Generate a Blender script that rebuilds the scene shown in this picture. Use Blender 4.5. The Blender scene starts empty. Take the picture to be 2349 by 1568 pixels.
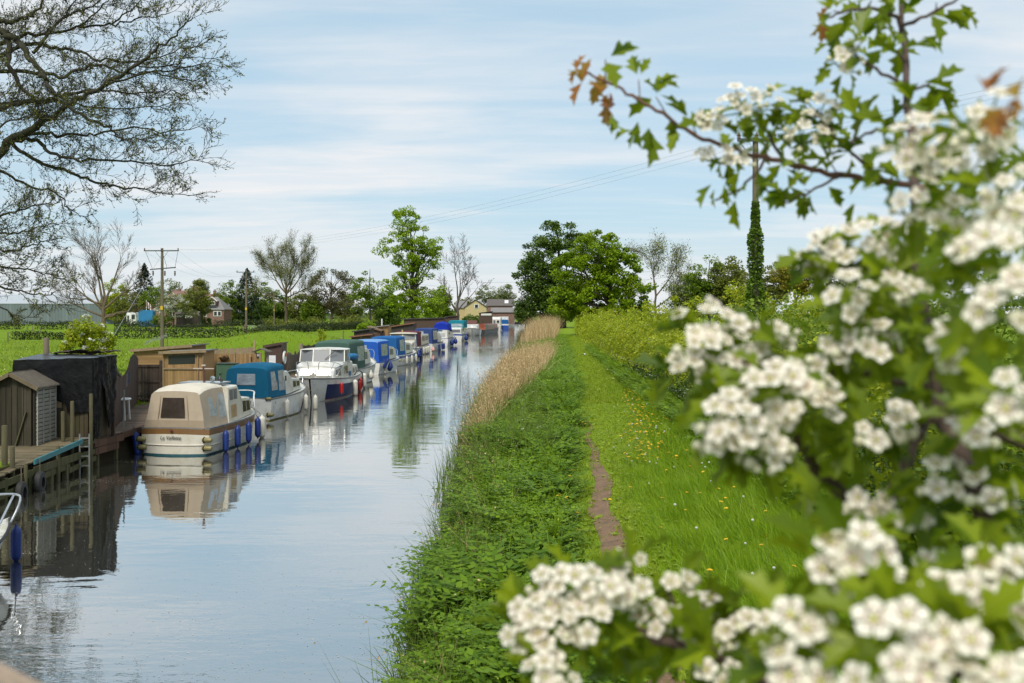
import bpy, math, random
import numpy as np
from mathutils import Vector, Matrix
rnd = random.Random(11)
RNG = np.random.default_rng(7)
SC = bpy.context.scene
COL = SC.collection
R = math.radians
PI = math.pi
# ---- survey helpers: a pixel of the 2349x1568 view and a known depth / height give a world point ----
FPX, CX, HY, CAMZ = 2284.0, 1174.5, 720.0, 4.5
def at(px, py, Y):
    return Vector(((px - CX) / FPX * Y, Y, CAMZ - (py - HY) / FPX * Y))
def onz(px, py, z=0.0):
    Y = (CAMZ - z) * FPX / (py - HY)
    return Vector(((px - CX) / FPX * Y, Y, z))
def xa(px, Y): return (px - CX) / FPX * Y
def za(py, Y): return CAMZ - (py - HY) / FPX * Y
def lerp(a, b, t): return a + (b - a) * t

# ---- object helpers ----
def link(o, parent=None):
    COL.objects.link(o)
    if parent is not None: o.parent = parent
    return o
def tag(o, label=None, cat=None, group=None, kind=None):
    if label: o['label'] = label
    if cat: o['category'] = cat
    if group: o['group'] = group
    if kind: o['kind'] = kind
    return o
def thing(name, label, cat, loc=(0, 0, 0), rotz=0.0, group=None):
    o = bpy.data.objects.new(name, None)
    o.empty_display_size = 0.2
    COL.objects.link(o)
    o.location = loc; o.rotation_euler = (0, 0, rotz)
    return tag(o, label, cat, group)
def dup(root, loc, rotz=0.0, label=None, scale=None):
    r = root.copy(); COL.objects.link(r); r.location = loc; r.rotation_euler = (0, 0, rotz)
    if label: r['label'] = label
    if scale: r.scale = (scale, scale, scale)
    for ch in list(root.children):
        c = ch.copy(); COL.objects.link(c); c.parent = r
        for g in list(ch.children):
            d = g.copy(); COL.objects.link(d); d.parent = c
    return r

class MB:
    """collects faces; build() links them as one mesh object"""
    def __init__(s): s.v = []; s.f = []; s.m = []
    def add(s, verts, faces, mi=0):
        b = len(s.v); s.v.extend(tuple(p) for p in verts)
        for f in faces:
            s.f.append(tuple(i + b for i in f)); s.m.append(mi)
        return s
    def quad(s, a, b, c, d, mi=0): return s.add((a, b, c, d), ((0, 1, 2, 3),), mi)
    def box(s, c, size, rz=0.0, mi=0, rx=0.0, ry=0.0, taper=1.0):
        hx, hy, hz = size[0] / 2, size[1] / 2, size[2] / 2
        M = Matrix.Translation(c) @ Matrix.Rotation(rz, 4, 'Z') @ Matrix.Rotation(ry, 4, 'Y') @ Matrix.Rotation(rx, 4, 'X')
        P = [M @ Vector((x * (hx if z < 0 else hx * taper), y * (hy if z < 0 else hy * taper), z * hz)) for z in (-1, 1) for x, y in ((-1, -1), (1, -1), (1, 1), (-1, 1))]
        return s.add(P, ((3, 2, 1, 0), (4, 5, 6, 7), (0, 1, 5, 4), (1, 2, 6, 5), (2, 3, 7, 6), (3, 0, 4, 7)), mi)
    def bar(s, p, q, w, h=None, mi=0, up=None):
        p = Vector(p); q = Vector(q); h = h or w
        d = (q - p)
        if d.length < 1e-6: return s
        d.normalize()
        u = Vector(up) if up else (Vector((0, 0, 1)) if abs(d.z) < .95 else Vector((1, 0, 0)))
        a = d.cross(u).normalized(); b = a.cross(d).normalized()
        P = []
        for e in (p, q):
            for sx, sy in ((-1, -1), (1, -1), (1, 1), (-1, 1)): P.append(e + a * (sx * w / 2) + b * (sy * h / 2))
        return s.add(P, ((0, 1, 2, 3), (7, 6, 5, 4), (0, 4, 5, 1), (1, 5, 6, 2), (2, 6, 7, 3), (3, 7, 4, 0)), mi)
    def tube(s, pts, rad, n=6, mi=0, cap=True):
        pts = [Vector(p) for p in pts]; k = len(pts)
        if not hasattr(rad, '__len__'): rad = [rad] * k
        b = len(s.v); ref = None
        for i in range(k):
            d = pts[min(i + 1, k - 1)] - pts[max(i - 1, 0)]
            if d.length < 1e-9: d = Vector((0, 0, 1))
            d.normalize()
            if ref is None: ref = Vector((0, 0, 1)) if abs(d.z) < .9 else Vector((1, 0, 0))
            a = d.cross(ref)
            if a.length < 1e-6: a = d.cross(Vector((.3, .8, .1)))
            a.normalize(); c = a.cross(d); ref = -c if c.dot(ref) < 0 else c
            ref = a.cross(d)
            r = rad[i]
            for j in range(n):
                an = 2 * PI * j / n
                s.v.append(tuple(pts[i] + a * (r * math.cos(an)) + ref * (r * math.sin(an))))
        for i in range(k - 1):
            for j in range(n):
                j2 = (j + 1) % n
                s.f.append((b + i * n + j, b + i * n + j2, b + (i + 1) * n + j2, b + (i + 1) * n + j)); s.m.append(mi)
        if cap and n > 2:
            s.f.append(tuple(b + j for j in range(n))[::-1]); s.m.append(mi)
            s.f.append(tuple(b + (k - 1) * n + j for j in range(n))); s.m.append(mi)
        return s
    def lathe(s, prof, c=(0, 0, 0), n=10, axis='Z', mi=0, M=None):
        """prof = [(r, h)...] ; mi may be a list per segment"""
        b = len(s.v); c = Vector(c)
        for r, h in prof:
            for j in range(n):
                an = 2 * PI * j / n; x, y = r * math.cos(an), r * math.sin(an)
                p = Vector((x, y, h)) if axis == 'Z' else (Vector((h, x, y)) if axis == 'X' else Vector((x, h, y)))
                if M is not None: p = M @ p
                s.v.append(tuple(p + c))
        for i in range(len(prof) - 1):
            for j in range(n):
                j2 = (j + 1) % n
                s.f.append((b + i * n + j, b + i * n + j2, b + (i + 1) * n + j2, b + (i + 1) * n + j))
                s.m.append(mi[i] if isinstance(mi, (list, tuple)) else mi)
        return s
    def loft(s, secs, mi=0, cap0=True, cap1=True, closed=False):
        """secs: list of equal-length polylines; mi int or function(i_section, j_segment)"""
        n = len(secs[0]); b = len(s.v)
        for sec in secs: s.v.extend(tuple(p) for p in sec)
        for i in range(len(secs) - 1):
            for j in range(n if closed else n - 1):
                j2 = (j + 1) % n
                s.f.append((b + i * n + j, b + i * n + j2, b + (i + 1) * n + j2, b + (i + 1) * n + j))
                s.m.append(mi(i, j) if callable(mi) else mi)
        m0 = mi(0, 0) if callable(mi) else mi
        if cap0: s.f.append(tuple(b + j for j in range(n))); s.m.append(m0)
        if cap1: s.f.append(tuple(b + (len(secs) - 1) * n + j for j in range(n))[::-1]); s.m.append(m0)
        return s
    def panel(s, q, u0, u1, v0, v1, th=.012, mi=0, flip=False):
        """slab proud of the bilinear quad q=(p00,p10,p11,p01)"""
        q = [Vector(p) for p in q]
        def B(u, v): return q[0] * (1 - u) * (1 - v) + q[1] * u * (1 - v) + q[2] * u * v + q[3] * (1 - u) * v
        nrm = (q[1] - q[0]).cross(q[3] - q[0]).normalized() * (-1 if flip else 1)
        c = [B(u0, v0), B(u1, v0), B(u1, v1), B(u0, v1)]
        lo = [p - nrm * .01 for p in c]; hi = [p + nrm * th for p in c]
        return s.add(lo + hi, ((4, 5, 6, 7), (0, 1, 5, 4), (1, 2, 6, 5), (2, 3, 7, 6), (3, 0, 4, 7)), mi)
    def build(s, name, mats, parent=None, smooth=False, label=None, cat=None, group=None, kind=None, bevel=0.0):
        me = bpy.data.meshes.new(name)
        me.from_pydata(s.v, [], s.f)
        if not isinstance(mats, (list, tuple)): mats = [mats]
        for m in mats: me.materials.append(m)
        if len(mats) > 1: me.polygons.foreach_set('material_index', s.m)
        if smooth:
            me.polygons.foreach_set('use_smooth', [True] * len(me.polygons))
        me.update()
        o = bpy.data.objects.new(name, me); link(o, parent)
        if smooth and smooth != 'all':
            try: me.set_sharp_from_angle(angle=R(smooth if smooth is not True else 40))
            except Exception: pass
        if bevel:
            md = o.modifiers.new('bevel', 'BEVEL'); md.width = bevel; md.segments = 2; md.limit_method = 'ANGLE'; md.angle_limit = R(40)
        return tag(o, label, cat, group, kind)

def mesh_np(name, V, F, mats, parent=None, mi=None, smooth=False, label=None, cat=None, group=None, kind=None):
    """V (n,3), F (m,k) numpy -> one object, fast"""
    me = bpy.data.meshes.new(name)
    n, m, k = len(V), len(F), F.shape[1]
    me.vertices.add(n); me.vertices.foreach_set('co', np.ascontiguousarray(V, dtype=np.float32).ravel())
    me.loops.add(m * k); me.loops.foreach_set('vertex_index', np.ascontiguousarray(F, dtype=np.int32).ravel())
    me.polygons.add(m); me.polygons.foreach_set('loop_start', np.arange(0, m * k, k, dtype=np.int32))
    if not isinstance(mats, (list, tuple)): mats = [mats]
    for x in mats: me.materials.append(x)
    if mi is not None: me.polygons.foreach_set('material_index', np.ascontiguousarray(mi, dtype=np.int32))
    if smooth: me.polygons.foreach_set('use_smooth', np.ones(m, dtype=bool))
    me.update(calc_edges=True)
    o = bpy.data.objects.new(name, me); link(o, parent)
    return tag(o, label, cat, group, kind)

def rotmats(yaw, tilt, roll):
    """(n,3,3): local z leans by tilt towards a direction, yaw about z, roll about own axis"""
    cy, sy = np.cos(yaw), np.sin(yaw); ct, st = np.cos(tilt), np.sin(tilt); cr, sr = np.cos(roll), np.sin(roll)
    z = np.zeros_like(cy); o = np.ones_like(cy)
    Rz = np.stack([np.stack([cy, -sy, z], -1), np.stack([sy, cy, z], -1), np.stack([z, z, o], -1)], -2)
    Rx = np.stack([np.stack([o, z, z], -1), np.stack([z, ct, -st], -1), np.stack([z, st, ct], -1)], -2)
    Rr = np.stack([np.stack([cr, -sr, z], -1), np.stack([sr, cr, z], -1), np.stack([z, z, o], -1)], -2)
    return Rz @ Rx @ Rr
def scatter(TV, TF, pos, rot, scale):
    """copies of a template merged: TV (k,3) TF (m,c)"""
    TV = np.asarray(TV, float); TF = np.asarray(TF, int); n = len(pos)
    sc = np.asarray(scale, float)
    if sc.ndim == 1: sc = np.repeat(sc[:, None], 3, 1)
    V = np.einsum('nij,nkj->nki', rot, TV[None] * sc[:, None, :]) + np.asarray(pos)[:, None, :]
    F = TF[None] + (np.arange(n) * len(TV))[:, None, None]
    return V.reshape(-1, 3), F.reshape(-1, TF.shape[1])
def join_np(parts):
    Vs, Fs, Ms, b = [], [], [], 0
    for i, (V, F, *m) in enumerate(parts):
        Vs.append(V); Fs.append(F + b); b += len(V); Ms.append(np.full(len(F), m[0] if m else 0))
    return np.concatenate(Vs), np.concatenate(Fs), np.concatenate(Ms)
def U(a, b, n): return RNG.uniform(a, b, n)

# ---- materials ----
_M = {}
def nodes(name):
    m = bpy.data.materials.new(name); m.use_nodes = True
    nt = m.node_tree; return m, nt, nt.nodes['Principled BSDF']
def M(name, col, rough=.6, var=.18, scale=4.0, bump=0.0, metal=0.0, spec=.5, stretch=(1, 1, 1), dirt=None, dirt_amt=.5, dirt_scale=1.2, emit=None, coat=0):
    """painted / wooden / stone surface: base colour broken up by noise, optional dirt patches"""
    if name in _M: return _M[name]
    m, nt, b = nodes(name); N = nt.nodes; L = nt.links
    tc = N.new('ShaderNodeTexCoord'); mp = N.new('ShaderNodeMapping'); mp.inputs['Scale'].default_value = stretch
    L.new(tc.outputs['Object'], mp.inputs['Vector'])
    nz = N.new('ShaderNodeTexNoise'); nz.inputs['Scale'].default_value = scale; nz.inputs['Detail'].default_value = 5; nz.inputs['Roughness'].default_value = .65
    L.new(mp.outputs[0], nz.inputs['Vector'])
    rp = N.new('ShaderNodeValToRGB'); e = rp.color_ramp.elements
    e[0].position = .25; e[1].position = .75
    e[0].color = (*[c * (1 - var) for c in col], 1); e[1].color = (*[min(1, c * (1 + var)) for c in col], 1)
    L.new(nz.outputs['Fac'], rp.inputs['Fac']); out = rp.outputs['Color']
    if dirt:
        n2 = N.new('ShaderNodeTexNoise'); n2.inputs['Scale'].default_value = dirt_scale; n2.inputs['Detail'].default_value = 8; n2.inputs['Roughness'].default_value = .7
        L.new(mp.outputs[0], n2.inputs['Vector'])
        r2 = N.new('ShaderNodeValToRGB'); r2.color_ramp.elements[0].position = .48; r2.color_ramp.elements[1].position = .68
        r2.color_ramp.elements[1].color = (dirt_amt,) * 3 + (1,)
        L.new(n2.outputs['Fac'], r2.inputs['Fac'])
        mx = N.new('ShaderNodeMixRGB'); L.new(r2.outputs['Color'], mx.inputs['Fac']); L.new(out, mx.inputs['Color1']); mx.inputs['Color2'].default_value = (*dirt, 1)
        out = mx.outputs['Color']
    L.new(out, b.inputs['Base Color'])
    b.inputs['Roughness'].default_value = rough; b.inputs['Metallic'].default_value = metal; b.inputs['Specular IOR Level'].default_value = spec
    if coat: b.inputs['Coat Weight'].default_value = coat
    if bump:
        bp = N.new('ShaderNodeBump'); bp.inputs['Strength'].default_value = bump; bp.inputs['Distance'].default_value = .02
        L.new(nz.outputs['Fac'], bp.inputs['Height']); L.new(bp.outputs['Normal'], b.inputs['Normal'])
    _M[name] = m; return m
def leafmat(name, c1, c2, c3=None, trans=.35, rough=.5, noise=.35, nscale=.6, hue=None):
    """leaf: colour random per leaf and per clump (world-scale noise), some light through it"""
    if name in _M: return _M[name]
    m, nt, b = nodes(name); N = nt.nodes; L = nt.links
    g = N.new('ShaderNodeNewGeometry'); tc = N.new('ShaderNodeTexCoord')
    nz = N.new('ShaderNodeTexNoise'); nz.inputs['Scale'].default_value = nscale; nz.inputs['Detail'].default_value = 3
    L.new(tc.outputs['Object'], nz.inputs['Vector'])
    a = N.new('ShaderNodeMath'); a.operation = 'MULTIPLY_ADD'; a.inputs[1].default_value = 1 - noise
    s = N.new('ShaderNodeMath'); s.operation = 'MULTIPLY_ADD'; s.inputs[1].default_value = noise * 2.2; s.inputs[2].default_value = -noise * .6
    L.new(nz.outputs['Fac'], s.inputs[0]); L.new(g.outputs['Random Per Island'], a.inputs[0]); L.new(s.outputs[0], a.inputs[2])
    rp = N.new('ShaderNodeValToRGB'); e = rp.color_ramp.elements
    e[0].position = .1; e[0].color = (*c1, 1); e[1].position = .8; e[1].color = (*c2, 1)
    if c3:
        x = e.new(.97); x.color = (*c3, 1)
    L.new(a.outputs[0], rp.inputs['Fac'])
    L.new(rp.outputs['Color'], b.inputs['Base Color']); b.inputs['Roughness'].default_value = rough
    b.inputs['Specular IOR Level'].default_value = .3
    if trans:
        t = N.new('ShaderNodeBsdfTranslucent'); mx = N.new('ShaderNodeMixShader'); mx.inputs[0].default_value = trans
        hs = N.new('ShaderNodeHueSaturation'); hs.inputs['Value'].default_value = 1.15; hs.inputs['Hue'].default_value = .49
        L.new(rp.outputs['Color'], hs.inputs['Color']); L.new(hs.outputs[0], t.inputs['Color'])
        L.new(b.outputs[0], mx.inputs[1]); L.new(t.outputs[0], mx.inputs[2]); L.new(mx.outputs[0], N['Material Output'].inputs['Surface'])
    _M[name] = m; return m
def glassmat(name, col=(.05, .06, .06), rough=.05):
    if name in _M: return _M[name]
    m, nt, b = nodes(name)
    b.inputs['Base Color'].default_value = (*col, 1); b.inputs['Roughness'].default_value = rough; b.inputs['IOR'].default_value = 1.55
    b.inputs['Specular IOR Level'].default_value = .4
    _M[name] = m; return m
def woodmat(name, col, pitch=.14, axis='X', rough=.8, var=.25, green=None, gap=.04, gapdark=.25, green_amt=.6):
    """boards: grain along the board, tone change per board, dark joints; axis = the direction across the boards"""
    if name in _M: return _M[name]
    m, nt, b = nodes(name); N = nt.nodes; L = nt.links
    tc = N.new('ShaderNodeTexCoord'); sp = N.new('ShaderNodeSeparateXYZ'); L.new(tc.outputs['Object'], sp.inputs[0])
    d = N.new('ShaderNodeMath'); d.operation = 'DIVIDE'; d.inputs[1].default_value = pitch
    if axis == 'XY':
        ad = N.new('ShaderNodeMath'); L.new(sp.outputs['X'], ad.inputs[0]); L.new(sp.outputs['Y'], ad.inputs[1]); L.new(ad.outputs[0], d.inputs[0])
    else: L.new(sp.outputs[axis], d.inputs[0])
    fl = N.new('ShaderNodeMath'); fl.operation = 'FLOOR'; L.new(d.outputs[0], fl.inputs[0])
    fr = N.new('ShaderNodeMath'); fr.operation = 'FRACT'; L.new(d.outputs[0], fr.inputs[0])
    wn = N.new('ShaderNodeTexWhiteNoise'); wn.noise_dimensions = '1D'; L.new(fl.outputs[0], wn.inputs['W'])
    mp = N.new('ShaderNodeMapping'); long = {'X': (14, 14, 1.2), 'Y': (14, 14, 1.2), 'Z': (1.2, 1.2, 14), 'XY': (14, 14, 1.2)}[axis]
    if name.startswith('deck'): long = (1.2, 14, 14) if axis == 'Y' else (14, 1.2, 14)
    mp.inputs['Scale'].default_value = long; L.new(tc.outputs['Object'], mp.inputs['Vector'])
    nz = N.new('ShaderNodeTexNoise'); nz.inputs['Scale'].default_value = 1.5; nz.inputs['Detail'].default_value = 6; nz.inputs['Roughness'].default_value = .7; L.new(mp.outputs[0], nz.inputs['Vector'])
    s = N.new('ShaderNodeMath'); s.operation = 'MULTIPLY_ADD'; s.inputs[1].default_value = .5; L.new(wn.outputs['Value'], s.inputs[0])
    h = N.new('ShaderNodeMath'); h.operation = 'MULTIPLY'; h.inputs[1].default_value = .6; L.new(nz.outputs['Fac'], h.inputs[0]); L.new(h.outputs[0], s.inputs[2])
    rp = N.new('ShaderNodeValToRGB'); e = rp.color_ramp.elements; e[0].position = .2; e[1].position = .75
    e[0].color = (*[c * (1 - var) for c in col], 1); e[1].color = (*[min(1, c * (1 + var)) for c in col], 1); L.new(s.outputs[0], rp.inputs['Fac'])
    out = rp.outputs['Color']
    if green:
        n2 = N.new('ShaderNodeTexNoise'); n2.inputs['Scale'].default_value = 1.3; n2.inputs['Detail'].default_value = 6; L.new(tc.outputs['Object'], n2.inputs['Vector'])
        r2 = N.new('ShaderNodeValToRGB'); r2.color_ramp.elements[0].position = .42; r2.color_ramp.elements[1].position = .66; r2.color_ramp.elements[1].color = (green_amt,) * 3 + (1,); L.new(n2.outputs['Fac'], r2.inputs['Fac'])
        mx = N.new('ShaderNodeMixRGB'); L.new(r2.outputs[0], mx.inputs['Fac']); L.new(out, mx.inputs[1]); mx.inputs[2].default_value = (*green, 1); out = mx.outputs[0]
    lt = N.new('ShaderNodeMath'); lt.operation = 'LESS_THAN'; lt.inputs[1].default_value = gap; L.new(fr.outputs[0], lt.inputs[0])
    mg = N.new('ShaderNodeMixRGB'); L.new(lt.outputs[0], mg.inputs['Fac']); L.new(out, mg.inputs[1]); mg.inputs[2].default_value = (*[c * gapdark for c in col], 1)
    L.new(mg.outputs[0], b.inputs['Base Color']); b.inputs['Roughness'].default_value = rough; b.inputs['Specular IOR Level'].default_value = .25
    bp = N.new('ShaderNodeBump'); bp.inputs['Strength'].default_value = .35; bp.inputs['Distance'].default_value = .01
    L.new(nz.outputs['Fac'], bp.inputs['Height']); L.new(bp.outputs[0], b.inputs['Normal'])
    _M[name] = m; return m
def brickmat(name, c1, c2, mortar=(.35, .32, .28), scale=3.0):
    if name in _M: return _M[name]
    m, nt, b = nodes(name); N = nt.nodes; L = nt.links
    tc = N.new('ShaderNodeTexCoord'); br = N.new('ShaderNodeTexBrick'); br.inputs['Scale'].default_value = scale
    mp = N.new('ShaderNodeMapping'); mp.inputs['Rotation'].default_value = (R(90), 0, 0); L.new(tc.outputs['Object'], mp.inputs[0]); L.new(mp.outputs[0], br.inputs['Vector'])
    br.inputs['Color1'].default_value = (*c1, 1); br.inputs['Color2'].default_value = (*c2, 1); br.inputs['Mortar'].default_value = (*mortar, 1)
    L.new(br.outputs['Color'], b.inputs['Base Color']); b.inputs['Roughness'].default_value = .85
    _M[name] = m; return m
# ================= camera, sky, sun =================
cd = bpy.data.cameras.new('camera'); cam = bpy.data.objects.new('camera', cd); COL.objects.link(cam)
cam.location = (0, 0, CAMZ); cam.rotation_euler = (R(90), 0, 0)
cd.sensor_width = 36; cd.lens = FPX / 2349 * 36; cd.shift_y = -(784 - HY) / 2349
cd.clip_start = .05; cd.clip_end = 9000
cd.dof.use_dof = True; cd.dof.focus_distance = 30; cd.dof.aperture_fstop = 9.0
SC.camera = cam
SUN_EL, SUN_AZ = R(52), R(-166)          # azimuth from +Y towards +X: the sun stands behind the camera, to the left
w = bpy.data.worlds.new('World'); SC.world = w; w.use_nodes = True
nt = w.node_tree; N = nt.nodes; L = nt.links; bg = N['Background']
sky = N.new('ShaderNodeTexSky'); sky.sky_type = 'NISHITA'; sky.sun_disc = False
sky.sun_elevation = SUN_EL; sky.sun_rotation = SUN_AZ; sky.air_density = 1.0; sky.dust_density = 1.5; sky.ozone_density = 1.6
tc = N.new('ShaderNodeTexCoord'); sp = N.new('ShaderNodeSeparateXYZ'); L.new(tc.outputs['Generated'], sp.inputs[0])
zz = N.new('ShaderNodeMath'); zz.operation = 'MAXIMUM'; zz.inputs[1].default_value = 0.0; L.new(sp.outputs['Z'], zz.inputs[0])
za_ = N.new('ShaderNodeMath'); za_.operation = 'ADD'; za_.inputs[1].default_value = .10; L.new(zz.outputs[0], za_.inputs[0])
cb = N.new('ShaderNodeCombineXYZ')
for k in ('X', 'Y'):
    dv = N.new('ShaderNodeMath'); dv.operation = 'DIVIDE'; L.new(sp.outputs[k], dv.inputs[0]); L.new(za_.outputs[0], dv.inputs[1]); L.new(dv.outputs[0], cb.inputs[k])
def cloud(scale, loc, stretch, det, lo, hi, rz=0, dist=.0):
    mp = N.new('ShaderNodeMapping'); mp.inputs['Scale'].default_value = stretch; mp.inputs['Location'].default_value = loc; mp.inputs['Rotation'].default_value = (0, 0, rz); L.new(cb.outputs[0], mp.inputs[0])
    nz = N.new('ShaderNodeTexNoise'); nz.inputs['Scale'].default_value = scale; nz.inputs['Detail'].default_value = det; nz.inputs['Roughness'].default_value = .56; nz.inputs['Distortion'].default_value = dist; L.new(mp.outputs[0], nz.inputs[0])
    rp = N.new('ShaderNodeValToRGB'); rp.color_ramp.interpolation = 'EASE'; rp.color_ramp.elements[0].position = lo; rp.color_ramp.elements[1].position = hi; L.new(nz.outputs['Fac'], rp.inputs[0])
    return rp.outputs[0]
c1 = cloud(.62, (7.4, 0.3, 0), (.62, 1.0, 1), 6, .42, .64, R(-10), .35)
c2 = cloud(1.7, (8.3, 2.2, 0), (.30, 1.15, 1), 7, .43, .70, R(-14), .5)
c3 = cloud(5.5, (1.3, 6.2, 0), (.22, 1.2, 1), 6, .42, .80, R(-16), .5)
s1 = N.new('ShaderNodeMath'); s1.operation = 'MULTIPLY_ADD'; s1.inputs[1].default_value = .60; s1.inputs[2].default_value = .02; L.new(c1, s1.inputs[0])
s2 = N.new('ShaderNodeMath'); s2.operation = 'MULTIPLY_ADD'; s2.inputs[1].default_value = .36; L.new(c2, s2.inputs[0]); L.new(s1.outputs[0], s2.inputs[2])
s3 = N.new('ShaderNodeMath'); s3.operation = 'MULTIPLY_ADD'; s3.inputs[1].default_value = .24; s3.use_clamp = True; L.new(c3, s3.inputs[0]); L.new(s2.outputs[0], s3.inputs[2])
# the streaks run together into an even pale band just over the horizon
hz = N.new('ShaderNodeMapRange'); hz.interpolation_type = 'SMOOTHSTEP'; hz.inputs[1].default_value = .0; hz.inputs[2].default_value = .10; hz.inputs[3].default_value = .8; hz.inputs[4].default_value = 0.0; L.new(sp.outputs['Z'], hz.inputs[0])
hm = N.new('ShaderNodeMixRGB'); L.new(hz.outputs[0], hm.inputs[0]); L.new(s3.outputs[0], hm.inputs[1]); hm.inputs[2].default_value = (.9, .9, .9, 1)
# thin veil: the clear parts are a hazed blue, half Nishita sky and half scattered cloud light
tint = N.new('ShaderNodeMixRGB'); tint.inputs[0].default_value = .75; L.new(sky.outputs[0], tint.inputs[1]); tint.inputs[2].default_value = (3.1, 4.3, 5.05, 1)
mx = N.new('ShaderNodeMixRGB'); L.new(hm.outputs[0], mx.inputs[0]); L.new(tint.outputs[0], mx.inputs[1]); mx.inputs[2].default_value = (5.5, 5.5, 5.55, 1)
L.new(mx.outputs[0], bg.inputs['Color']); bg.inputs['Strength'].default_value = .116
sd = bpy.data.lights.new('sun', 'SUN'); so = bpy.data.objects.new('sun', sd); COL.objects.link(so)
sd.energy = 2.25; sd.angle = R(16); sd.color = (1, .94, .83)
dirv = Vector((math.sin(SUN_AZ) * math.cos(SUN_EL), math.cos(SUN_AZ) * math.cos(SUN_EL), math.sin(SUN_EL)))
so.rotation_euler = (-dirv).to_track_quat('-Z', 'Y').to_euler(); so.location = (0, 0, 60)
SC.view_settings.view_transform = 'Standard'; SC.view_settings.look = 'None'; SC.view_settings.exposure = .5; SC.view_settings.gamma = 1
SC.cycles.use_denoising = True
try: SC.cycles.denoiser = 'OPENIMAGEDENOISE'
except Exception: pass
SC.cycles.max_bounces = 6; SC.cycles.diffuse_bounces = 3; SC.cycles.glossy_bounces = 3; SC.cycles.transmission_bounces = 4; SC.cycles.transparent_max_bounces = 8
SC.cycles.caustics_reflective = False; SC.cycles.caustics_refractive = False
SC.cycles.use_adaptive_sampling = True; SC.cycles.adaptive_threshold = .02

# ================= terrain =================
_Y = np.array([0, 50, 70, 100, 128, 163, 205, 245, 300, 411, 480, 560, 700, 1200.])
_XR = np.array([-1.12, -1.25, -.75, .5, 1.5, 2.7, 4.0, 5.1, 6.4, 8.6, 14, 30, 70, 220.])
_XL = np.array([-12.2, -12.2, -12.2, -12.1, -12.0, -11.4, -9.6, -7.9, -5.4, -1.2, 5, 21, 60, 205.])
def xr(Y): return np.interp(Y, _Y, _XR)
def xl(Y): return np.interp(Y, _Y, _XL)
def pathx(Y): return np.interp(Y, [0, 12, 15, 18, 22, 30, 44, 100, 200, 400], [1.35, 1.45, 1.5, 1.62, 1.95, 2.6, 3.6, 6.3, 11.2, 22])
def gz(X, Y):
    """ground height"""
    X = np.asarray(X, float); Y = np.asarray(Y, float)
    a, b = xl(Y), xr(Y)
    d = X - b; e = a - X
    right = np.interp(d, [0, .3, 1, 2.2, 3, 6, 8, 11, 30], [-.12, .22, .5, .85, 1.0, 1.12, 1.3, 1.2, 1.0])
    left = np.interp(e, [0, .25, 3, 12], [-.3, .72, .8, .8])
    left = left + 2.1 * np.exp(-(((X + 21.5) / 7.5) ** 2 + ((Y - 92) / 13) ** 2)) * (e > 1)
    left = left + .25 * np.exp(-(((X + 30) / 9) ** 2 + ((Y - 62) / 14) ** 2)) * (e > 1)
    bed = -1.1
    z = np.where(d > 0, right, np.where(e > 0, left, bed))
    return z
def gzs(x, y): return float(gz(x, y))
ys = np.concatenate([np.linspace(-30, 60, 91), np.linspace(62, 140, 40), np.linspace(145, 420, 56), np.linspace(440, 1000, 29), np.array([1200, 1600, 2300, 3400, 5000, 8000.])])
le = np.concatenate([np.array([6000, 3000, 1500, 800, 500, 350, 250, 180, 130, 100, 80, 65, 55.]), np.linspace(50, 2, 49), np.array([1, .5, .25, .12, 0.])])
rd = np.concatenate([np.array([0, .12, .3, .6, 1, 1.6, 2.2, 3, 4, 5, 6, 7, 8, 9.5, 11, 14, 18, 24, 30, 40, 60, 90, 140, 220, 350, 600, 1200, 3000, 6000.])])
G = []
for y in ys:
    a, b = float(xl(y)), float(xr(y))
    G.append(np.concatenate([a - le, [a + .02, a + 3, b - 3, b - .02], b + rd]))
G = np.array(G); nx = G.shape[1]; YY = np.repeat(ys[:, None], nx, 1)
Z = gz(G, YY)
V = np.stack([G, YY, Z], -1).reshape(-1, 3)
ii = np.arange(len(ys) * nx).reshape(len(ys), nx)
F = np.stack([ii[:-1, :-1], ii[:-1, 1:], ii[1:, 1:], ii[1:, :-1]], -1).reshape(-1, 4)
gm, nt, b = nodes('grass_ground'); N = nt.nodes; L = nt.links
tc = N.new('ShaderNodeTexCoord')
def nz_(scale, det=6, rough=.6, st=(1, 1, 1)):
    mp = N.new('ShaderNodeMapping'); mp.inputs['Scale'].default_value = st; L.new(tc.outputs['Object'], mp.inputs[0])
    n = N.new('ShaderNodeTexNoise'); n.inputs['Scale'].default_value = scale; n.inputs['Detail'].default_value = det; n.inputs['Roughness'].default_value = rough; L.new(mp.outputs[0], n.inputs[0]); return n.outputs['Fac']
def ramp_(src, stops):
    r = N.new('ShaderNodeValToRGB'); e = r.color_ramp.elements
    while len(e) < len(stops): e.new(.5)
    for i, (p, c) in enumerate(stops): e[i].position = p; e[i].color = (*c, 1)
    L.new(src, r.inputs[0]); return r.outputs[0]
def mix_(f, a, b_):
    m = N.new('ShaderNodeMixRGB')
    if hasattr(f, 'links') or hasattr(f, 'node'): L.new(f, m.inputs[0])
    else: m.inputs[0].default_value = f
    L.new(a, m.inputs[1])
    if isinstance(b_, tuple): m.inputs[2].default_value = (*b_, 1)
    else: L.new(b_, m.inputs[2])
    return m.outputs[0]
base = ramp_(nz_(.09, 8, .65), [(.3, (.100, .160, .006)), (.5, (.150, .220, .008)), (.72, (.210, .270, .014))])
fine = ramp_(nz_(7, 6, .75), [(.3, (.070, .155, .004)), (.7, (.190, .310, .010))])
col = mix_(.45, base, fine)
fl = ramp_(nz_(2.2, 8, .85), [(.67, (0, 0, 0)), (.73, (1, 1, 1))])
flb = ramp_(nz_(.05, 2, .5), [(.4, (0, 0, 0)), (.6, (.55, .55, .55))])
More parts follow.
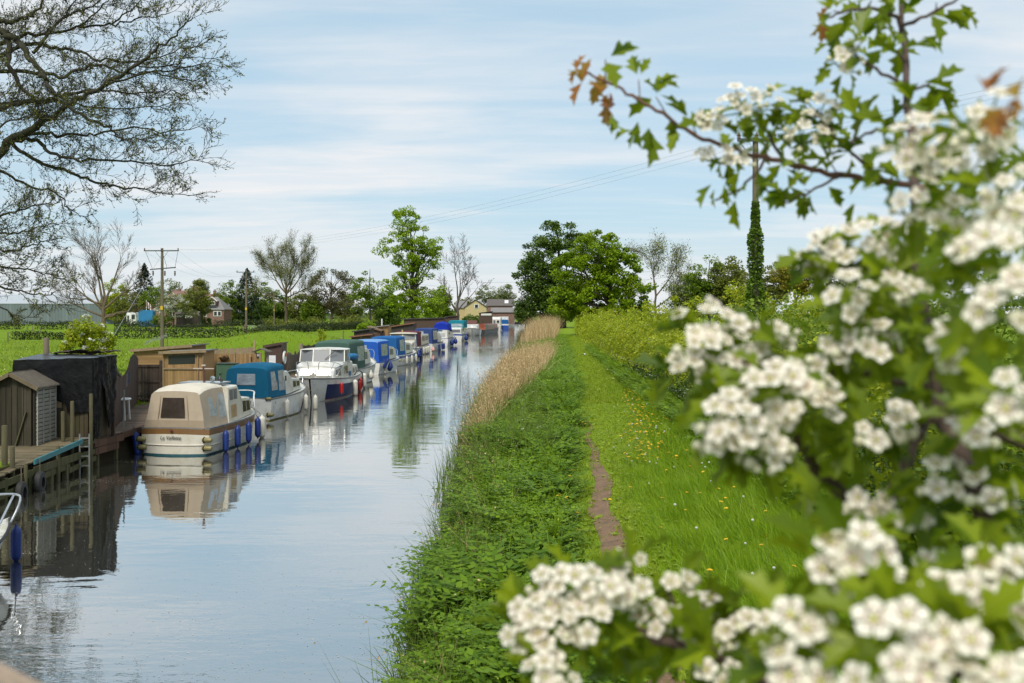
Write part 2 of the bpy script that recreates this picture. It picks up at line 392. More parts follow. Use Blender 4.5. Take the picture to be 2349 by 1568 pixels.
mm = N.new('ShaderNodeMixRGB'); mm.blend_type = 'MULTIPLY'; mm.inputs[0].default_value = 1; L.new(fl, mm.inputs[1]); L.new(flb, mm.inputs[2])
at_ = N.new('ShaderNodeVertexColor'); at_.layer_name = 'zone'
spz = N.new('ShaderNodeSeparateColor'); L.new(at_.outputs[0], spz.inputs[0])
# zone red: bare earth at the water's edge and canal bed; green: worn mown towpath strip; blue: flowery meadow
m3 = N.new('ShaderNodeMath'); m3.operation = 'MULTIPLY'; L.new(mm.outputs[0], m3.inputs[0]); L.new(spz.outputs[2], m3.inputs[1])
col = mix_(m3.outputs[0], col, (.48, .46, .16))
mown = ramp_(nz_(5, 7, .8), [(.3, (.125, .150, .016)), (.48, (.180, .265, .014)), (.75, (.25, .355, .022))])
col = mix_(spz.outputs[1], col, mown)
col = mix_(spz.outputs[0], col, (.035, .028, .018))
L.new(col, b.inputs['Base Color']); b.inputs['Roughness'].default_value = .9; b.inputs['Specular IOR Level'].default_value = .1
bp = N.new('ShaderNodeBump'); bp.inputs['Strength'].default_value = .6; bp.inputs['Distance'].default_value = .08; L.new(nz_(9, 5, .8), bp.inputs['Height']); L.new(bp.outputs[0], b.inputs['Normal'])
ground = mesh_np('ground', V, F, gm, smooth=True, kind='structure')
dX = V[:, 0] - pathx(V[:, 1]); dl = V[:, 0] - xl(V[:, 1]); dr = V[:, 0] - xr(V[:, 1])
zr = ((dl > -.45) & (dr < .35)).astype(float)
wide = np.interp(V[:, 1], [12, 24, 40, 120], [.55, .9, 1.0, 1.4])
zg_ = np.clip(1.35 - np.abs(dX) / wide, 0, 1) * (dr > .4)
zb = ((dl < -8) & (V[:, 1] < 150)).astype(float)
ca = ground.data.color_attributes.new('zone', 'FLOAT_COLOR', 'POINT')
ca.data.foreach_set('color', np.stack([zr, zg_, zb, np.ones_like(zr)], -1).astype(np.float32).ravel())

# ---- dirt path ----
mb = MB(); secs = []
prr = random.Random(3)
for i in range(120):
    y = 6 + i * .3
    wd = .21 * float(np.interp(y, [6, 14, 19, 21.5, 23.4, 27, 32.5], [1.05, 1.0, .9, .8, .55, .4, .02]))
    if y > 32.5: break
    cx = float(pathx(y)) - float(np.interp(y, [22, 27, 42], [0, .25, .35])) + .06 * math.sin(y * 1.3) + prr.uniform(-.02, .02)
    row = []
    for k in range(7):
        t = k / 6 * 2 - 1
        x = cx + t * wd * (1 + prr.uniform(-.08, .08))
        row.append((x, y, gzs(x, y) + .022 - .012 * (1 - t * t)))
    secs.append(row)
mb.loft(secs, cap0=False, cap1=False)
path_o = mb.build('path', M('path_dirt', (.195, .118, .066), .95, .35, 22, .6, dirt=(.085, .056, .038), dirt_amt=.7, dirt_scale=3), smooth='all', kind='structure')

# ================= water =================
wm, nt, b = nodes('canal_water'); N = nt.nodes; L = nt.links
tc = N.new('ShaderNodeTexCoord')
def wn(scale, st, det=3):
    mp = N.new('ShaderNodeMapping'); mp.inputs['Scale'].default_value = st; L.new(tc.outputs['Object'], mp.inputs[0])
    n = N.new('ShaderNodeTexNoise'); n.inputs['Scale'].default_value = scale; n.inputs['Detail'].default_value = det; n.inputs['Roughness'].default_value = .5; L.new(mp.outputs[0], n.inputs[0]); return n.outputs['Fac']
r1 = wn(1.0, (2.2, 4.6, 1), 3); r2 = wn(1.0, (.45, 1.1, 1), 2); msk = wn(1.0, (.16, .07, 1), 2)
rm = N.new('ShaderNodeMapRange'); rm.inputs[1].default_value = .42; rm.inputs[2].default_value = .6; rm.inputs[3].default_value = .25; rm.inputs[4].default_value = 1.0; L.new(msk, rm.inputs[0])
h1 = N.new('ShaderNodeMath'); h1.operation = 'MULTIPLY'; L.new(r1, h1.inputs[0]); L.new(rm.outputs[0], h1.inputs[1])
h2 = N.new('ShaderNodeMath'); h2.operation = 'MULTIPLY_ADD'; h2.inputs[1].default_value = 1.6; L.new(r2, h2.inputs[0]); L.new(h1.outputs[0], h2.inputs[2])
bp = N.new('ShaderNodeBump'); bp.inputs['Strength'].default_value = 1.0; bp.inputs['Distance'].default_value = .0052; L.new(h2.outputs[0], bp.inputs['Height']); L.new(bp.outputs[0], b.inputs['Normal'])
b.inputs['Base Color'].default_value = (.055, .055, .042, 1); b.inputs['Roughness'].default_value = .5; b.inputs['Specular IOR Level'].default_value = 0
# silty still water: murky body under a mirror film that strengthens towards grazing angles
gl = N.new('ShaderNodeBsdfGlossy'); gl.inputs['Roughness'].default_value = .015; gl.inputs['Color'].default_value = (.97, .97, .96, 1); L.new(bp.outputs[0], gl.inputs['Normal'])
lw = N.new('ShaderNodeLayerWeight'); lw.inputs[0].default_value = .5
fm = N.new('ShaderNodeMapRange'); fm.inputs[1].default_value = .0; fm.inputs[2].default_value = .95; fm.inputs[3].default_value = .08; fm.inputs[4].default_value = .88; L.new(lw.outputs['Facing'], fm.inputs[0])
mw = N.new('ShaderNodeMixShader'); L.new(fm.outputs[0], mw.inputs[0]); L.new(b.outputs[0], mw.inputs[1]); L.new(gl.outputs[0], mw.inputs[2]); L.new(mw.outputs[0], N['Material Output'].inputs['Surface'])
ys2 = np.concatenate([np.linspace(-20, 130, 31), np.linspace(140, 560, 43), np.array([620, 700, 900, 1200])])
mb = MB(); mb.loft([[(float(xl(y)) - .15, y, 0.0), (float(xl(y) + xr(y)) / 2, y, 0.0), (float(xr(y)) + .25, y, 0.0)] for y in ys2], cap0=False, cap1=False)
water = mb.build('water', wm, smooth='all', kind='structure')
# ================= trees, hedges =================
BARK = M('bark', (.075, .062, .048), .9, .4, 6, .6, stretch=(1, 1, .25))
BARK_G = M('bark_mossy', (.050, .046, .026), .9, .4, 6, .5, stretch=(1, 1, .3), dirt=(.07, .085, .02), dirt_amt=.6, dirt_scale=2)
TWIG = M('twig_bark', (0.126, 0.095, 0.059), .9, .3, 5)
DEADW = M('dead_wood', (.085, .070, .055), .9, .3, 5)
def LM(name, c1, c2, c3=None, **k): return leafmat(name, c1, c2, c3, **k)
L_LIME = LM('leaf_lime', (0.147, 0.259, 0.009), (0.336, 0.468, 0.021), trans=.4, nscale=.35)
L_OAK = LM('leaf_oak', (0.094, 0.187, 0.005), (0.290, 0.401, 0.010), trans=.32, nscale=.35)
L_DARK = LM('leaf_dark', (0.050, 0.107, 0.013), (0.141, 0.216, 0.029), trans=.28, nscale=.3)
L_MID = LM('leaf_mid', (0.090, 0.165, 0.012), (0.216, 0.295, 0.024), trans=.3, nscale=.3)
L_OLIVE = LM('leaf_olive', (0.116, 0.147, 0.024), (0.239, 0.259, 0.047), trans=.3, nscale=.3)
L_BRONZE = LM('leaf_bronze', (0.173, 0.181, 0.021), (0.360, 0.305, 0.043), trans=.3, nscale=.3)
L_CONI = LM('leaf_conifer', (.012, .026, .014), (.034, .055, .030), trans=.08, nscale=.4)
L_GREY = LM('leaf_grey', (0.112, 0.148, 0.043), (0.225, 0.256, 0.081), trans=.3, nscale=.3)
L_YEL = LM('leaf_yellow_green', (0.195, 0.277, 0.011), (0.448, 0.494, 0.027), (0.488, 0.296, 0.038), trans=.38, nscale=.8)
L_HEDGE = LM('leaf_hedge_far', (.020, .036, .008), (.060, .078, .018), trans=.2, nscale=.4)
BLOS = LM('blossom_white_far', (.45, .46, .38), (.70, .70, .62), trans=.2, nscale=.8)
LQ_V = [(-.5, 0, 0), (0, -.42, .10), (.5, 0, 0), (0, .42, .10)]; LQ_F = [(0, 1, 2, 3)]
def leaf_cloud(P, size, flat=1.0):
    """one bent quad per point, loosely facing the sky"""
    n = len(P)
    rot = rotmats(U(0, 2 * PI, n), np.abs(RNG.normal(0, flat, n)), U(0, 2 * PI, n))
    return scatter(LQ_V, LQ_F, P, rot, size * U(.6, 1.35, n))
def clumps_in(ell, k, shell=.55):
    """clump centres in a union of ellipsoids [(cx,cy,cz,rx,ry,rz)]"""
    ell = np.asarray(ell, float); vol = ell[:, 3] * ell[:, 4] * ell[:, 5]; idx = RNG.choice(len(ell), k, p=vol / vol.sum())
    d = RNG.normal(size=(k, 3)); d /= np.linalg.norm(d, axis=1)[:, None]
    r = U(shell ** 3, 1, k) ** (1 / 3)
    return ell[idx, :3] + d * r[:, None] * ell[idx, 3:6]
def foliage_points(C, r, per, flat=.62):
    k = len(C); d = RNG.normal(size=(k, per, 3)); d /= np.linalg.norm(d, axis=2)[:, :, None]
    rr = U(.15, 1, (k, per)) ** .5
    s = U(.65, 1.35, k)
    P = C[:, None, :] + d * (rr * s[:, None])[:, :, None] * np.array([r, r, r * flat])
    return P.reshape(-1, 3)
def limb(mb, p, q, r0, r1, sag=.12, n=6, sides=5, wob=.03):
    p = Vector(p); q = Vector(q); Ln = (q - p).length; pts = []; rad = []
    off = Vector((rnd.uniform(-1, 1), rnd.uniform(-1, 1), rnd.uniform(.2, 1))) * Ln * sag
    for i in range(n + 1):
        t = i / n
        w_ = Vector((rnd.uniform(-1, 1), rnd.uniform(-1, 1), rnd.uniform(-1, 1))) * Ln * wob * (0 < i < n)
        pts.append(p.lerp(q, t) + off * 4 * t * (1 - t) * .5 + w_); rad.append(lerp(r0, r1, t))
    mb.tube(pts, rad, sides, cap=False); return pts
def tree(name, label, base, ell, mat, nclump=60, r=1.3, per=70, leaf=.34, trunk_r=.35, fork=.35, limbs=14, bark=None, group=None, flat=.62, shell=.5, trunk_top=None, second=None, twigs=0, lean=0):
    base = Vector(base); t = thing(name, label, 'tree', base, 0, group)
    E = np.asarray(ell, float)                     # ellipsoids in local metres
    C = clumps_in(E, nclump, shell)
    C[:, 2] = np.maximum(C[:, 2], .4)
    V, F = leaf_cloud(foliage_points(C, r * 1.08, int(per * 1.7), flat), leaf * 1.12)
    mesh_np('crown', V, F, mat, t)
    top = max(e[2] + e[5] * .55 for e in E) if trunk_top is None else trunk_top
    mb = MB(); zf = top * fork
    cx = float(E[:, 0].mean()); tp = [(0, 0, -.4)]
    nseg = 8
    for i in range(1, nseg + 1):
        f = i / nseg; tp.append((lean * f + cx * f * f * .6 + rnd.uniform(-1, 1) * .015 * top, rnd.uniform(-1, 1) * .015 * top, top * f))
    mb.tube(tp, [trunk_r * (1.35 if i == 0 else 1) * (1 - .82 * i / nseg) for i in range(nseg + 1)], 8)
    order = sorted(range(len(C)), key=lambda i: rnd.random())[:limbs]
    for i in order:
        c = C[i]; zt = min(max(zf, c[2] * rnd.uniform(.45, .8)), top * .9)
        f = zt / top; k = min(int(f * nseg), nseg - 1); g = f * nseg - k
        s = Vector(tp[k]).lerp(Vector(tp[k + 1]), g)
        pts = limb(mb, s, c, trunk_r * (1 - .8 * f) * .55, trunk_r * .06, .14)
        for _ in range(twigs):
            j = rnd.randint(2, len(pts) - 1); e = pts[j] + Vector((rnd.uniform(-1, 1), rnd.uniform(-1, 1), rnd.uniform(-.3, 1))) * r * 1.4
            limb(mb, pts[j], e, trunk_r * .07, trunk_r * .015, .1, 3, 3)
    mb.build('trunk', bark or BARK, t, smooth='all')
    if second:
        m2, n2, s2 = second
        C2 = clumps_in(E, n2, .8); V, F = leaf_cloud(foliage_points(C2, r * .7, 26, flat), s2); mesh_np('blossom', V, F, m2, t)
    return t
def grow(mb, p, d, Ln, r, depth, spec, tips, up=.25):
    """recursive bare branch: wandering axis, side branches along it"""
    n = 5 if depth else 4; seg = Ln / n; pts = [Vector(p)]; rad = [r]; d = Vector(d).normalized()
    kids = []
    for i in range(n):
        d = (d + Vector((rnd.uniform(-1, 1), rnd.uniform(-1, 1), rnd.uniform(-1, 1))) * spec['wob'] + Vector((0, 0, up * .12))).normalized()
        pts.append(pts[-1] + d * seg); rad.append(max(r * (1 - .75 * (i + 1) / n), spec['rmin']))
        if depth < spec['depth'] and i >= (0 if depth else 1):
            for _ in range(spec['kids'][depth] if i < n - 1 else spec['kids'][depth] + 1):
                if rnd.random() < .85: kids.append((pts[-1].copy(), d.copy(), rad[-1]))
    mb.tube(pts, rad, 6 if depth < 1 else (4 if depth < 2 else 3), cap=False)
    if depth >= spec['depth'] - 1: tips.append(pts[-1]); tips.append(pts[len(pts) // 2])
    for q, dd, rr in kids:
        a = Vector((rnd.uniform(-1, 1), rnd.uniform(-1, 1), rnd.uniform(-.6, 1))); a = (a - dd * a.dot(dd)).normalized()
        ang = spec['ang'] * rnd.uniform(.7, 1.3)
        grow(mb, q, dd * math.cos(ang) + a * math.sin(ang), Ln * spec['ratio'] * rnd.uniform(.7, 1.2), min(rr * .6, r * .5), depth + 1, spec, tips, up)
def bare_tree(name, label, base, limbs, height, spec, bark=None, trunk_r=.3, trunk_h=.3, leaves=None, group=None, extra=None, ivy=None):
    """limbs: [(start height fraction, direction, length)]"""
    t = thing(name, label, 'tree', base, 0, group); mb = MB(); tips = []
    n = 7; tp = [Vector((rnd.uniform(-1, 1) * .012 * height * (i > 0), rnd.uniform(-1, 1) * .012 * height * (i > 0), height * trunk_h * i / n - (.4 if i == 0 else 0))) for i in range(n + 1)]
    mb.tube(tp, [trunk_r * (1.3 - .5 * i / n) if i == 0 else trunk_r * (1 - .45 * i / n) for i in range(n + 1)], 8, cap=False)
    for f, d, Ln in limbs:
        s = tp[min(int(f * n), n)]
        grow(mb, s, d, Ln * height, trunk_r * .5, 0, spec, tips)
    if extra: extra(mb, t)
    mb.build('trunk', bark or TWIG, t, smooth='all')
    if leaves:
        m, per, spread, size = leaves
        T = np.array([tuple(x) for x in tips]); P = np.repeat(T, per, 0) + RNG.normal(0, spread, (len(T) * per, 3))
        V, F = leaf_cloud(P, size, .9); mesh_np('crown', V, F, m, t)
    if ivy:
        z0, z1, rr, k = ivy
        P = np.stack([RNG.normal(0, rr, k), RNG.normal(0, rr, k), U(z0, z1, k)], -1); V, F = leaf_cloud(P, .3, 1.0); mesh_np('ivy', V, F, L_DARK, t)
    return t
def E_(px, py, w, h, base, Y, dy=None):
    """crown ellipsoid given by its outline in the view (centre, half sizes) relative to the tree's base"""
    s = Y / FPX
    return (xa(px, Y) - base[0], rnd.uniform(-.1, .1) * w * s, za(py, Y) - base[2], w * s, (dy or w) * s * .9, h * s)
def base_at(px, Y, z=None): x = xa(px, Y); return (x, Y, gzs(x, Y) if z is None else z)

# ---- the tall bright tree by the moorings ----
Y = 190; b0 = base_at(948, Y)
tree('tall_tree', 'tallest tree in the row, airy bright yellow-green crown in tiers beside the moored boats', b0,
     [E_(928, 505, 40, 34, b0, Y), E_(940, 545, 56, 40, b0, Y), E_(955, 585, 62, 34, b0, Y), E_(900, 570, 36, 34, b0, Y), E_(992, 580, 34, 34, b0, Y), E_(948, 628, 50, 24, b0, Y), E_(925, 665, 46, 40, b0, Y), E_(975, 690, 62, 42, b0, Y), E_(930, 706, 40, 28, b0, Y)],
     L_LIME, 205, .95, 66, .30, .55, .3, 46, shell=.35, trunk_top=20.5, twigs=2)
# ---- bare dead tree ----
Y = 215; b0 = base_at(1050, Y)
bare_tree('dead_tree', 'leafless dead tree with forking grey limbs right of the tall bright tree', b0,
          [(1, (-.12, 0, 1), .55), (.85, (.38, .1, .9), .5), (.7, (-.5, 0, .75), .38), (.6, (.55, 0, .7), .45), (.95, (.1, .1, 1), .5), (.5, (-.4, .2, .8), .32), (.8, (.25, -.2, .9), .45)],
          15.0, dict(depth=3, kids=[1, 2, 1, 0], ang=.6, ratio=.46, wob=.17, rmin=.026), DEADW, .34, .5)
# ---- trees along the canal on the right ----
Y = 225; b0 = base_at(1290, Y)
tree('dark_tree', 'big dark green tree overhanging the far bend of the canal', b0,
     [E_(1272, 545, 55, 38, b0, Y), E_(1255, 600, 62, 55, b0, Y), E_(1230, 650, 52, 55, b0, Y), E_(1280, 680, 70, 60, b0, Y), E_(1320, 580, 40, 55, b0, Y), E_(1215, 690, 30, 40, b0, Y), E_(1290, 722, 60, 26, b0, Y)],
     L_DARK, 300, 1.35, 80, .38, .7, .25, 20, shell=.55)
Y = 150; b0 = base_at(1405, Y)
tree('oak_tree', 'broad fresh green oak with a dark limb showing, behind the towpath hedge', b0,
     [E_(1372, 580, 62, 50, b0, Y), E_(1330, 620, 60, 48, b0, Y), E_(1420, 615, 50, 50, b0, Y), E_(1290, 670, 36, 40, b0, Y), E_(1360, 690, 80, 40, b0, Y), E_(1455, 675, 46, 44, b0, Y), E_(1400, 650, 60, 40, b0, Y), E_(1305, 705, 55, 26, b0, Y), E_(1430, 712, 60, 24, b0, Y)],
     L_OAK, 300, .92, 84, .29, .6, .2, 34, shell=.55, twigs=1)
Y = 185; b0 = base_at(1505, Y)
bare_tree('sparse_tree', 'half bare tree with thin olive leaves right of the broad oak', b0,
          [(1, (-.3, 0, 1), .42), (.9, (.5, 0, .8), .45), (.7, (.75, .1, .55), .42), (.9, (.05, .2, 1), .4), (.6, (-.6, 0, .6), .3)],
          15.5, dict(depth=3, kids=[1, 2, 1, 0], ang=.7, ratio=.5, wob=.2, rmin=.022), TWIG, .3, .5, leaves=(L_OLIVE, 4, .5, .22))
Y = 180
for px, py, ww, hh, mat, lab, nm in ((1570, 672, 42, 42, L_GREY, 'grey-olive rounded tree between the broad oak and the pair of green trees', 'olive_tree'),
                                 (1625, 635, 46, 58, L_MID, 'left of two round green trees, the brighter and denser one', 'round_tree'),
                                 (1668, 640, 34, 52, L_OLIVE, 'duller olive round tree touching the brighter green one', 'round_tree'),
                                 (1700, 660, 30, 40, L_OLIVE, 'small olive tree just left of the ivy covered pole', 'olive_tree'),
                                 (1775, 640, 46, 42, L_OLIVE, 'olive green tree just right of the ivy covered pole', 'olive_tree'),
                                 (1825, 628, 46, 40, L_BRONZE, 'bronze orange leaved round tree behind the bushes', 'bronze_tree'),
                                 (1905, 640, 48, 40, L_GREY, 'thin grey-brown tree half hidden by the white blossom', 'thin_tree'),
                                 (1990, 650, 60, 55, L_OLIVE, 'olive tree behind the blossoming branches', 'olive_tree')):
    yy = Y + rnd.uniform(-18, 25); b0 = base_at(px, yy)
    sp_ = mat is L_GREY
    tree(nm, lab, b0, [E_(px, py, ww, hh, b0, yy), E_(px - ww * .3, py + hh * .5, ww * .8, hh * .6, b0, yy), E_(px + ww * .35, py + hh * .4, ww * .7, hh * .6, b0, yy), E_(px, py + hh * .9, ww * .8, hh * .5, b0, yy)],
         mat, 90, 1.05, 66 if not sp_ else 46, .30, .3, .25, 12, group='trees beyond the towpath hedge')
# ---- trees across the fields on the left ----
FG = 'trees across the fields'
Y = 300; b0 = base_at(655, Y)
SP2 = dict(depth=3, kids=[2, 2, 2, 0], ang=.6, ratio=.46, wob=.13, rmin=.028)
bare_tree('bare_tree', 'wide pale bare tree, its fan of upright twigs just breaking leaf, behind the field', b0,
          [(1, (-.9, 0, .85), .44), (1, (-.45, .2, 1), .46), (1, (.1, .1, 1), .46), (1, (.5, 0, .9), .48), (1, (.95, 0, .75), .42), (.8, (-1.2, .1, .55), .36), (.8, (.2, -.6, 1), .44), (.9, (1.2, .2, .6), .34)],
          23.0, SP2, TWIG, .55, .42, leaves=(L_OLIVE, 4, .6, .2), group=FG)
Y = 290; b0 = base_at(760, Y)
tree('brown_tree', 'round brownish tree coming into leaf, right of the wide bare tree', b0, [E_(760, 660, 54, 48, b0, Y), E_(735, 690, 42, 40, b0, Y), E_(790, 690, 40, 40, b0, Y)],
     LM('leaf_brown', (.085, .075, .030), (.150, .140, .060), trans=.3), 90, 1.4, 42, .36, .45, .3, 40, bark=TWIG, group=FG, twigs=3)
Y = 235; b0 = base_at(850, Y)
tree('small_tree', 'small open tree with bare tufted top limbs, left of the tall bright tree', b0, [E_(840, 660, 36, 24, b0, Y), E_(870, 690, 30, 28, b0, Y), E_(825, 690, 30, 24, b0, Y), E_(848, 625, 20, 12, b0, Y)],
     L_MID, 50, 1.1, 50, .34, .3, .35, 22, bark=BARK, group=FG, twigs=1)
for px, py, ww, hh, Y, mat, nm, lab in ((533, 685, 34, 48, 330, L_MID, 'round_tree', 'bright green round tree left of the dark conifer by the pole'),
                                (610, 690, 32, 46, 335, L_MID, 'round_tree', 'green tree right of the dark conifer by the pole'),
                                (690, 700, 34, 30, 325, L_OLIVE, 'olive_tree', 'low olive tree in front of the wide bare tree'),
                                (720, 706, 26, 24, 290, L_MID, 'round_tree', 'small green tree between the bare and the brownish tree'),
                                (885, 700, 30, 32, 260, L_DARK, 'dark_bush_tree', 'dark low tree just left of the tall bright tree'),
                                (1010, 700, 28, 34, 260, L_MID, 'round_tree', 'green tree between the tall bright tree and the dead tree'),
                                (600, 712, 20, 20, 330, L_DARK, 'dark_bush_tree', 'dark bushy tree under the pole with the stay'),
                                (390, 665, 32, 26, 400, L_GREY, 'grey_tree', 'pale grey-green round tree behind the brick house roofs'),
                                (460, 662, 16, 20, 380, L_OLIVE, 'olive_tree', 'small olive tree rising between the chimneys'),
                                (448, 692, 34, 30, 275, L_OLIVE, 'garden_tree', 'green garden tree standing in front of the bungalow'),
                                (265, 680, 30, 40, 350, L_YEL, 'yellow_tree', 'yellow-green tree behind the end of the grey barn'),
                                (300, 700, 34, 32, 330, L_OLIVE, 'olive_tree', 'olive tree at the foot of the dark conifer'),
                                (350, 690, 26, 34, 320, L_MID, 'garden_tree', 'green tree right of the dark conifer behind the blue container'),
                                (1120, 678, 30, 22, 420, L_GREY, 'thin_tree', 'thin bare tree behind the cream house'),
                                (1150, 690, 26, 12, 440, L_CONI, 'dark_bush_tree', 'dark low conifer behind the brick barn'),
                                (1160, 676, 22, 24, 430, L_GREY, 'thin_tree', 'thin grey tree above the brick barn'),
                                (640, 702, 30, 30, 345, L_DARK, 'dark_bush_tree', 'dark tree standing behind the thin distant pole'),
                                (800, 702, 34, 30, 320, L_OLIVE, 'olive_tree', 'olive tree behind the gap right of the brownish tree'),
                                (575, 705, 34, 28, 345, L_DARK, 'dark_bush_tree', 'dark tree filling the foot of the conifer by the pole'),
                                (500, 705, 26, 30, 350, L_OLIVE, 'olive_tree', 'olive tree at the right end of the bungalow'),
                                (900, 705, 40, 26, 300, L_OLIVE, 'olive_tree', 'olive tree low behind the trunk of the tall bright tree'),
                                (1075, 705, 34, 20, 420, L_OLIVE, 'olive_tree', 'low olive tree behind the roof of the cream house'),
                                (1205, 712, 22, 22, 330, L_DARK, 'dark_bush_tree', 'dark bushy willow at the bend of the canal')):
    b0 = base_at(px, Y); sp_ = mat in (L_GREY,)
    tree(nm, lab, b0, [E_(px, py, ww, hh, b0, Y), E_(px - ww * .3, py + hh * .5, ww * .75, hh * .6, b0, Y), E_(px + ww * .35, py + hh * .4, ww * .7, hh * .6, b0, Y), E_(px, py + hh * 1.0, ww * .9, hh * .45, b0, Y)], mat, 100, 1.3, 58 if not sp_ else 34, .38, .35, .3, 10, group=FG)
Y = 315
def conifer(px, top, bot, ww, Y, lab, mat=L_CONI):
    b0 = base_at(px, Y); t = thing('conifer', lab, 'tree', b0, 0, FG); H = za(top, Y) - b0[2]; Wd = ww * Y / FPX
    P = []
    for i in range(230):
        f = (i + .5) / 230; z = H * (.05 + .95 * f); r = Wd * (1 - f) ** .75
        for k in range(16):
            a = rnd.uniform(0, 2 * PI); q = r * math.sqrt(rnd.uniform(.1, 1)) * (1 + .28 * math.sin(a * 5 + f * 40)); P.append((q * math.cos(a), q * math.sin(a), z - q * .25 + rnd.uniform(-.4, .4)))
    V, F = leaf_cloud(np.array(P), .62, .8); mesh_np('crown', V, F, mat, t)
    mb = MB(); mb.tube([(0, 0, -.4), (0, 0, H * .97)], [.35, .03], 7); mb.build('trunk', BARK, t, smooth='all')
conifer(331, 606, 720, 46, 335, 'dark pointed conifer beside the bungalow garden')
conifer(567, 618, 735, 54, 330, 'dark conifer between two green trees behind the second pole')
# ---- bare ash with a long drooping limb ----
Y = 225; b0 = base_at(236, Y)
def droop(mb, t):
    s = Y / FPX
    limb(mb, (.3, 0, 2.6), (92 * s, -1, 62 * s - .0), .28, .05, -.10, 8, 6)
    limb(mb, (0, 0, 6), (-105 * s, 1, 80 * s), .24, .04, .1, 8, 5)
bare_tree('bare_ash_tree', 'big leafless ash with sprawling limbs in front of the grey barn', b0,
          [(1, (-.3, 0, 1), .62), (1, (.35, 0, .9), .6), (.9, (-.75, 0, .6), .5), (.9, (.8, 0, .6), .45), (.8, (-.5, .3, .8), .5), (1, (.05, .2, 1), .6), (.6, (.95, 0, .25), .4), (.7, (-.95, 0, .3), .45)],
          19.0, dict(depth=3, kids=[2, 2, 2, 0], ang=.5, ratio=.46, wob=.18, rmin=.020), TWIG, .62, .28, extra=droop, group=FG)

# ---- blossoming trees by the bungalow ----
Y = 262; b0 = base_at(398, Y)
tree('blossom_tree', 'white blossoming small tree in front of the bungalow', b0, [E_(398, 702, 38, 28, b0, Y), E_(375, 712, 22, 20, b0, Y), E_(428, 712, 22, 18, b0, Y)], L_OLIVE, 50, 1.1, 36, .34, .25, .25, 10, second=(BLOS, 60, .3))
# ---- far wooded horizon: reads as one mass ----
P = []
for i in range(15000):
    px = rnd.uniform(-250, 2600)
    yy = rnd.uniform(620, 760); h = (4.2 + 2.2 * math.sin(px * .021) + 2.0 * math.sin(px * .0067 + 1) + 1.3 * math.sin(px * .09)) 
    if 1150 < px < 1235: h *= .6
    P.append((xa(px, yy), yy, .8 + rnd.uniform(0, max(2.5, h + 1.5))))
V, F = leaf_cloud(np.array(P), 1.7, 1.1)
mesh_np('distant_woods', V, F, LM('leaf_woods', (.045, .065, .025), (.095, .120, .045), trans=.2, nscale=.05), kind='stuff')

# ---- hedges ----
def woody(name, VF, mb, mat, t):
    """leaves with the thin stems that carry them, one mesh"""
    V, F = VF
    if mb.v: V, F, mi = join_np([(V, F), (np.array(mb.v, float), np.array(mb.f))])
    else: mi = None
    return mesh_np(name, V, F, [mat, TWIG], t, mi)
def hedge(name, label, pts, h, wd, mat, dens, leaf, group=None, tuft=None, stems=True, hvar=.15, gaps=None, blossom=None, profile=None, cat='hedge'):
    """a run of clipped leaves along the polyline pts [(x,y)], rooted in the ground"""
    x0, y0 = pts[0]; t = thing(name, label, cat, (x0, y0, gzs(x0, y0)), 0, group); z00 = gzs(x0, y0)
    P = []; mb = MB(); BP = []
    for (xA, yA), (xB, yB) in zip(pts[:-1], pts[1:]):
        Ln = math.hypot(xB - xA, yB - yA); n = int(Ln * dens * (2.6 if leaf > .2 else 1)); dx, dy = (xB - xA) / Ln, (yB - yA) / Ln
        u = U(0, 1, n); s = u * Ln
        hh = (np.interp(yA + (yB - yA) * u, *profile) if profile else h) * (1 + hvar * (np.sin(s * .9 + xA) * .5 + np.sin(s * 2.7 + 1) * .3 + np.sin(s * .23 + yA) * .6))
        a = U(-.25, PI + .25, n); rr = np.sqrt(U(.35, 1, n)) * (1 + RNG.normal(0, .06, n))
        ox = np.sign(np.cos(a)) * np.abs(np.cos(a)) ** .5 * wd * rr; oz = np.clip(np.abs(np.sin(a)) ** .6 * rr, 0.02, None) * hh * np.sign(np.sin(a))
        oz = np.where(oz < 0, U(0, .3, n) * hh, oz)
        fill = U(0, 1, n) < .35; oz = np.where(fill, U(.03, .8, n) * hh, oz); ox = np.where(fill, np.sign(U(-1, 1, n)) * wd * U(.75, 1.05, n), ox)
        X = xA + dx * s - dy * ox; Yy = yA + dy * s + dx * ox; Zz = gz(X, Yy) + oz
        if gaps is not None:
            k = np.ones(n, bool)
            for g0, g1 in gaps: k &= ~((X > g0) & (X < g1))
            X, Yy, Zz = X[k], Yy[k], Zz[k]
        P.append(np.stack([X - x0, Yy - y0, Zz - z00], -1))
        if stems:
            for k in range(int(Ln / (.9 if Ln < 80 else 2.2))):
                uu = rnd.random(); X1, Y1 = lerp(xA, xB, uu), lerp(yA, yB, uu); z1 = gzs(X1, Y1) - z00
                mb.tube([(X1 - x0, Y1 - y0, z1 - .1), (X1 - x0 + rnd.uniform(-.2, .2), Y1 - y0 + rnd.uniform(-.2, .2), z1 + h * .7)], [.035, .015], 4, cap=False)
    P = np.concatenate(P)
    if tuft: P = foliage_points(P[RNG.choice(len(P), int(len(P) / tuft[1]), replace=False)], tuft[0], tuft[1], .85)
    woody('foliage', leaf_cloud(P, leaf * (.8 if leaf > .2 else 1), 1.0), mb, mat, t)
    if blossom:
        k = RNG.choice(len(P), int(len(P) * blossom[0]), replace=False); Q = np.repeat(P[k], 5, 0) + RNG.normal(0, blossom[1], (len(k) * 5, 3)); V, F = leaf_cloud(Q, blossom[2], .9); mesh_np('blossom', V, F, BLOS, t)
    return t
HG = 'field hedges'
def HP(*a): return [(xa(px, Y), Y) for px, Y in a]
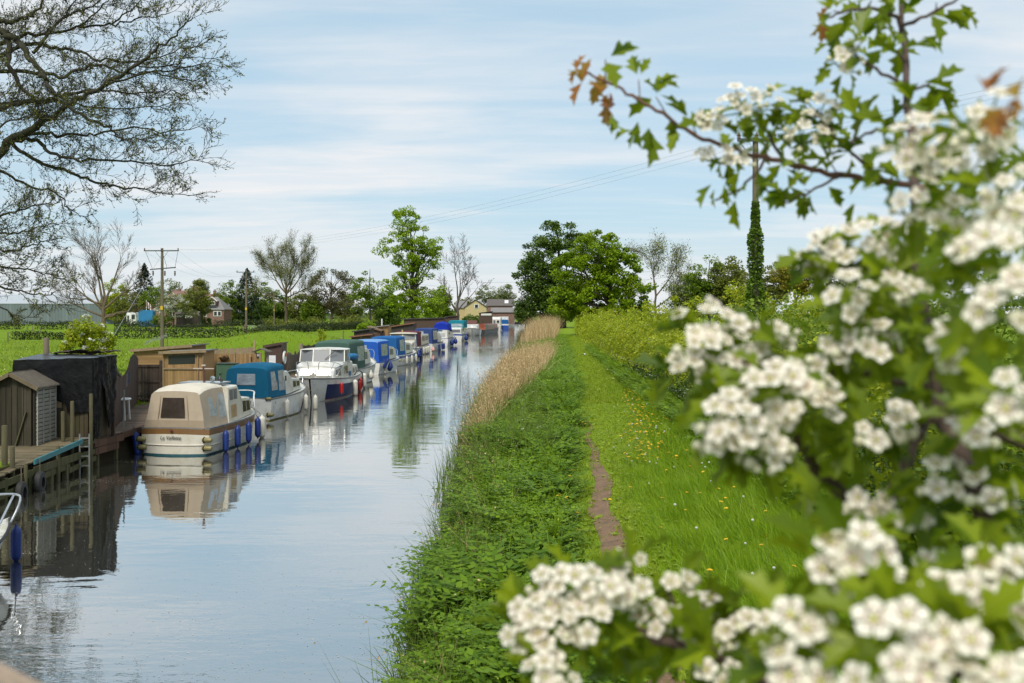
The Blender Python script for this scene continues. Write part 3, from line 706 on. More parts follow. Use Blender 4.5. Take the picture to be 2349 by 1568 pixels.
hedge('hedge', 'long front field hedge running from the second pole behind the mound', HP((590, 158), (700, 200), (880, 262)), 1.75, .9, L_HEDGE, 60, .30, HG)
hedge('hedge', 'front field hedge between the tall crossarm pole and the second pole', HP((262, 146), (420, 150), (588, 156)), 1.55, .8, L_HEDGE, 75, .28, HG)
hedge('hedge', 'front field hedge left of the flowering hawthorn shrub', HP((28, 141), (150, 141)), 1.25, .8, L_HEDGE, 75, .28, HG)
hedge('hedge', 'second field hedge behind the crossarm pole, thin at its foot', HP((262, 208), (400, 212), (540, 218)), 1.7, .8, L_HEDGE, 42, .34, HG)
hedge('hedge', 'broken line of hedge bushes below the grey barn', HP((-60, 230), (60, 230), (180, 232)), 2.0, 1.1, L_HEDGE, 40, .36, HG, gaps=[(-97, -92), (-113, -110)], hvar=.3)
hedge('hedge', 'dark hedge in front of the blue container', HP((262, 272), (352, 276)), 2.0, 1.0, L_HEDGE, 40, .4, HG)
hedge('hedge', 'garden hedge below the bungalow', HP((492, 285), (610, 300)), 1.9, 1.0, L_HEDGE, 40, .4, HG)
hedge('hedge', 'far hedge at the foot of the barn wall', HP((-80, 300), (185, 300)), 1.5, 1.0, L_HEDGE, 26, .45, HG)
hedge('hedge', 'low scrub hedge along the foot of the field trees', HP((610, 285), (740, 275), (905, 262)), 2.4, 1.6, L_OLIVE, 44, .42, HG, hvar=.5)
# towpath hedge
hedge('towpath_hedge', 'long trimmed yellow-green hedge along the right of the towpath', [(6.9, 13), (6.9, 34), (7.3, 60), (8.4, 92)], 2.4, 1.05, L_YEL, 1500, .095, None, tuft=(.26, 46), hvar=.14, profile=([12, 24, 40, 62, 92], [2.2, 2.3, 2.6, 2.9, 3.4]), blossom=(.004, .10, .06))
hedge('towpath_hedge', 'taller far end of the towpath hedge meeting the oak', [(8.5, 92.5), (10.5, 135), (13, 185)], 3.0, 1.2, L_YEL, 300, .18, None, tuft=(.4, 34), hvar=.25)
hedge('bramble_hedge', 'dark leafy lower hedge face with glossy brambles behind the blossom', [(5.95, 12), (5.95, 30), (6.3, 46), (6.6, 62)], 1.25, .45, LM('leaf_bramble', (.030, .070, .008), (.095, .150, .020), trans=.2, nscale=1.0), 620, .085, None, hvar=.25, profile=([12, 20, 30, 44, 62], [1.9, 1.7, 1.3, .9, .3]))
# big scrub bushes behind the towpath hedge
def bush(name, lab, c, rad, h, mat, n, r, per, leaf, group=None, blossom=None, cat='bush'):
    z = gzs(*c); t = thing(name, lab, cat, (c[0], c[1], z), 0, group)
    C = clumps_in([(0, 0, h * .5, rad, rad, h * .5), (rad * .5, .2, h * .4, rad * .7, rad * .7, h * .4), (-rad * .5, 0, h * .4, rad * .6, rad * .6, h * .42)], n, .6); C[:, 2] = np.maximum(C[:, 2], .15)
    mb = MB()
    for i in range(26): limb(mb, (rnd.uniform(-.3, .3), rnd.uniform(-.3, .3), -.1), C[rnd.randrange(len(C))], .05, .012, .1, 5, 4)
    woody('foliage', leaf_cloud(foliage_points(C, r, int(per * 1.3), .8), leaf), mb, mat, t)
    if blossom:
        P = foliage_points(C[RNG.choice(len(C), blossom[0])], r * .75, blossom[1], .45); P[:, 2] += r * .75; P[:, 1] -= r * .35; V, F = leaf_cloud(P, blossom[2], .7); mesh_np('blossom', V, F, BLOS, t)
    return t
bush('scrub_bush', 'large yellow-green bush rising behind the hedge at the foot of the ivy covered pole', (xa(1800, 41), 41), 1.9, 4.9, L_YEL, 95, .48, 130, .11, blossom=(10, 10, .07))
bush('scrub_bush', 'bushy yellow-green shrub right of the tallest hedge bush, partly behind blossom', (xa(1905, 38), 38), 1.9, 4.0, L_YEL, 75, .48, 120, .11)
bush('scrub_bush', 'smaller yellow-green bush above the hedge left of the ivy covered pole', (xa(1700, 44), 44), 1.4, 4.5, L_YEL, 60, .45, 110, .11, blossom=(14, 12, .08))
bush('sapling_bush', 'upright leafy sapling sticking out of the towpath hedge', (xa(1552, 52), 52), .7, 4.4, L_YEL, 26, .38, 80, .12)
bush('sapling_bush', 'loose leafy tuft rising from the hedge right of the upright sapling', (xa(1610, 50), 50), .9, 4.0, L_YEL, 30, .4, 80, .12)
bush('scrub_bush', 'tall yellow-green bush behind the blossom, right of the other scrub bushes', (xa(2040, 33), 33), 1.9, 4.6, L_YEL, 75, .48, 120, .11)
bush('scrub_bush', 'tall olive bush behind the blossom near the right edge', (xa(2240, 30), 30), 2.2, 4.8, L_MID, 75, .5, 120, .12)
bush('scrub_bush', 'low yellow-green bush between the oak and the upright sapling', (xa(1480, 62), 62), 1.6, 4.2, L_YEL, 55, .5, 100, .13)
bush('garden_bush', 'dark rounded shrub in front of the cream house', (xa(1082, 300), 300), 2.6, 3.4, L_DARK, 30, .8, 60, .34)
bush('garden_bush', 'green rounded shrub below the brick barn', (xa(1122, 312), 312), 2.0, 3.0, L_MID, 26, .8, 60, .34)
bush('garden_bush', 'green shrub in front of the left wing of the bungalow', (xa(372, 270), 270), 2.6, 3.2, L_MID, 30, .8, 60, .34)
bush('garden_bush', 'dark shrub below the dormer end of the bungalow', (xa(472, 280), 280), 2.0, 2.6, L_DARK, 26, .7, 60, .34)
# flowering hawthorn shrub in the field and small bushes
bush('hawthorn_shrub', 'bushy hawthorn shrub with white blossom behind the tarpaulin shed', (xa(200, 60), 60), 1.25, 3.3, L_YEL, 75, .36, 95, .13, blossom=(30, 26, .15))
bush('round_bush', 'single small round bright green bush in the field near the tall tree', (xa(840, 172), 172), 1.3, 2.6, L_LIME, 40, .5, 60, .22)
bush('dark_bush', 'dark bush beside the black sheds left of the moorings', (xa(962, 165), 165), 1.2, 2.6, L_DARK, 24, .5, 50, .22)
bush('garden_bush', 'yellow flowering garden shrub between the black sheds and the navy canopy boat', (xa(1010, 142), 142), .9, 2.2, L_YEL, 20, .4, 50, .16)
bush('conifer_shrub', 'little pointed yellow-green conifer shrub on the mound side', (xa(737, 82), 82), .35, 1.9, L_YEL, 18, .22, 40, .1)
# ================= boats =================
WHT = M('boat_white', (.74, .73, .69), .28, .05, 3, dirt=(.40, .37, .26), dirt_amt=.6, dirt_scale=1.9, coat=.1)
CREAM = M('boat_cream', (.70, .66, .56), .32, .06, 3, dirt=(.40, .36, .22), dirt_amt=.45, dirt_scale=1.6, coat=.1)
DECKW = M('deck_white', (.62, .61, .56), .55, .12, 6, dirt=(.30, .31, .14), dirt_amt=.6, dirt_scale=2.6)
ALGAE = M('hull_waterline_stain', (.34, .29, .13), .6, .35, 5)
NAVY = M('hull_navy', (.006, .016, .085), .5, .1, 3, spec=.15)
BLUEH = M('hull_blue', (.02, .07, .32), .3, .1, 3)
TEALB = M('boot_teal', (.012, .085, .11), .5, .25, 4)
BROWNB = M('band_brown', (.20, .105, .035), .45, .15, 4)
REDB = M('boot_red', (.24, .055, .035), .5, .2, 4)
RUBBER = M('rubber_black', (.018, .018, .018), .6, .2, 6)
GREYS = M('strake_grey', (.20, .20, .20), .5, .15, 6)
STEEL = M('stainless_rail', (.62, .62, .62), .22, .05, 4, metal=.9)
WHITEP = M('white_rail', (.78, .78, .76), .35, .05, 4)
GLS = glassmat('window_glass', (.03, .035, .035), .12)
GLSG = glassmat('window_glass_grey', (.17, .18, .19), .3)
GLSB = glassmat('window_blue_curtain', (.10, .30, .38), .12)
GLSC = M('window_white_curtain', (.50, .52, .52), .2, .12, 9, stretch=(6, 6, .4), coat=.6)
VINYL = M('clear_vinyl', (.33, .38, .42), .22, .45, 2.2, spec=.8, stretch=(1, 1, 2.5), coat=.5)
VINYLD = M('dark_vinyl', (.055, .042, .034), .18, .6, 2.0, spec=.8, coat=.5)
def FAB(n, c, v=.10): return M(n, c, .85, v, 2.5, .25, spec=.2)
F_BEIGE = FAB('canvas_beige', (.47, .385, .285)); F_BEIGE2 = FAB('canvas_beige_band', (.36, .285, .20)); F_CREAMT = FAB('canvas_cream_top', (.62, .57, .48))
F_TEAL = FAB('canvas_teal', (.010, .128, .235)); F_GREEN = FAB('canvas_green', (.060, .115, .090)); F_BLUE = FAB('canvas_bright_blue', (.020, .105, .46)); F_BLUE2 = FAB('canvas_mid_blue', (.016, .105, .30))
F_MAROON = FAB('canvas_maroon', (.125, .032, .045)); F_NAVY = FAB('canvas_navy', (.035, .065, .20)); F_ROYAL = FAB('canvas_royal', (.008, .028, .32)); F_TEAL2 = FAB('canvas_turquoise', (.012, .19, .25)); F_BROWN = FAB('canvas_brown', (.15, .065, .055))
F_LBLUE = FAB('canvas_sunned_blue', (.16, .30, .55))
FEND_B = M('fender_blue', (.004, .026, .17), .5, .12, 6); FEND_W = M('fender_white', (.66, .63, .55), .4, .12, 6, dirt=(.3, .28, .18), dirt_amt=.4); FEND_R = M('fender_red', (.42, .012, .012), .3, .1, 6)
FEND_Y = M('fender_yellowed', (.27, .23, .085), .45, .35, 5, dirt=(.08, .07, .04), dirt_amt=.7); FEND_P = M('fender_pink', (.72, .38, .34), .4, .1, 6)
ROPE = M('rope', (.16, .13, .09), .9, .3, 20); ROPED = M('rope_dark', (.03, .03, .035), .9, .2, 20)
FLAGR = M('flag_red', (.42, .03, .025), .8, .1, 6)

def hull_fn(L, B, zs, zb, stern=.9, full=2.4, rake=.45, flare=.28, tcurve=0.0, fine=.42):
    """returns P(t, k): k = level 0 keel .. 1 gunwale"""
    def half(t):
        if t < fine: return B / 2 * lerp(stern, 1, math.sin(t / fine * PI / 2))
        u = (t - fine) / (1 - fine); return B / 2 * max(.03, (1 - u ** full))
    def sheer(t): return lerp(zs, zb, max(0, (t - .25) / .75) ** 1.7) if zb > zs else lerp(zs, zb, t)
    def P(t, k, side):
        z1 = sheer(t); lev = (-.28, -.12, 0.0, .055, .55, .74, .95, 1.0)[k]; z = lev if k < 4 else .055 + (z1 - .055) * (lev - .055) / .945
        b = half(t); u = max(0, (t - fine) / (1 - fine)); zf = max(0, min(1, z / z1))
        w = b * lerp((0.0, .72, .90, .93, .98, 1.0, 1.0, 1.0)[k], (0.0, .45, .62, .66, .84, .92, .96, 1.0)[k], u)
        y = L * t - rake * (1 - zf) * u ** 2 - (tcurve * (1 - (w / (B / 2)) ** 2) if t == 0 else 0)
        return Vector((side * w, y, z))
    return half, sheer, P
HLEV = 8
def make_hull(root, L, B, zs, zb, mats, side_panel=None, **kw):
    """mats: dict bottom, boot, top, band, strake; optional side_panel=(t0,t1,material)"""
    half, sheer, P = hull_fn(L, B, zs, zb, **kw)
    T = [0, .0001, .04, .12, .22, .32, .42, .52, .62, .70, .78, .84, .90, .95, .985, 1.0]
    ml = [mats['bottom'], mats['boot'], mats['top'], mats['band'], mats['strake']]
    if side_panel: ml.append(side_panel[2])
    lm = (0, 0, 1, 2, 2, 3, 4)
    mb = MB()
    for side in (-1, 1):
        secs = [[P(max(t, .0001) if i else .0001, k, side) for k in range(HLEV)] for i, t in enumerate(T[1:])]
        def mi(i, j):
            tm = (T[i + 1] + T[i + 2]) / 2 if i + 2 < len(T) else 1
            if side_panel and j in (3, 4) and side_panel[0] < tm < side_panel[1] and j < 5: return 5
            return lm[j]
        mb.loft(secs, mi, False, False)
    # transom, cambered
    n = 9
    rows = []
    for k in range(HLEV):
        a = P(0.0001, k, 1); row = []
        for i in range(n):
            s = i / (n - 1) * 2 - 1
            row.append((a.x * s, a.y - kw.get('tcurve', 0) * (1 - s * s), a.z + (.05 * (1 - s * s) if k >= 5 else 0)))
        rows.append(row)
    for k in range(HLEV - 1):
        for i in range(n - 1):
            mb.quad(rows[k][i], rows[k][i + 1], rows[k + 1][i + 1], rows[k + 1][i], lm[k])
    mb.build('hull', ml, root, smooth=32)
    # deck a little under the gunwale, and the gunwale cap
    dk = MB(); dk.loft([[(s * max(half(t) - .02, .01), L * t, sheer(t) - .03 + .05 * (1 - abs(s))) for s in (-1, -.5, 0, .5, 1)] for t in T[1:]], cap0=False, cap1=False)
    dk.build('deck', DECKW, root, smooth='all')
    g = MB()
    for side in (-1, 1): g.tube([P(t, 7, side) + Vector((0, 0, .005)) for t in T[1:]], .028, 5)
    g.build('gunwale_rail', mats.get('rail', mats['strake']), root, smooth='all')
    return half, sheer, P
def arch(w, z0, z1, y, r=.16, top=.05, lean=0, n=3):
    """canopy / cabin cross-section from port foot over the roof to starboard foot"""
    r = min(r, (z1 - z0) * .45, w * .4)
    R_ = [(w, z0), (w - lean * .5, lerp(z0, z1 - r, .5)), (w - lean, z1 - r)]
    for i in range(1, n): a = i / n * PI / 2; R_.append((w - lean - r + r * math.cos(a), z1 - r + r * math.sin(a)))
    R_.append((w - lean - r, z1))
    R_.append(((w - lean - r) * .5, z1 + top * .75))
    pts = [(-x, y, z) for x, z in R_] + [(0, y, z1 + top)] + [(x, y, z) for x, z in reversed(R_)]
    return pts
def shell(root, name, secs, mat, roofmat=None, **k):
    """arch loft; roof strips may take a second material"""
    n = len(secs[0]); m = (n - 1) // 2
    mb = MB()
    mb.loft(secs, (lambda i, j: 1 if (roofmat and 3 <= j < n - 4) else 0), k.get('cap0', True), k.get('cap1', True))
    return mb.build(name, [mat] + ([roofmat] if roofmat else []), root, smooth=k.get('smooth', 35))
def side_quad(secs, i0, i1, side, k0=0, k1=2):
    """flat side face of an arch shell between two sections, for windows"""
    n = len(secs[0]); a, b = (k0, k1) if side < 0 else (n - 1 - k0, n - 1 - k1)
    p, q = secs[i0], secs[i1]
    return (p[a], q[a], q[b], p[b])
def window(root, q, u0, u1, v0, v1, glass=None, frame=None, flip=False, th=.008, name='window', fw=.06, split=0):
    f = None
    if frame:
        w = MB(); w.panel(q, u0, u1, v0, v1, th, flip=flip); f = w.build(name, frame, root)
        du, dv = (u1 - u0) * fw, (v1 - v0) * fw * 1.4
        g = MB(); 
        if split:
            um = (u0 + u1) / 2; g.panel(q, u0 + du, um - du * .5, v0 + dv, v1 - dv, th + .005, flip=flip); g.panel(q, um + du * .5, u1 - du, v0 + dv, v1 - dv, th + .005, flip=flip)
        else: g.panel(q, u0 + du, u1 - du, v0 + dv, v1 - dv, th + .005, flip=flip)
        g.build('pane', glass or GLS, f)
    else:
        w = MB(); w.panel(q, u0, u1, v0, v1, th, flip=flip); f = w.build(name, glass or GLS, root)
    return f
def rail(root, paths, r=.014, mat=None, name='pulpit_rail'):
    mb = MB()
    for p in paths: mb.tube(p, r, 6)
    return mb.build(name, mat or STEEL, root, smooth='all')
def smoothpath(pts, n=4):
    """Catmull-Rom through pts"""
    P = [Vector(p) for p in pts]; P = [P[0]] + P + [P[-1]]; out = []
    for i in range(1, len(P) - 2):
        for k in range(n):
            t = k / n; a, b, c, d = P[i - 1], P[i], P[i + 1], P[i + 2]
            out.append(.5 * ((2 * b) + (c - a) * t + (2 * a - 5 * b + 4 * c - d) * t * t + (3 * b - a - 3 * c + d) * t ** 3))
    out.append(P[-2]); return out
def text(name, s, root, loc, rot, size, mat, shear=0.0, ex=.002):
    cu = bpy.data.curves.new(name, 'FONT'); cu.body = s; cu.size = size; cu.shear = shear; cu.extrude = ex; cu.align_x = 'CENTER'; cu.align_y = 'CENTER'
    o = bpy.data.objects.new(name, cu); COL.objects.link(o); me = bpy.data.meshes.new_from_object(o.evaluated_get(bpy.context.evaluated_depsgraph_get())); bpy.data.objects.remove(o); me.materials.clear(); me.materials.append(mat)
    o = bpy.data.objects.new(name, me); link(o, root); o.location = loc; o.rotation_euler = rot; return o
_f_first = {}
def fender(kind, loc, label, top=None, size=1.0, rz=0, tilt=0):
    """hanging fender: body, end caps and its rope; loc = centre of the body in the world"""
    mat = {'blue': FEND_B, 'white': FEND_W, 'red': FEND_R, 'yellow': FEND_Y, 'capped': FEND_W, 'pink': FEND_P, 'drop': FEND_B, 'dropw': FEND_W, 'navydrop': FEND_B}[kind]
    t = thing('fender', label, 'fender', loc, rz, 'fenders hanging from the boats')
    t.rotation_euler = (0, tilt, rz)
    h, r = .29 * size, .095 * size
    mb = MB()
    if kind in ('drop', 'dropw', 'navydrop', 'pink'):
        prof = [(.01, .30), (.03, .28), (.05, .2), (.11, .1), (.15, -.02), (.14, -.12), (.08, -.2), (.01, -.22)]
        prof = [(a * size, b * size) for a, b in prof]; mb.lathe(prof[::-1], n=12); hh = prof[0][1]
    elif kind == 'yellow':
        prof = [(.02, -.17), (.06, -.165), (.085, -.11), (.085, .11), (.06, .165), (.02, .17)]; mb.lathe([(a * size, b * size) for a, b in prof], n=12, axis='X'); hh = 0
    else:
        prof = [(.015, -h - .07), (.03, -h - .03), (.055, -h), (r * .88, -h * .88), (r, -h * .68), (r, h * .68), (r * .88, h * .88), (.055, h), (.03, h + .03), (.02, h + .07), (.005, h + .07)]
        mb.lathe(prof, n=12); hh = h + .07
    mb.build('fender_body', mat, t, smooth=50)
    if kind == 'capped':
        for e in (-1, 1): c = MB(); c.lathe([(.013, e * (h + .085)), (.035, e * (h + .03)), (.072, e * h * .84), (r + .004, e * h * .64)][::e], n=12); c.build('fender_cap', FEND_B, t, smooth=50)
    if kind == 'yellow':
        c = MB(); c.tube([(-.10 * size * math.cos(a), 0.0, .0) if 0 else (-.10 * size, .088 * size * math.cos(a), .088 * size * math.sin(a)) for a in [i / 12 * 2 * PI for i in range(13)]], .02, 5); c.build('fender_strap', ROPED, t)
    if top:
        c = MB(); loc = Vector(loc); e = Matrix.Rotation(-rz, 3, 'Z') @ (Vector(top) - loc); c.tube([(0, 0, hh * .9), (e.x * .6, e.y * .6, lerp(hh, e.z, .6)), e], .008, 4); c.build('fender_rope', ROPED if kind in ('blue', 'navydrop') else ROPE, t)
    return t
def boat(name, label, stern_xy, heading, cat='boat', sz=1.0):
    """root at the middle of the transom on the waterline, bow along local +y"""
    t = thing(name, label, cat, (stern_xy[0], stern_xy[1], 0), heading, 'boats moored along the canal'); t.scale = (1, 1, sz); return t
def Wp(root, p): return Matrix.Translation(root.location) @ Matrix.Rotation(root.rotation_euler.z, 4, 'Z') @ Vector((p[0], p[1], p[2] * root.scale.z))
def hang(root, P, t, side, kind, drop, label, size=1.0, off=None):
    p = P(t, 7, side); o = off if off is not None else .11 * size
    top = Wp(root, p + Vector((0, 0, .02))); c = Wp(root, (p.x + side * o, p.y, p.z - drop)); fender(kind, c, label, top, size)
def canopy(root, y0, y1, w0, w1, z0, z1, mat, roof=None, lean=.08, slope=.12, r=.2, wins=(), name='canopy', aft=.0, top=.06, aftwin=None, foot=None):
    """fabric cover between y0 (aft) and y1; aft face leans by slope"""
    secs = [arch(w0, z0, z1 - .10, y0 - aft, r, top * .6, lean), arch(w0 * .995, z0, z1, y0 + slope, r, top, lean), arch((w0 + w1) / 2, z0, z1 + .05, (y0 + y1) / 2, r, top, lean), arch(w1, z0, z1 + .03, y1, r, top, lean)]
    # aft face: foot further aft than its top edge
    s0 = [(x, y0 - aft - (slope * .2 if z < z0 + .01 else 0), z) for x, y, z in secs[0]]; secs[0] = s0
    o = shell(root, name, secs, mat, roof, smooth=30)
    for (side, u0, u1, v0, v1, m) in wins:
        q = side_quad(secs, 1, 3, side); window(o, q, u0, u1, v0, v1, m, None, side < 0, .006, 'canopy_window')
    if aftwin:
        u0, u1, v0, v1, m = aftwin
        n = len(secs[0]); q = (secs[0][0], secs[0][n - 1], secs[0][n - 3], secs[0][2])
        window(o, q, u0, u1, v0, v1, m, None, False, .006, 'canopy_window')
    return o, secs
def cabin(root, secs, mat, name='cabin', wins=(), frame=None):
    """secs = [(y, halfwidth, z_roof)] ; foot on z given per section"""
    A = [arch(w, z0, z1, y, .07, .04, .05) for (y, w, z0, z1) in secs]
    o = shell(root, name, A, mat, smooth=28)
    for (i0, i1, side, u0, u1, v0, v1, m) in wins:
        q = side_quad(A, i0, i1, side)
        window(o, q, u0, u1, v0, v1, m, frame or STEEL, side < 0, .010, split=1 if (u1 - u0) > .35 else 0)
    return o, A
def front_face(A, i):
    s = A[i]; n = len(s); return (s[0], s[n - 1], s[n - 3], s[2])
def windscreen(root, base, tops, mat_frame, glass, name='windscreen'):
    """base/tops: polylines of equal length; one pane per span with a frame round each"""
    f = MB()
    for i in range(len(base)): f.bar(base[i], tops[i], .045, .045)
    for i in range(len(base) - 1): f.bar(base[i], base[i + 1], .04, .04); f.bar(tops[i], tops[i + 1], .05, .05)
    o = f.build(name, mat_frame, root)
    for i in range(len(base) - 1):
        g = MB(); q = (base[i], base[i + 1], tops[i + 1], tops[i]); g.panel(q, .02, .98, .02, .98, .004); g.build('pane', glass, o)
    return o
HD = -R(8)

# --- 0: bow of a small white boat at the left edge ---
b = boat('small_cruiser', 'white bow with a bent steel pulpit rail entering at the left edge', (-9.66, 12.65), -R(6))
mt = dict(bottom=GREYS, boot=WHT, top=WHT, band=WHT, strake=RUBBER)
hf, sh, P = make_hull(b, 5.4, 2.1, .62, .80, mt, rake=.75, full=2.1)
cabin(b, [(1.0, .75, .6, 1.05), (3.2, .68, .66, 1.02), (4.3, .42, .70, .80)], WHT)
rail(b, [smoothpath([(-.5, 4.3, .78), (-.42, 4.55, 1.20), (-.3, 4.8, 1.28), (.18, 5.22, 1.27), (.3, 5.25, 1.15), (.24, 5.05, .78)]), smoothpath([(.2, 5.22, 1.26), (.45, 4.7, 1.2), (.5, 4.2, .76)]), [(-.3, 4.8, 1.28), (-.3, 4.85, .79)]], .022, STEEL)
fender('blue', Vector(onz(37, 1285, .02)) + Vector((0, 0, .29)), 'blue fender by the bow at the left edge', Wp(b, (.35, 5.0, .82)), 1.0)

# --- 1: cream cruiser with beige canopy ---
b = boat('cabin_cruiser', 'cream cabin cruiser with beige canopy and brown band across the stern', (-10.72, 31.7), HD)
mt = dict(bottom=TEALB, boot=TEALB, top=CREAM, band=BROWNB, strake=GREYS)
hf, sh, P = make_hull(b, 5.7, 2.36, .86, 1.08, mt, stern=.97, tcurve=.22, full=2.2, rake=.5, fine=.5)
k = MB(); k.tube([P(.0001, 7, -1) * 1 if 0 else Vector((x, -.23 * (1 - (x / 1.14) ** 2), .335)) for x in np.linspace(-1.08, 1.08, 11)], .018, 5); k.tube([P(t, 4, 1) * 1.0 + Vector((.005, 0, -.16)) for t in (.001, .1, .2, .3, .4, .5, .6, .7)], .018, 5); k.build('rubbing_strake', CREAM, b, smooth='all')
t_ = text('name_lettering', 'La Vallette', b, (-.05, -.245, .57), (R(90), 0, 0), .165, M('lettering_dark', (.02, .02, .02), .5), .35)
k = MB(); k.lathe([(.0, -.03), (.045, -.02), (.045, .0), (.0, .004)], (0, -.255, .80), 8, 'Y'); k.build('fuel_cap', M('maroon_cap', (.12, .02, .02)), b)
c, secs = canopy(b, .02, 1.75, 1.02, 1.02, .86, 2.10, F_BEIGE, F_CREAMT, lean=.19, slope=.34, r=.17, wins=((1, .10, .52, .30, .86, VINYL), (1, .60, .97, .20, .92, VINYL), (-1, .15, .85, .3, .85, VINYL)), aftwin=(.25, .68, .34, .99, VINYLD), aft=.02)
k = MB(); n_ = len(secs[0]); k.panel((secs[0][0], secs[0][n_ - 1], secs[0][n_ - 3], secs[0][2]), .0, 1.0, .0, .26, .005); k.build('canopy_band', F_BEIGE2, c)
for u in (.2, .73): k = MB(); k.panel((secs[0][0], secs[0][n_ - 1], secs[0][n_ - 3], secs[0][2]), u, u + .012, .0, 1.05, .010); k.build('canopy_seam', F_BEIGE2, c)
cb_, A = cabin(b, [(1.7, 1.05, .86, 2.05), (2.55, 1.02, .88, 2.06), (2.95, .98, .90, 1.60), (3.9, .90, .95, 1.54), (4.6, .60, 1.0, 1.34), (4.9, .40, 1.02, 1.1)], CREAM,
     wins=((0, 1, 1, .05, .95, .62, 1.0, GLSG), (2, 3, 1, .05, .96, .22, .97, GLS), (3, 4, 1, .06, .92, .25, .95, GLSG), (0, 1, -1, .05, .95, .55, 1.0, GLSG)), frame=CREAM)
q = side_quad(A, 0, 1, 1); k = MB(); k.panel(q, .25, .8, .12, .5, .012); k.build('side_panel', M('plywood', (.42, .27, .12), .6, .2, 6), cb_)
n_ = len(A[1]); windscreen(b, [Vector((-.93, 2.97, 1.50)), Vector((0, 3.05, 1.52)), Vector((.93, 2.97, 1.50))], [Vector((-.9, 2.6, 2.03)), Vector((0, 2.66, 2.07)), Vector((.9, 2.6, 2.03))], CREAM, GLSG)
k = MB(); k.box((0, 2.1, 2.16), (1.5, .85, .06)); k.build('roof_hatch', M('smoked_hatch', (.16, .19, .21), .12, .1, 3), b, bevel=.015)
for x_ in (-.62, .72): k = MB(); k.bar((x_, 1.8, 2.15), (x_, 2.5, 2.15), .03); k.build('grab_rail', M('teak', (.17, .09, .045), .6, .2, 8), b)
k = MB(); k.tube([(-.1, 2.3, 2.1), (-.16, 2.35, 2.72)], [.045, .04], 8); k.build('mast', M('mast_brown', (.10, .035, .025), .5, .2, 5), b, smooth=40)
k = MB(); k.bar((-.52, 2.35, 2.62), (.22, 2.35, 2.62), .05, .03); k.box((-.15, 2.35, 2.73), (.13, .08, .05)); k.build('mast_arm', M('mast_arm', (.5, .42, .36), .5), b)
k = MB(); k.lathe([(.02, -.06), (.08, -.05), (.085, .04), (.05, .07), (0, .075)], (.12, 2.45, 2.28), 10, 'Y'); k.tube([(.12, 2.45, 2.14), (.12, 2.45, 2.25)], .02, 6); k.build('search_lamp', STEEL, b, smooth=40)
k = MB(); k.lathe([(.01, 0), (.05, .0), (.05, .1), (.03, .13), (0, .13)], (.42, 2.5, 2.13), 8); k.build('horn', RUBBER, b, smooth=40)
rail(b, [smoothpath([(-.78, 4.5, 1.06), (-.72, 4.6, 1.5), (-.45, 5.25, 1.62), (0, 5.55, 1.64), (.45, 5.25, 1.62), (.72, 4.6, 1.5), (.78, 4.5, 1.06)]), [(.42, 5.22, 1.08), (.45, 5.25, 1.62)], [(-.42, 5.22, 1.08), (-.45, 5.25, 1.62)]], .02, WHITEP)
for t, lab in ((.16, 'blue fender nearest the stern on the starboard side of the cream cruiser'), (.32, 'second blue fender along the cream cruiser, counted from its stern'), (.48, 'third blue fender along the cream cruiser, counted from its stern'), (.66, 'blue fender next to the big white one at the bow of the cream cruiser')):
    hang(b, P, t, 1, 'blue', .47 + .05 * (t < .3), lab, 1.12)
hang(b, P, .80, 1, 'white', .60, 'big white fender at the bow of the cream cruiser', 1.35, off=.24)
for x, z, lab in ((1.10, .50, 'upper yellowed fender on the starboard stern corner of the cream cruiser'), (1.10, .24, 'lower yellowed fender on the starboard stern corner of the cream cruiser'), (-1.13, .50, 'upper yellowed fender on the port stern corner of the cream cruiser'), (-1.10, .24, 'lower yellowed fender on the port stern corner of the cream cruiser')):
    fender('yellow', Wp(b, (x, -.07, z)), lab, None, .95, HD)
fender('blue', (-12.02, 31.9, .32), 'blue fender hanging under the brown jetty left of the cream cruiser', (-12.1, 32.0, .9), 1.25, 0, R(-8))
# red ensign on a staff at the next boat's stern
# --- 2: teal canopy cruiser ---
b = boat('cabin_cruiser', 'small white cruiser with a teal canopy and clinker style sides', (-11.2, 41.9), -R(9))
mt = dict(bottom=ALGAE, boot=ALGAE, top=WHT, band=WHT, strake=GREYS)
hf, sh, P = make_hull(b, 6.2, 2.35, .92, 1.22, mt, stern=.97, full=2.3, rake=.75, fine=.45)
k = MB()
for lev in (.30, .44, .58, .72):
    k.tube([P(t, 3, 1).lerp(P(t, 6, 1), lev) + Vector((.004, 0, 0)) for t in (.002, .15, .3, .45, .6, .72, .82, .9, .96)], .010, 4)
k.build('clinker_lines', M('clinker_edge', (.50, .50, .47), .5), b)
k = MB(); k.panel((P(.0001, 3, -1), P(.0001, 3, 1), P(.0001, 6, 1), P(.0001, 6, -1)), .12, .60, .22, .95, .006); k.build('engine_well', M('dark_well', (.02, .018, .017), .7), b)
k = MB(); k.box((.0 - .12, -.22, .42), (.30, .36, .34)); k.box((-.12, -.2, .05), (.12, .16, .5)); k.build('outboard_motor', M('outboard_grey', (.22, .23, .25), .35, .1, 5), b, bevel=.05)
text('name_lettering', 'MADELIN', b, (P(.07, 4, 1).x + .022, .62, .72), (R(90), 0, R(90)), .14, M('lettering_blue', (.06, .2, .45), .5), .3)
c, secs = canopy(b, .08, 1.9, 1.0, 1.02, .95, 2.28, F_TEAL, None, lean=.10, slope=.25, r=.2, wins=((1, .08, .46, .25, .95, VINYL), (1, .56, .96, .2, .95, VINYL)), aftwin=(.27, .71, .52, .98, VINYL))
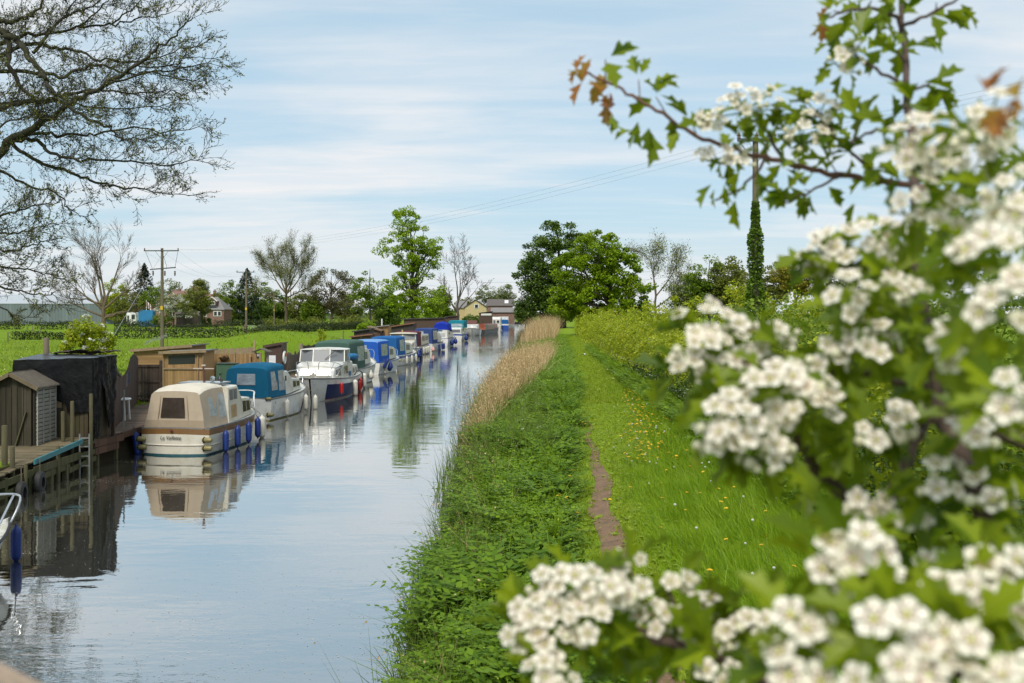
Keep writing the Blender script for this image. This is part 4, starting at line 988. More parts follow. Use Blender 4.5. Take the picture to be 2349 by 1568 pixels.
cabin(b, [(1.8, 1.0, .95, 2.0), (2.3, .98, .97, 1.98), (2.9, .95, 1.0, 1.62), (4.2, .80, 1.05, 1.52), (5.0, .45, 1.12, 1.3)], WHT, wins=((2, 3, 1, .05, .45, .35, .9, GLS), (2, 3, 1, .52, .95, .35, .9, GLS), (0, 1, 1, .2, .6, .62, .85, GLS)))
rail(b, [smoothpath([(-.6, 5.0, 1.2), (-.5, 5.2, 1.65), (0, 5.9, 1.8), (.5, 5.2, 1.65), (.62, 4.9, 1.2)]), [(.0, 5.9, 1.8), (0, 6.0, 1.25)]], .018)
k = MB(); k.box((-.02, 3.5, 1.72), (.34, .05, .38)); k.build('name_board', WHT, b)
hang(b, P, .22, 1, 'white', .50, 'white fender nearest the stern of the teal canopy cruiser', 1.15); hang(b, P, .60, 1, 'white', .55, 'white fender amidships on the teal canopy cruiser', 1.15); 
fender('white', Wp(b, (1.15, 5.2, .30)), 'white fender hanging low between the teal canopy cruiser and the navy hulled one', Wp(b, (.55, 5.3, 1.15)), 1.15)
fender('yellow', Wp(b, (1.08, -.02, .26)), 'yellowed fender on the stern corner of the teal canopy cruiser', None, .95, -R(9)); fender('yellow', Wp(b, (1.0, -.02, .93)), 'small blue capped fender lying on the stern corner of the teal canopy cruiser', None, .8, -R(9))
fl = thing('ensign_flag', 'small red ensign on a slanting staff between the first two cruisers', 'flag', Wp(b, (-1.0, -.65, .95)))
k = MB(); k.tube([(0, 0, 0), (.13, 0, .95)], .016, 6); k.build('flag_staff', WHITEP, fl)
k = MB(); k.loft([[(.14 + .02 * math.sin(i), .02 * math.cos(i * 2), .98 - i * .085), (.14 + .02 * math.sin(i) + (-.06 - .035 * i if i < 5 else -.2), .03 * math.sin(i * 2.2), .86 - i * .10)] for i in range(7)], cap0=False, cap1=False); k.build('flag_cloth', FLAGR, fl, smooth='all')
k = MB(); k.panel(((.145, -.015, .78), (.06, -.02, .70), (.06, -.02, .82), (.14, -.015, .96)), 0, 1, 0, 1, .006); k.build('flag_canton', M('canton_blue', (.05, .06, .22)), fl)

# --- 3: navy and white cruiser, bow towards us ---
b = boat('motor_cruiser', 'large white cruiser, navy hull panels and three pane windscreen, bow towards us', (-10.5, 60.4), PI + R(2), sz=.84)
mt = dict(bottom=M('boot_grey', (.10, .09, .08), .6), boot=WHT, top=WHT, band=WHT, strake=GREYS)
L3, B3 = 10.6, 3.05
hf, sh, P = make_hull(b, L3, B3, 1.12, 1.50, mt, side_panel=(.02, .91, NAVY), stern=.93, full=3.1, rake=.55, fine=.5)
k = MB()
for s in (-1, 1): k.tube([P(t, 3, s) + Vector((s * .006, 0, .03)) for t in (.002, .15, .3, .45, .6, .72, .8, .86, .9)], .022, 4)
k.build('red_line', REDB, b)
c1_, A = cabin(b, [(3.4, 1.28, 1.12, 2.14), (6.9, 1.24, 1.2, 2.14), (7.6, 1.20, 1.25, 2.06), (8.5, 1.02, 1.35, 1.96), (8.75, .95, 1.38, 1.55)], WHT,
      wins=((2, 3, -1, .08, .46, .25, .92, GLSG), (2, 3, -1, .56, .94, .25, .92, GLSG), (0, 1, -1, .55, .95, .3, .9, GLS), (2, 3, 1, .1, .9, .3, .9, GLSG)))
q = (Vector((.88, 8.79, 1.50)), Vector((-.88, 8.79, 1.50)), Vector((-.90, 8.60, 1.90)), Vector((.90, 8.60, 1.90)))
window(c1_, q, .04, .48, .0, .95, GLSC, WHT, False, .06); window(c1_, q, .52, .96, .0, .95, GLSC, WHT, False, .06)
k = MB(); k.loft([arch(1.22, 2.12, 2.24, 6.3, .1, .05, .06), arch(1.18, 2.1, 2.2, 7.5, .1, .05, .06), arch(1.0, 2.0, 2.08, 8.45, .08, .05, .06)]); k.build('coach_roof', WHT, b, smooth=30)
windscreen(b, [Vector((1.22, 5.3, 2.24)), Vector((1.2, 6.55, 2.24)), Vector((.45, 6.85, 2.26)), Vector((-.45, 6.85, 2.26)), Vector((-1.2, 6.55, 2.24)), Vector((-1.22, 5.3, 2.24))],
           [Vector((1.18, 5.2, 3.0)), Vector((1.17, 6.3, 3.02)), Vector((.45, 6.58, 3.10)), Vector((-.45, 6.58, 3.10)), Vector((-1.17, 6.3, 3.02)), Vector((-1.18, 5.2, 3.0))], WHT, GLSG)
k = MB(); k.loft([arch(1.24, 2.99, 3.04, 4.4, .05, .08, .02), arch(1.25, 3.0, 3.05, 6.2, .05, .10, .02), arch(1.0, 3.03, 3.07, 6.62, .05, .09, .02)]); k.build('wheelhouse_roof', WHT, b, smooth=30)
k = MB()
for s in (-1, 1): k.bar((s * 1.2, 4.5, 2.1), (s * 1.2, 4.5, 3.0), .07); k.bar((s * 1.22, 4.5, 2.2), (s * 1.22, 5.25, 2.2), .08)
k.bar((-1.2, 4.45, 2.15), (1.2, 4.45, 2.15), .06); k.build('wheelhouse_posts', WHT, b)
c9, _ = cabin(b, [(.8, 1.25, 1.1, 1.75), (3.5, 1.26, 1.12, 1.85)], WHT, name='aft_cabin', wins=((0, 1, -1, .12, .42, .3, .85, GLS), (0, 1, -1, .58, .88, .3, .85, GLS)))
k = MB(); k.panel(((-1.29, 5.2, 1.2), (-1.29, 3.5, 1.2), (-1.27, 3.5, 2.05), (-1.27, 5.2, 2.05)), .05, .5, .05, .4, .01); k.build('blue_side_panel', M('side_blue', (.02, .13, .32), .4), b)
for s in (-1, 1):
    rail(b, [smoothpath([(s * 1.30, 6.4, 1.35), (s * 1.22, 7.4, 2.0), (s * .95, 8.8, 2.35), (s * .42, 9.45, 2.42), (s * .28, 9.42, 2.3), (s * .26, 9.4, 1.75), (s * .2, 9.6, 1.58)]), [(s * .98, 8.8, 2.34), (s * .75, 9.55, 1.48)], [(s * 1.2, 7.5, 2.03), (s * 1.05, 8.5, 1.45)]], .02, STEEL)
k = MB(); k.box((0, 9.55, 1.60), (.30, .22, .12)); k.lathe([(.02, -.05), (.09, -.04), (.09, .04), (.02, .05)], (0, 9.5, 1.70), 8, 'X'); k.build('anchor_winch', M('winch', (.30, .28, .25), .5), b)
k = MB(); k.bar((.30, L3 - .28, 1.10), (.36, L3 - .50, .55), .035); k.bar((.46, L3 - .40, 1.06), (.52, L3 - .60, .52), .035); k.bar((.28, L3 - .45, .56), (.6, L3 - .62, .53), .05); k.build('bow_ladder', STEEL, b)
k = MB(); k.tube(smoothpath([(.24, L3 - .27, .98), (.31, L3 - .24, 1.16), (.46, L3 - .32, 1.14), (.50, L3 - .45, .95)]), .045, 6); k.build('ladder_pad', M('pad_blue', (.012, .02, .2), .6), b, smooth='all')
k = MB(); k.bar((-.75, 6.78, 3.0), (-.2, 6.86, 2.42), .03); k.build('wiper', RUBBER, b)
hang(b, P, .80, -1, 'red', .62, 'red fender on the navy hull panel, nearest the bow', .95); hang(b, P, .55, -1, 'capped', .70, 'white fender with blue ends on the navy hull', 1.55); hang(b, P, .30, -1, 'red', .75, 'red fender hanging lower near the stern of the navy hull', 1.0); hang(b, P, .22, -1, 'red', .62, 'red fender beside the white one at the stern of the navy hull', 1.0); hang(b, P, .06, -1, 'capped', .55, 'white fender with blue top at the stern quarter of the navy hull', 1.5)
k = MB(); k.tube(smoothpath([(-1.36, 3.5, 1.2), (-1.55, 3.1, 1.45), (-1.75, 2.8, 1.2), (-1.75, 2.7, .4)]), .03, 5); k.build('hose', ROPED, b, smooth='all')

# generic side-on cruiser; stern towards us
def simple(label, x, y, head, L, B, zs, zb, mats, can=None, cab=None, wins=None, railr=True, name='cabin_cruiser', ws=None, aftwin=None, canw=(), sz=1.0):
    b = boat(name, label, (x, y), head, sz=sz)
    hf, sh, P = make_hull(b, L, B, zs, zb, mats, stern=.94, full=2.3, rake=.6, fine=.45)
    if can: 
        y0, y1, z1, fab, roof = can; canopy(b, y0, y1, B * .43, B * .44, zs + .02, z1, fab, roof, wins=canw, aftwin=aftwin)
    if cab:
        A = [(a * L, B * .5 * w_, zs + .02 + (zb - zs) * a, z) for a, w_, z in cab]; cabin(b, A, mats.get('cabin', WHT), wins=wins or ())
    if railr:
        rail(b, [smoothpath([(-B * .32, L * .74, zb - .05), (-B * .26, L * .82, zb + .45), (0, L * .97, zb + .55), (B * .26, L * .82, zb + .45), (B * .32, L * .74, zb - .05)])], .02)
    return b, P
W_ = dict(bottom=ALGAE, boot=ALGAE, top=WHT, band=WHT, strake=GREYS)
WB = dict(bottom=BLUEH, boot=WHT, top=WHT, band=WHT, strake=BLUEH)
CR = dict(bottom=ALGAE, boot=ALGAE, top=CREAM, band=CREAM, strake=GREYS, cabin=CREAM)
# --- 4: green canopy boat lying behind the navy one, stern away ---
b, P = simple('white cruiser with a dark green canopy and a blue rolled cover, behind the navy hull', -11.2, 61.6, -R(9), 8.2, 2.75, 1.0, 1.45, W_, (.2, 3.2, 2.75, F_GREEN, F_GREEN), [(.36, .86, 2.25), (.5, .84, 2.2), (.62, .72, 1.95), (.72, .5, 1.75)], [(0, 1, 1, .2, .8, .35, .85, GLSG)], canw=((1, .5, .95, .3, .9, VINYL),))
k = MB(); k.tube(smoothpath([(-1.0, -.2, 1.85), (0, -.25, 1.9), (1.15, -.15, 1.86), (1.2, 1.2, 1.8)]), .20, 8); k.build('rolled_cover', M('cover_blue', (.012, .16, .36), .7), b, smooth='all')
hang(b, P, .42, 1, 'dropw', .55, 'round white fender on the green canopy cruiser', 1.2); hang(b, P, .08, 1, 'dropw', .40, 'off white fender at the stern of the green canopy cruiser', 1.2)
# --- 5: bright blue canopy ---
b, P = simple('white cruiser with a bright blue canopy, sun bleached on top, and bunched blue fenders', -11.0, 73.2, -R(9), 8.4, 2.8, 1.05, 1.35, WB, (.2, 2.9, 2.9, F_BLUE, F_LBLUE), [(.33, .86, 2.4), (.55, .82, 2.2), (.68, .7, 1.9), (.78, .45, 1.75)], [(0, 1, 1, .2, .8, .35, .85, GLSG)], aftwin=(.25, .62, .50, .95, VINYL), canw=((1, .25, .85, .3, .92, VINYL),), sz=.86)
hang(b, P, .10, 1, 'white', .55, 'long white fender on the bright blue canopy cruiser', 1.3)
for j, (dx, dz, s) in enumerate(((1.62, .95, 1.3), (1.86, .75, 1.3), (1.70, .55, 1.2))): fender('blue' if j == 0 else 'drop', Wp(b, (dx, .6 + j * .35, dz)), ('uppermost', 'outermost', 'lowest')[j] + ' of the bunched blue fenders between the two blue canopies', Wp(b, (1.3, .8, 1.25)), s, 0, R(25) if j == 0 else 0)
# --- 6: second blue canopy ---
b, P = simple('white cruiser with a mid blue canopy and a blue stripe at the gunwale', -11.0, 84.5, -R(10), 9.0, 2.8, 1.1, 1.4, dict(bottom=ALGAE, boot=WHT, top=WHT, band=BLUEH, strake=WHT), (.3, 2.8, 3.05, F_BLUE2, None), [(.30, .86, 2.5), (.55, .82, 2.3), (.68, .7, 1.9), (.78, .45, 1.75)], [(0, 1, 1, .2, .8, .3, .85, GLSG)], canw=((1, .35, .9, .25, .93, VINYL),), sz=.82)
hang(b, P, .02, 1, 'yellow', .45, 'yellowed fender at the stern of the mid blue canopy cruiser', 1.1)
for t in (.25, .42, .6): hang(b, P, t, 1, 'white', .55, {.25: 'white fender nearest the stern of the mid blue canopy cruiser', .42: 'middle white fender of the mid blue canopy cruiser', .6: 'white fender nearest the bow of the mid blue canopy cruiser'}[t], 1.1)
# --- 7: cream cruiser, bow towards us ---
b = boat('motor_cruiser', 'cream motor cruiser, bow towards us, with a split windscreen and blue curtained windows', (-11.3, 105.5), PI + R(4), sz=.74)
hf, sh, P = make_hull(b, 11.0, 3.2, 1.3, 1.7, CR, full=2.6, rake=.8, fine=.5)
c1_, A = cabin(b, [(3.0, 1.35, 1.3, 2.55), (6.4, 1.34, 1.35, 2.6), (7.2, 1.25, 1.42, 2.45), (8.7, 1.0, 1.5, 2.25), (9.0, .9, 1.55, 1.8)], CREAM, wins=((1, 3, -1, .1, .48, .3, .85, GLSG), (1, 3, -1, .55, .95, .3, .85, GLSG)))
q = (Vector((.85, 9.03, 1.72)), Vector((-.85, 9.03, 1.72)), Vector((-.88, 8.80, 2.2)), Vector((.88, 8.80, 2.2))); window(c1_, q, .03, .47, .0, 1, GLSB, CREAM, False, .06); window(c1_, q, .53, .97, 0, 1, GLSG, CREAM, False, .06)
windscreen(b, [Vector((1.3, 5.4, 2.6)), Vector((1.25, 6.8, 2.62)), Vector((0, 7.1, 2.66)), Vector((-1.25, 6.8, 2.62)), Vector((-1.3, 5.4, 2.6))], [Vector((1.25, 5.2, 3.35)), Vector((1.2, 6.4, 3.36)), Vector((0, 6.7, 3.42)), Vector((-1.2, 6.4, 3.36)), Vector((-1.25, 5.2, 3.35))], CREAM, GLSG)
k = MB(); k.loft([arch(1.34, 3.34, 3.42, 3.6, .05, .1, .02), arch(1.34, 3.35, 3.43, 6.4, .05, .1, .02), arch(1.1, 3.38, 3.44, 6.9, .05, .1, .02)]); k.build('wheelhouse_roof', CREAM, b, smooth=30)
k = MB(); k.lathe([(.06, 0), (.05, .25), (.08, .3), (.0, .42)], (.1, 5.6, 3.5), 8); k.build('mast_lamp', M('brass_lamp', (.45, .36, .12), .4), b)
k = MB(); k.panel(((-1.33, 5.3, 1.5), (-1.33, 4.0, 1.5), (-1.32, 4.0, 3.3), (-1.32, 5.3, 3.3)), 0, 1, 0, 1, .02); k.build('blue_side_curtain', F_BLUE2, b)
k = MB(); k.box((-.45, 9.2, 2.1), (.5, .2, .06)); k.build('deck_hatch', M('hatch_wood', (.36, .24, .10)), b)
hang(b, P, .72, -1, 'navydrop', .80, 'dark blue round fender on the bow of the cream motor cruiser', 1.5); hang(b, P, .42, -1, 'blue', .75, 'dark blue fender amidships on the cream motor cruiser', 1.3); hang(b, P, .28, -1, 'blue', .75, 'dark blue fender further aft on the cream motor cruiser', 1.2); hang(b, P, .16, -1, 'blue', .75, 'dark blue fender at the stern of the cream motor cruiser', 1.2)
# --- 8: maroon canopy ---
b, P = simple('cream cruiser with a long maroon canopy and a row of white fenders', -11.5, 107.2, -R(6), 9.5, 2.9, 1.25, 1.55, CR, (.2, 2.8, 3.35, F_MAROON, F_MAROON), [(.27, .9, 2.95), (.75, .85, 2.85), (.82, .7, 2.0), (.88, .4, 1.85)], [(0, 1, 1, .06, .46, .35, .85, GLSG), (0, 1, 1, .54, .94, .35, .85, GLSG)], railr=False, sz=.76)
for j, t in enumerate((.12, .25, .38, .5, .62)): hang(b, P, t, 1, 'blue' if j == 0 else 'white', .7, ('short blue fender at the stern of the maroon canopy cruiser', 'white fender of the maroon canopy cruiser, next to its blue one', 'second white fender of the maroon canopy cruiser', 'third white fender of the maroon canopy cruiser', 'fourth white fender of the maroon canopy cruiser')[j], 1.25)
fender('pink', Wp(b, (1.75, 7.0, .55)), 'pink round fender at the end of the row on the maroon canopy cruiser', Wp(b, (1.3, 6.8, 1.4)), 1.3)
# --- 9: navy canopy ---
b, P = simple('white cruiser with a faded navy canopy and a navy line at its gunwale', -10.7, 119, -R(10), 8.5, 2.6, 1.3, 1.55, dict(bottom=GREYS, boot=WHT, top=WHT, band=WHT, strake=NAVY), (.3, 3.2, 3.75, F_NAVY, F_NAVY), [(.34, .88, 3.2), (.5, .84, 3.0), (.68, .7, 2.3), (.8, .45, 1.9)], [(0, 2, 1, .1, .9, .35, .85, GLSG)], canw=((1, .2, .85, .25, .92, VINYL),), aftwin=(.05, .52, .45, .95, VINYL), sz=.72)
for j, z in enumerate((.98, .45)): fender('blue', Wp(b, (.55, -.14, z)), ('upper', 'lower')[j] + ' blue fender lying across the stern of the navy canopy cruiser', None, 1.1, 0, R(80))
for t in (.3, .5, .62): hang(b, P, t, 1, 'blue', .75, {.3: 'blue fender nearest the stern on the side of the navy canopy cruiser', .5: 'second blue fender on the side of the navy canopy cruiser', .62: 'third blue fender on the side of the navy canopy cruiser'}[t], 1.25)
# --- 10: royal blue hood, stern to us ---
b, P = simple('white cruiser with a royal blue hood on top and blue lines round its hull', -10.0, 137.5, -R(8), 8, 2.5, 1.45, 1.7, dict(bottom=BLUEH, boot=WHT, top=WHT, band=WHT, strake=BLUEH), None, [(.02, .86, 2.9), (.35, .86, 3.0), (.5, .8, 2.5), (.66, .7, 2.3), (.8, .45, 1.9)], [(0, 1, 1, .3, .7, .4, .85, GLSG)], sz=.76)
k = MB(); k.loft([arch(1.1, 3.0, 4.0, .8, .4, .15, .15), arch(1.16, 2.9, 4.3, 1.8, .5, .18, .15), arch(1.16, 2.6, 4.2, 3.0, .5, .16, .15)]); k.build('hood', F_ROYAL, b, smooth=30)
k = MB(); k.panel(((-1.0, .14, 1.6), (1.0, .14, 1.6), (1.0, .14, 2.85), (-1.0, .14, 2.85)), .45, .85, .15, .62, .03); k.build('cabin_door', GLSC, b)
k = MB(); k.box((-.3, .12, 2.86), (1.3, .06, .16)); k.build('blue_board', M('side_blue', (.02, .13, .32), .4), b)
hang(b, P, .2, 1, 'drop', .8, 'round blue fender nearest the stern of the royal blue hooded cruiser', 1.9); hang(b, P, .5, 1, 'drop', .7, 'round blue fender further along the royal blue hooded cruiser', 1.9)
for j in (0, 1): fender('blue', Wp(b, (-1.9 + j * .55, -.4, .75)), ('left', 'right')[j] + ' one of the two blue fenders hanging between the navy canopy and the blue hood', Wp(b, (-1.3, 0, 1.45)), 1.5)
# --- 11: turquoise canopy, stern to us ---
b, P = simple('white cruiser with a turquoise canopy behind its cabin and a red waterline', -9.5, 163, -R(6), 9, 2.8, 1.6, 1.7, dict(bottom=REDB, boot=WHT, top=WHT, band=BLUEH, strake=WHT), None, [(.0, .84, 2.6), (.1, .84, 2.95), (.4, .84, 3.0), (.55, .8, 2.5), (.75, .5, 2.0)], [(1, 2, 1, .2, .8, .4, .85, GLSG)], sz=.74)
c, _ = canopy(b, 2.2, 5.6, 1.35, 1.38, 2.9, 4.5, F_TEAL2, None, aftwin=(.2, .9, .2, .7, VINYL))
k = MB(); k.panel(((-1.2, -.02, 1.7), (1.2, -.02, 1.7), (1.2, .0, 2.6), (-1.2, .0, 2.6)), .08, .92, .3, .95, .03); k.build('stern_window', GLSG, b)
fender('drop', Wp(b, (1.85, 1.2, .75)), 'large blue fender bunched at the side of the turquoise canopy cruiser', Wp(b, (1.35, 1.2, 1.6)), 2.3)
# --- 12: brown hooded cruiser, bow to us ---
b = boat('cabin_cruiser', 'old white cruiser, bow towards us, with a brown hood over its windscreen', (-8.4, 210), PI + R(2), sz=.80)
hf, sh, P = make_hull(b, 8.5, 3.9, 1.55, 1.9, dict(bottom=REDB, boot=WHT, top=WHT, band=WHT, strake=GREYS), full=2.8, rake=.6)
c1_, A = cabin(b, [(2, 1.4, 1.6, 2.8), (5.0, 1.4, 1.65, 2.9), (6.6, 1.1, 1.8, 2.6), (6.9, 1.0, 1.8, 2.0)], WHT, wins=((0, 1, -1, .1, .5, .3, .85, GLSG), (0, 1, -1, .58, .95, .3, .85, GLSG)))
q = (Vector((1.0, 6.95, 1.95)), Vector((-1.0, 6.95, 1.95)), Vector((-1.05, 6.65, 2.55)), Vector((1.05, 6.65, 2.55))); window(c1_, q, .05, .47, 0, 1, GLSC, WHT, False, .06); window(c1_, q, .53, .95, 0, 1, GLSC, WHT, False, .06)
k = MB(); k.loft([arch(1.3, 2.85, 3.7, 2.0, .3, .1, .2), arch(1.3, 2.85, 3.8, 3.8, .3, .1, .2), arch(1.1, 2.85, 3.2, 5.0, .2, .1, .2)]); k.build('hood', F_BROWN, b, smooth=30)
rail(b, [smoothpath([(-1.2, 5.5, 1.85), (-1.0, 6.6, 2.5), (0, 8.1, 2.6), (1.0, 6.6, 2.5), (1.2, 5.5, 1.85)])], .03)
# --- 13: narrowboat ---
b = boat('narrowboat', 'long red and green steel narrowboat among the far moorings', (-6.9, 216), -R(7))
NG = M('narrow_green', (.045, .10, .065), .4, .15, 3); NR = M('narrow_red', (.30, .085, .045), .4, .15, 3); NBK = M('narrow_black', (.018, .017, .016), .5, .2, 3)
hf, sh, P = make_hull(b, 24, 2.1, .95, 1.2, dict(bottom=NBK, boot=NBK, top=NBK, band=NBK, strake=NBK), full=6, rake=.5, stern=.95, fine=.85)
c1_, A = cabin(b, [(1.6, .92, .95, 2.2), (9, .92, .95, 2.15), (9.01, .92, .95, 2.15), (21, .92, 1.0, 2.1)], NR)
q = side_quad(A, 0, 1, 1); k = MB(); k.panel(q, .0, .55, .02, .98, .02); k.build('green_panel', NG, c1_)
q = side_quad(A, 1, 3, 1)
for u in (.12, .38, .64): window(c1_, q, u, u + .10, .35, .75, M('brass_frame', (.50, .36, .10), .4), NG, False, .025)
q = side_quad(A, 2, 3, 1)
k = MB()
for yy in (.4, 1.2): k.lathe([(.30, -.04), (.38, -.03), (.38, .03), (.30, .04)], (.2, yy * 0 + 1.5, 2.0), 12, 'Y')
k.build('life_ring', M('ring_red_white', (.5, .12, .1), .5), b)
k = MB(); k.tube([(0, 3, 2.1), (0, 3, 2.9)], .07, 6); k.build('chimney', NBK, b)
# --- 14: white wheelhouse cruiser, stern to us ---
b = boat('motor_cruiser', 'white cruiser with a square wheelhouse and door, beyond the narrowboat', (-4.7, 262), -R(4), sz=.84)
hf, sh, P = make_hull(b, 11, 3.8, 1.5, 2.0, dict(bottom=BLUEH, boot=WHT, top=WHT, band=WHT, strake=GREYS), full=2.6)
c1_, A = cabin(b, [(.2, 1.65, 1.5, 3.6), (.9, 1.65, 1.5, 4.2), (4.5, 1.65, 1.55, 4.3), (5.2, 1.5, 1.6, 3.0), (8.5, 1.0, 1.9, 2.7)], WHT, wins=((1, 2, 1, .1, .45, .4, .9, GLSG), (1, 2, 1, .55, .9, .4, .9, GLSG), (3, 4, 1, .2, .8, .4, .8, GLSG)))
q = (Vector((-1.5, .17, 1.6)), Vector((1.5, .17, 1.6)), Vector((1.5, .17, 3.5)), Vector((-1.5, .17, 3.5)))
window(c1_, q, .42, .62, .1, .95, GLSG, WHT, False, .05, 'cabin_door'); window(c1_, q, .72, .95, .4, .9, GLS, WHT, False, .05); window(c1_, q, .06, .32, .4, .9, GLS, WHT, False, .05)
for j in (0, 1): fender('blue', Wp(b, (2.05, 1.0 + j * 1.5, .95)), ('nearer', 'further')[j] + ' blue fender on the white wheelhouse cruiser', Wp(b, (1.9, 1.0 + j * 1.5, 1.6)), 1.9)
# --- 15: blue and white small boat behind it ---
b, P = simple('small white boat with blue hull and blue half canopy beyond the wheelhouse cruiser', -2.5, 290, -R(4), 7, 3.2, 1.7, 1.9, dict(bottom=BLUEH, boot=BLUEH, top=BLUEH, band=WHT, strake=WHT), (.3, 1.8, 3.2, F_BLUE2, None), [(.22, .86, 4.3), (.6, .8, 4.2), (.75, .6, 3)], [(0, 1, 1, .15, .8, .4, .85, GLSG)], sz=.84)
# --- 16: last white cruiser, bow to us ---
b = boat('motor_cruiser', 'last white cruiser before the bend of the canal', (-1.6, 400), PI + R(5), sz=.86)
hf, sh, P = make_hull(b, 14, 4.4, 2.2, 2.9, dict(bottom=GREYS, boot=WHT, top=WHT, band=WHT, strake=GREYS), full=2.4)
c1_, A = cabin(b, [(1, 1.9, 2.3, 4.6), (7, 1.9, 2.4, 5.6), (8.5, 1.7, 2.5, 4.2), (11, 1.2, 2.8, 3.8)], WHT, wins=((0, 1, -1, .1, .45, .4, .85, GLSG), (0, 1, -1, .55, .9, .4, .85, GLSG)))
q = (Vector((1.6, 8.6, 4.2)), Vector((-1.6, 8.6, 4.2)), Vector((-1.6, 7.4, 5.3)), Vector((1.6, 7.4, 5.3))); window(c1_, q, .05, .47, .05, .95, GLSG, WHT, False, .06); window(c1_, q, .53, .95, .05, .95, GLSG, WHT, False, .06)
# ================= jetties, sheds, poles, houses =================
WD_GREEN = woodmat('wood_old_green', (.10, .092, .05), .13, 'XY', green=(.075, .085, .022))
WD_BROWN = woodmat('wood_brown', (.072, .048, .037), .13, 'XY', var=.3)
WD_DARK = woodmat('wood_dark_gate', (.095, .072, .056), .12, 'X', var=.3, gapdark=.2)
WD_NEW = woodmat('wood_new', (.30, .185, .085), .11, 'X', var=.28, green=(.17, .135, .05), green_amt=.35)
WD_NEWH = woodmat('wood_new_horizontal', (.27, .165, .075), .12, 'Z', var=.22)
WD_SHED = woodmat('shed_front_boards', (.046, .038, .026), .14, 'X', var=.5, green=(.030, .030, .016))
WD_POST = M('post_green_wood', (.085, .074, .036), .9, .35, 7, .4, stretch=(1, 1, .25), dirt=(.07, .085, .02), dirt_amt=.7, dirt_scale=3)
WD_GREYP = M('pole_wood', (.155, .125, .085), .9, .25, 4, .3, stretch=(1, 1, .12), dirt=(.085, .085, .035), dirt_amt=.6, dirt_scale=.8)
DECK_G = woodmat('deck_old', (.185, .15, .095), .105, 'Y', var=.3, green=(.095, .08, .04), gap=.12, gapdark=.25)
DECK_B = woodmat('deck_brown', (.165, .115, .08), .125, 'Y', var=.3, gap=.09, gapdark=.25)
TRIM = M('trim_wood', (.27, .195, .115), .8, .25, 6, .3)
FELT = M('roof_felt', (.20, .195, .185), .9, .2, 8, .4, dirt=(.11, .12, .06), dirt_amt=.5)
FELTB = M('roof_felt_brown', (.105, .088, .068), .95, .3, 8, .4, dirt=(.17, .15, .11), dirt_amt=.5)
BLACKW = M('shed_black', (.040, .033, .029), .8, .3, 5, .2, stretch=(1, 1, 5)); BROWNW = M('shed_dark_brown', (.075, .045, .033), .8, .3, 5, .2, stretch=(1, 1, 6))
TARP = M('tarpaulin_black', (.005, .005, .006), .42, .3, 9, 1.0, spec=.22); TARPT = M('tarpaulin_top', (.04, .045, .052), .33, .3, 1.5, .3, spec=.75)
LATT = M('lattice_grey', (.36, .345, .30), .85, .3, 9, .2); LATD = M('lattice_gap', (.11, .10, .085), .95, .5, 14)
TYRE = M('tyre', (.022, .022, .022), .75, .3, 8); ALU = M('aluminium', (.20, .21, .20), .6, .3, 6, metal=.2)
PLASTW = M('white_plastic', (.70, .70, .66), .45, .05, 5)
def plank_wall(mb, a, b_, z0, z1, th=.03, mi=0, jag=0, step=.12):
    a = Vector((*a, 0)); b_ = Vector((*b_, 0)); n = max(1, int((b_ - a).length / step))
    for i in range(n):
        p, q = a.lerp(b_, (i + .04) / n), a.lerp(b_, (i + .96) / n); t = (i + .5) / n
        za_ = z0(t) if callable(z0) else z0; zb_ = (z1(t) if callable(z1) else z1) + rnd.uniform(-jag, jag)
        mb.bar((*((p + q) / 2).xy, za_), (*((p + q) / 2).xy, zb_), (q - p).length, th * rnd.uniform(.85, 1.15), mi, up=(q - p).normalized().cross(Vector((0, 0, 1))))
def posts(lst, name, labels, mat, r=.06, z0=-.9, group='mooring posts'):
    for (x, y, z1, *rr), lab in zip(lst, labels):
        r_ = rr[0] if rr else r; k = MB(); lx, ly = rnd.uniform(-.03, .03), rnd.uniform(-.03, .03)
        k.tube([(0, 0, z0), (lx * .5, ly * .5, (z0 + z1) / 2), (lx, ly, z1 - .02), (lx, ly, z1)], [r_ * 1.05, r_, r_ * .97, r_ * .8], 9)
        o = k.build(name, mat, smooth=45, label=lab, cat='post', group=group); o.location = (x, y, 0)
QX = -12.15
# ---- old green jetty ----
j = thing('old_jetty', 'old sagging green plank jetty with a turquoise edge board at the left', 'jetty', (-13, 26, 0))
def jz(y): return lerp(.55, .92, (y - 22.5) / 6.2)
k = MB()
for i in range(62):
    y = 22.3 + i * .104; e = rnd.uniform(-.02, .06)
    k.box((-13.9 + 13 + e / 2, y - 26, jz(y) + rnd.uniform(-.008, .008)), (3.4 + e, .092, .035), rz=rnd.uniform(-.012, .012))
k.build('deck', DECK_G, j)
k = MB()
for y0, y1, z0, h in ((22.4, 25.4, .33, .17), (22.4, 24.6, .06, .15), (25.3, 28.0, .42, .2), (28.0, 29.0, .72, .16), (27.2, 29.1, .40, .15), (27.3, 29.1, .15, .14), (25.2, 27.4, .20, .16)):
    k.bar((QX + 13, y0 - 26, z0 + rnd.uniform(-.03, .03) + .05), (QX + 13 + rnd.uniform(-.03, .03), y1 - 26, z0 + .12 + rnd.uniform(-.04, .04)), .04, h)
k.build('fascia_boards', WD_GREEN, j)
k = MB(); k.bar((QX + 13.06, 25.2 - 26, jz(25.2) + .03), (QX + 13.06, 28.0 - 26, jz(28.0) + .03), .05, .13); k.build('edge_board', M('turquoise_board', (.045, .20, .225), .6, .25, 5, dirt=(.09, .10, .06), dirt_amt=.6), j)
for i, y in enumerate((22.6, 23.9, 25.1, 26.3, 27.2, 28.5)):
    k = MB(); k.box((QX + 12.95, y - 26, -.1), (.13, .13, 1.3)); k.build('pile', WD_GREEN, j)
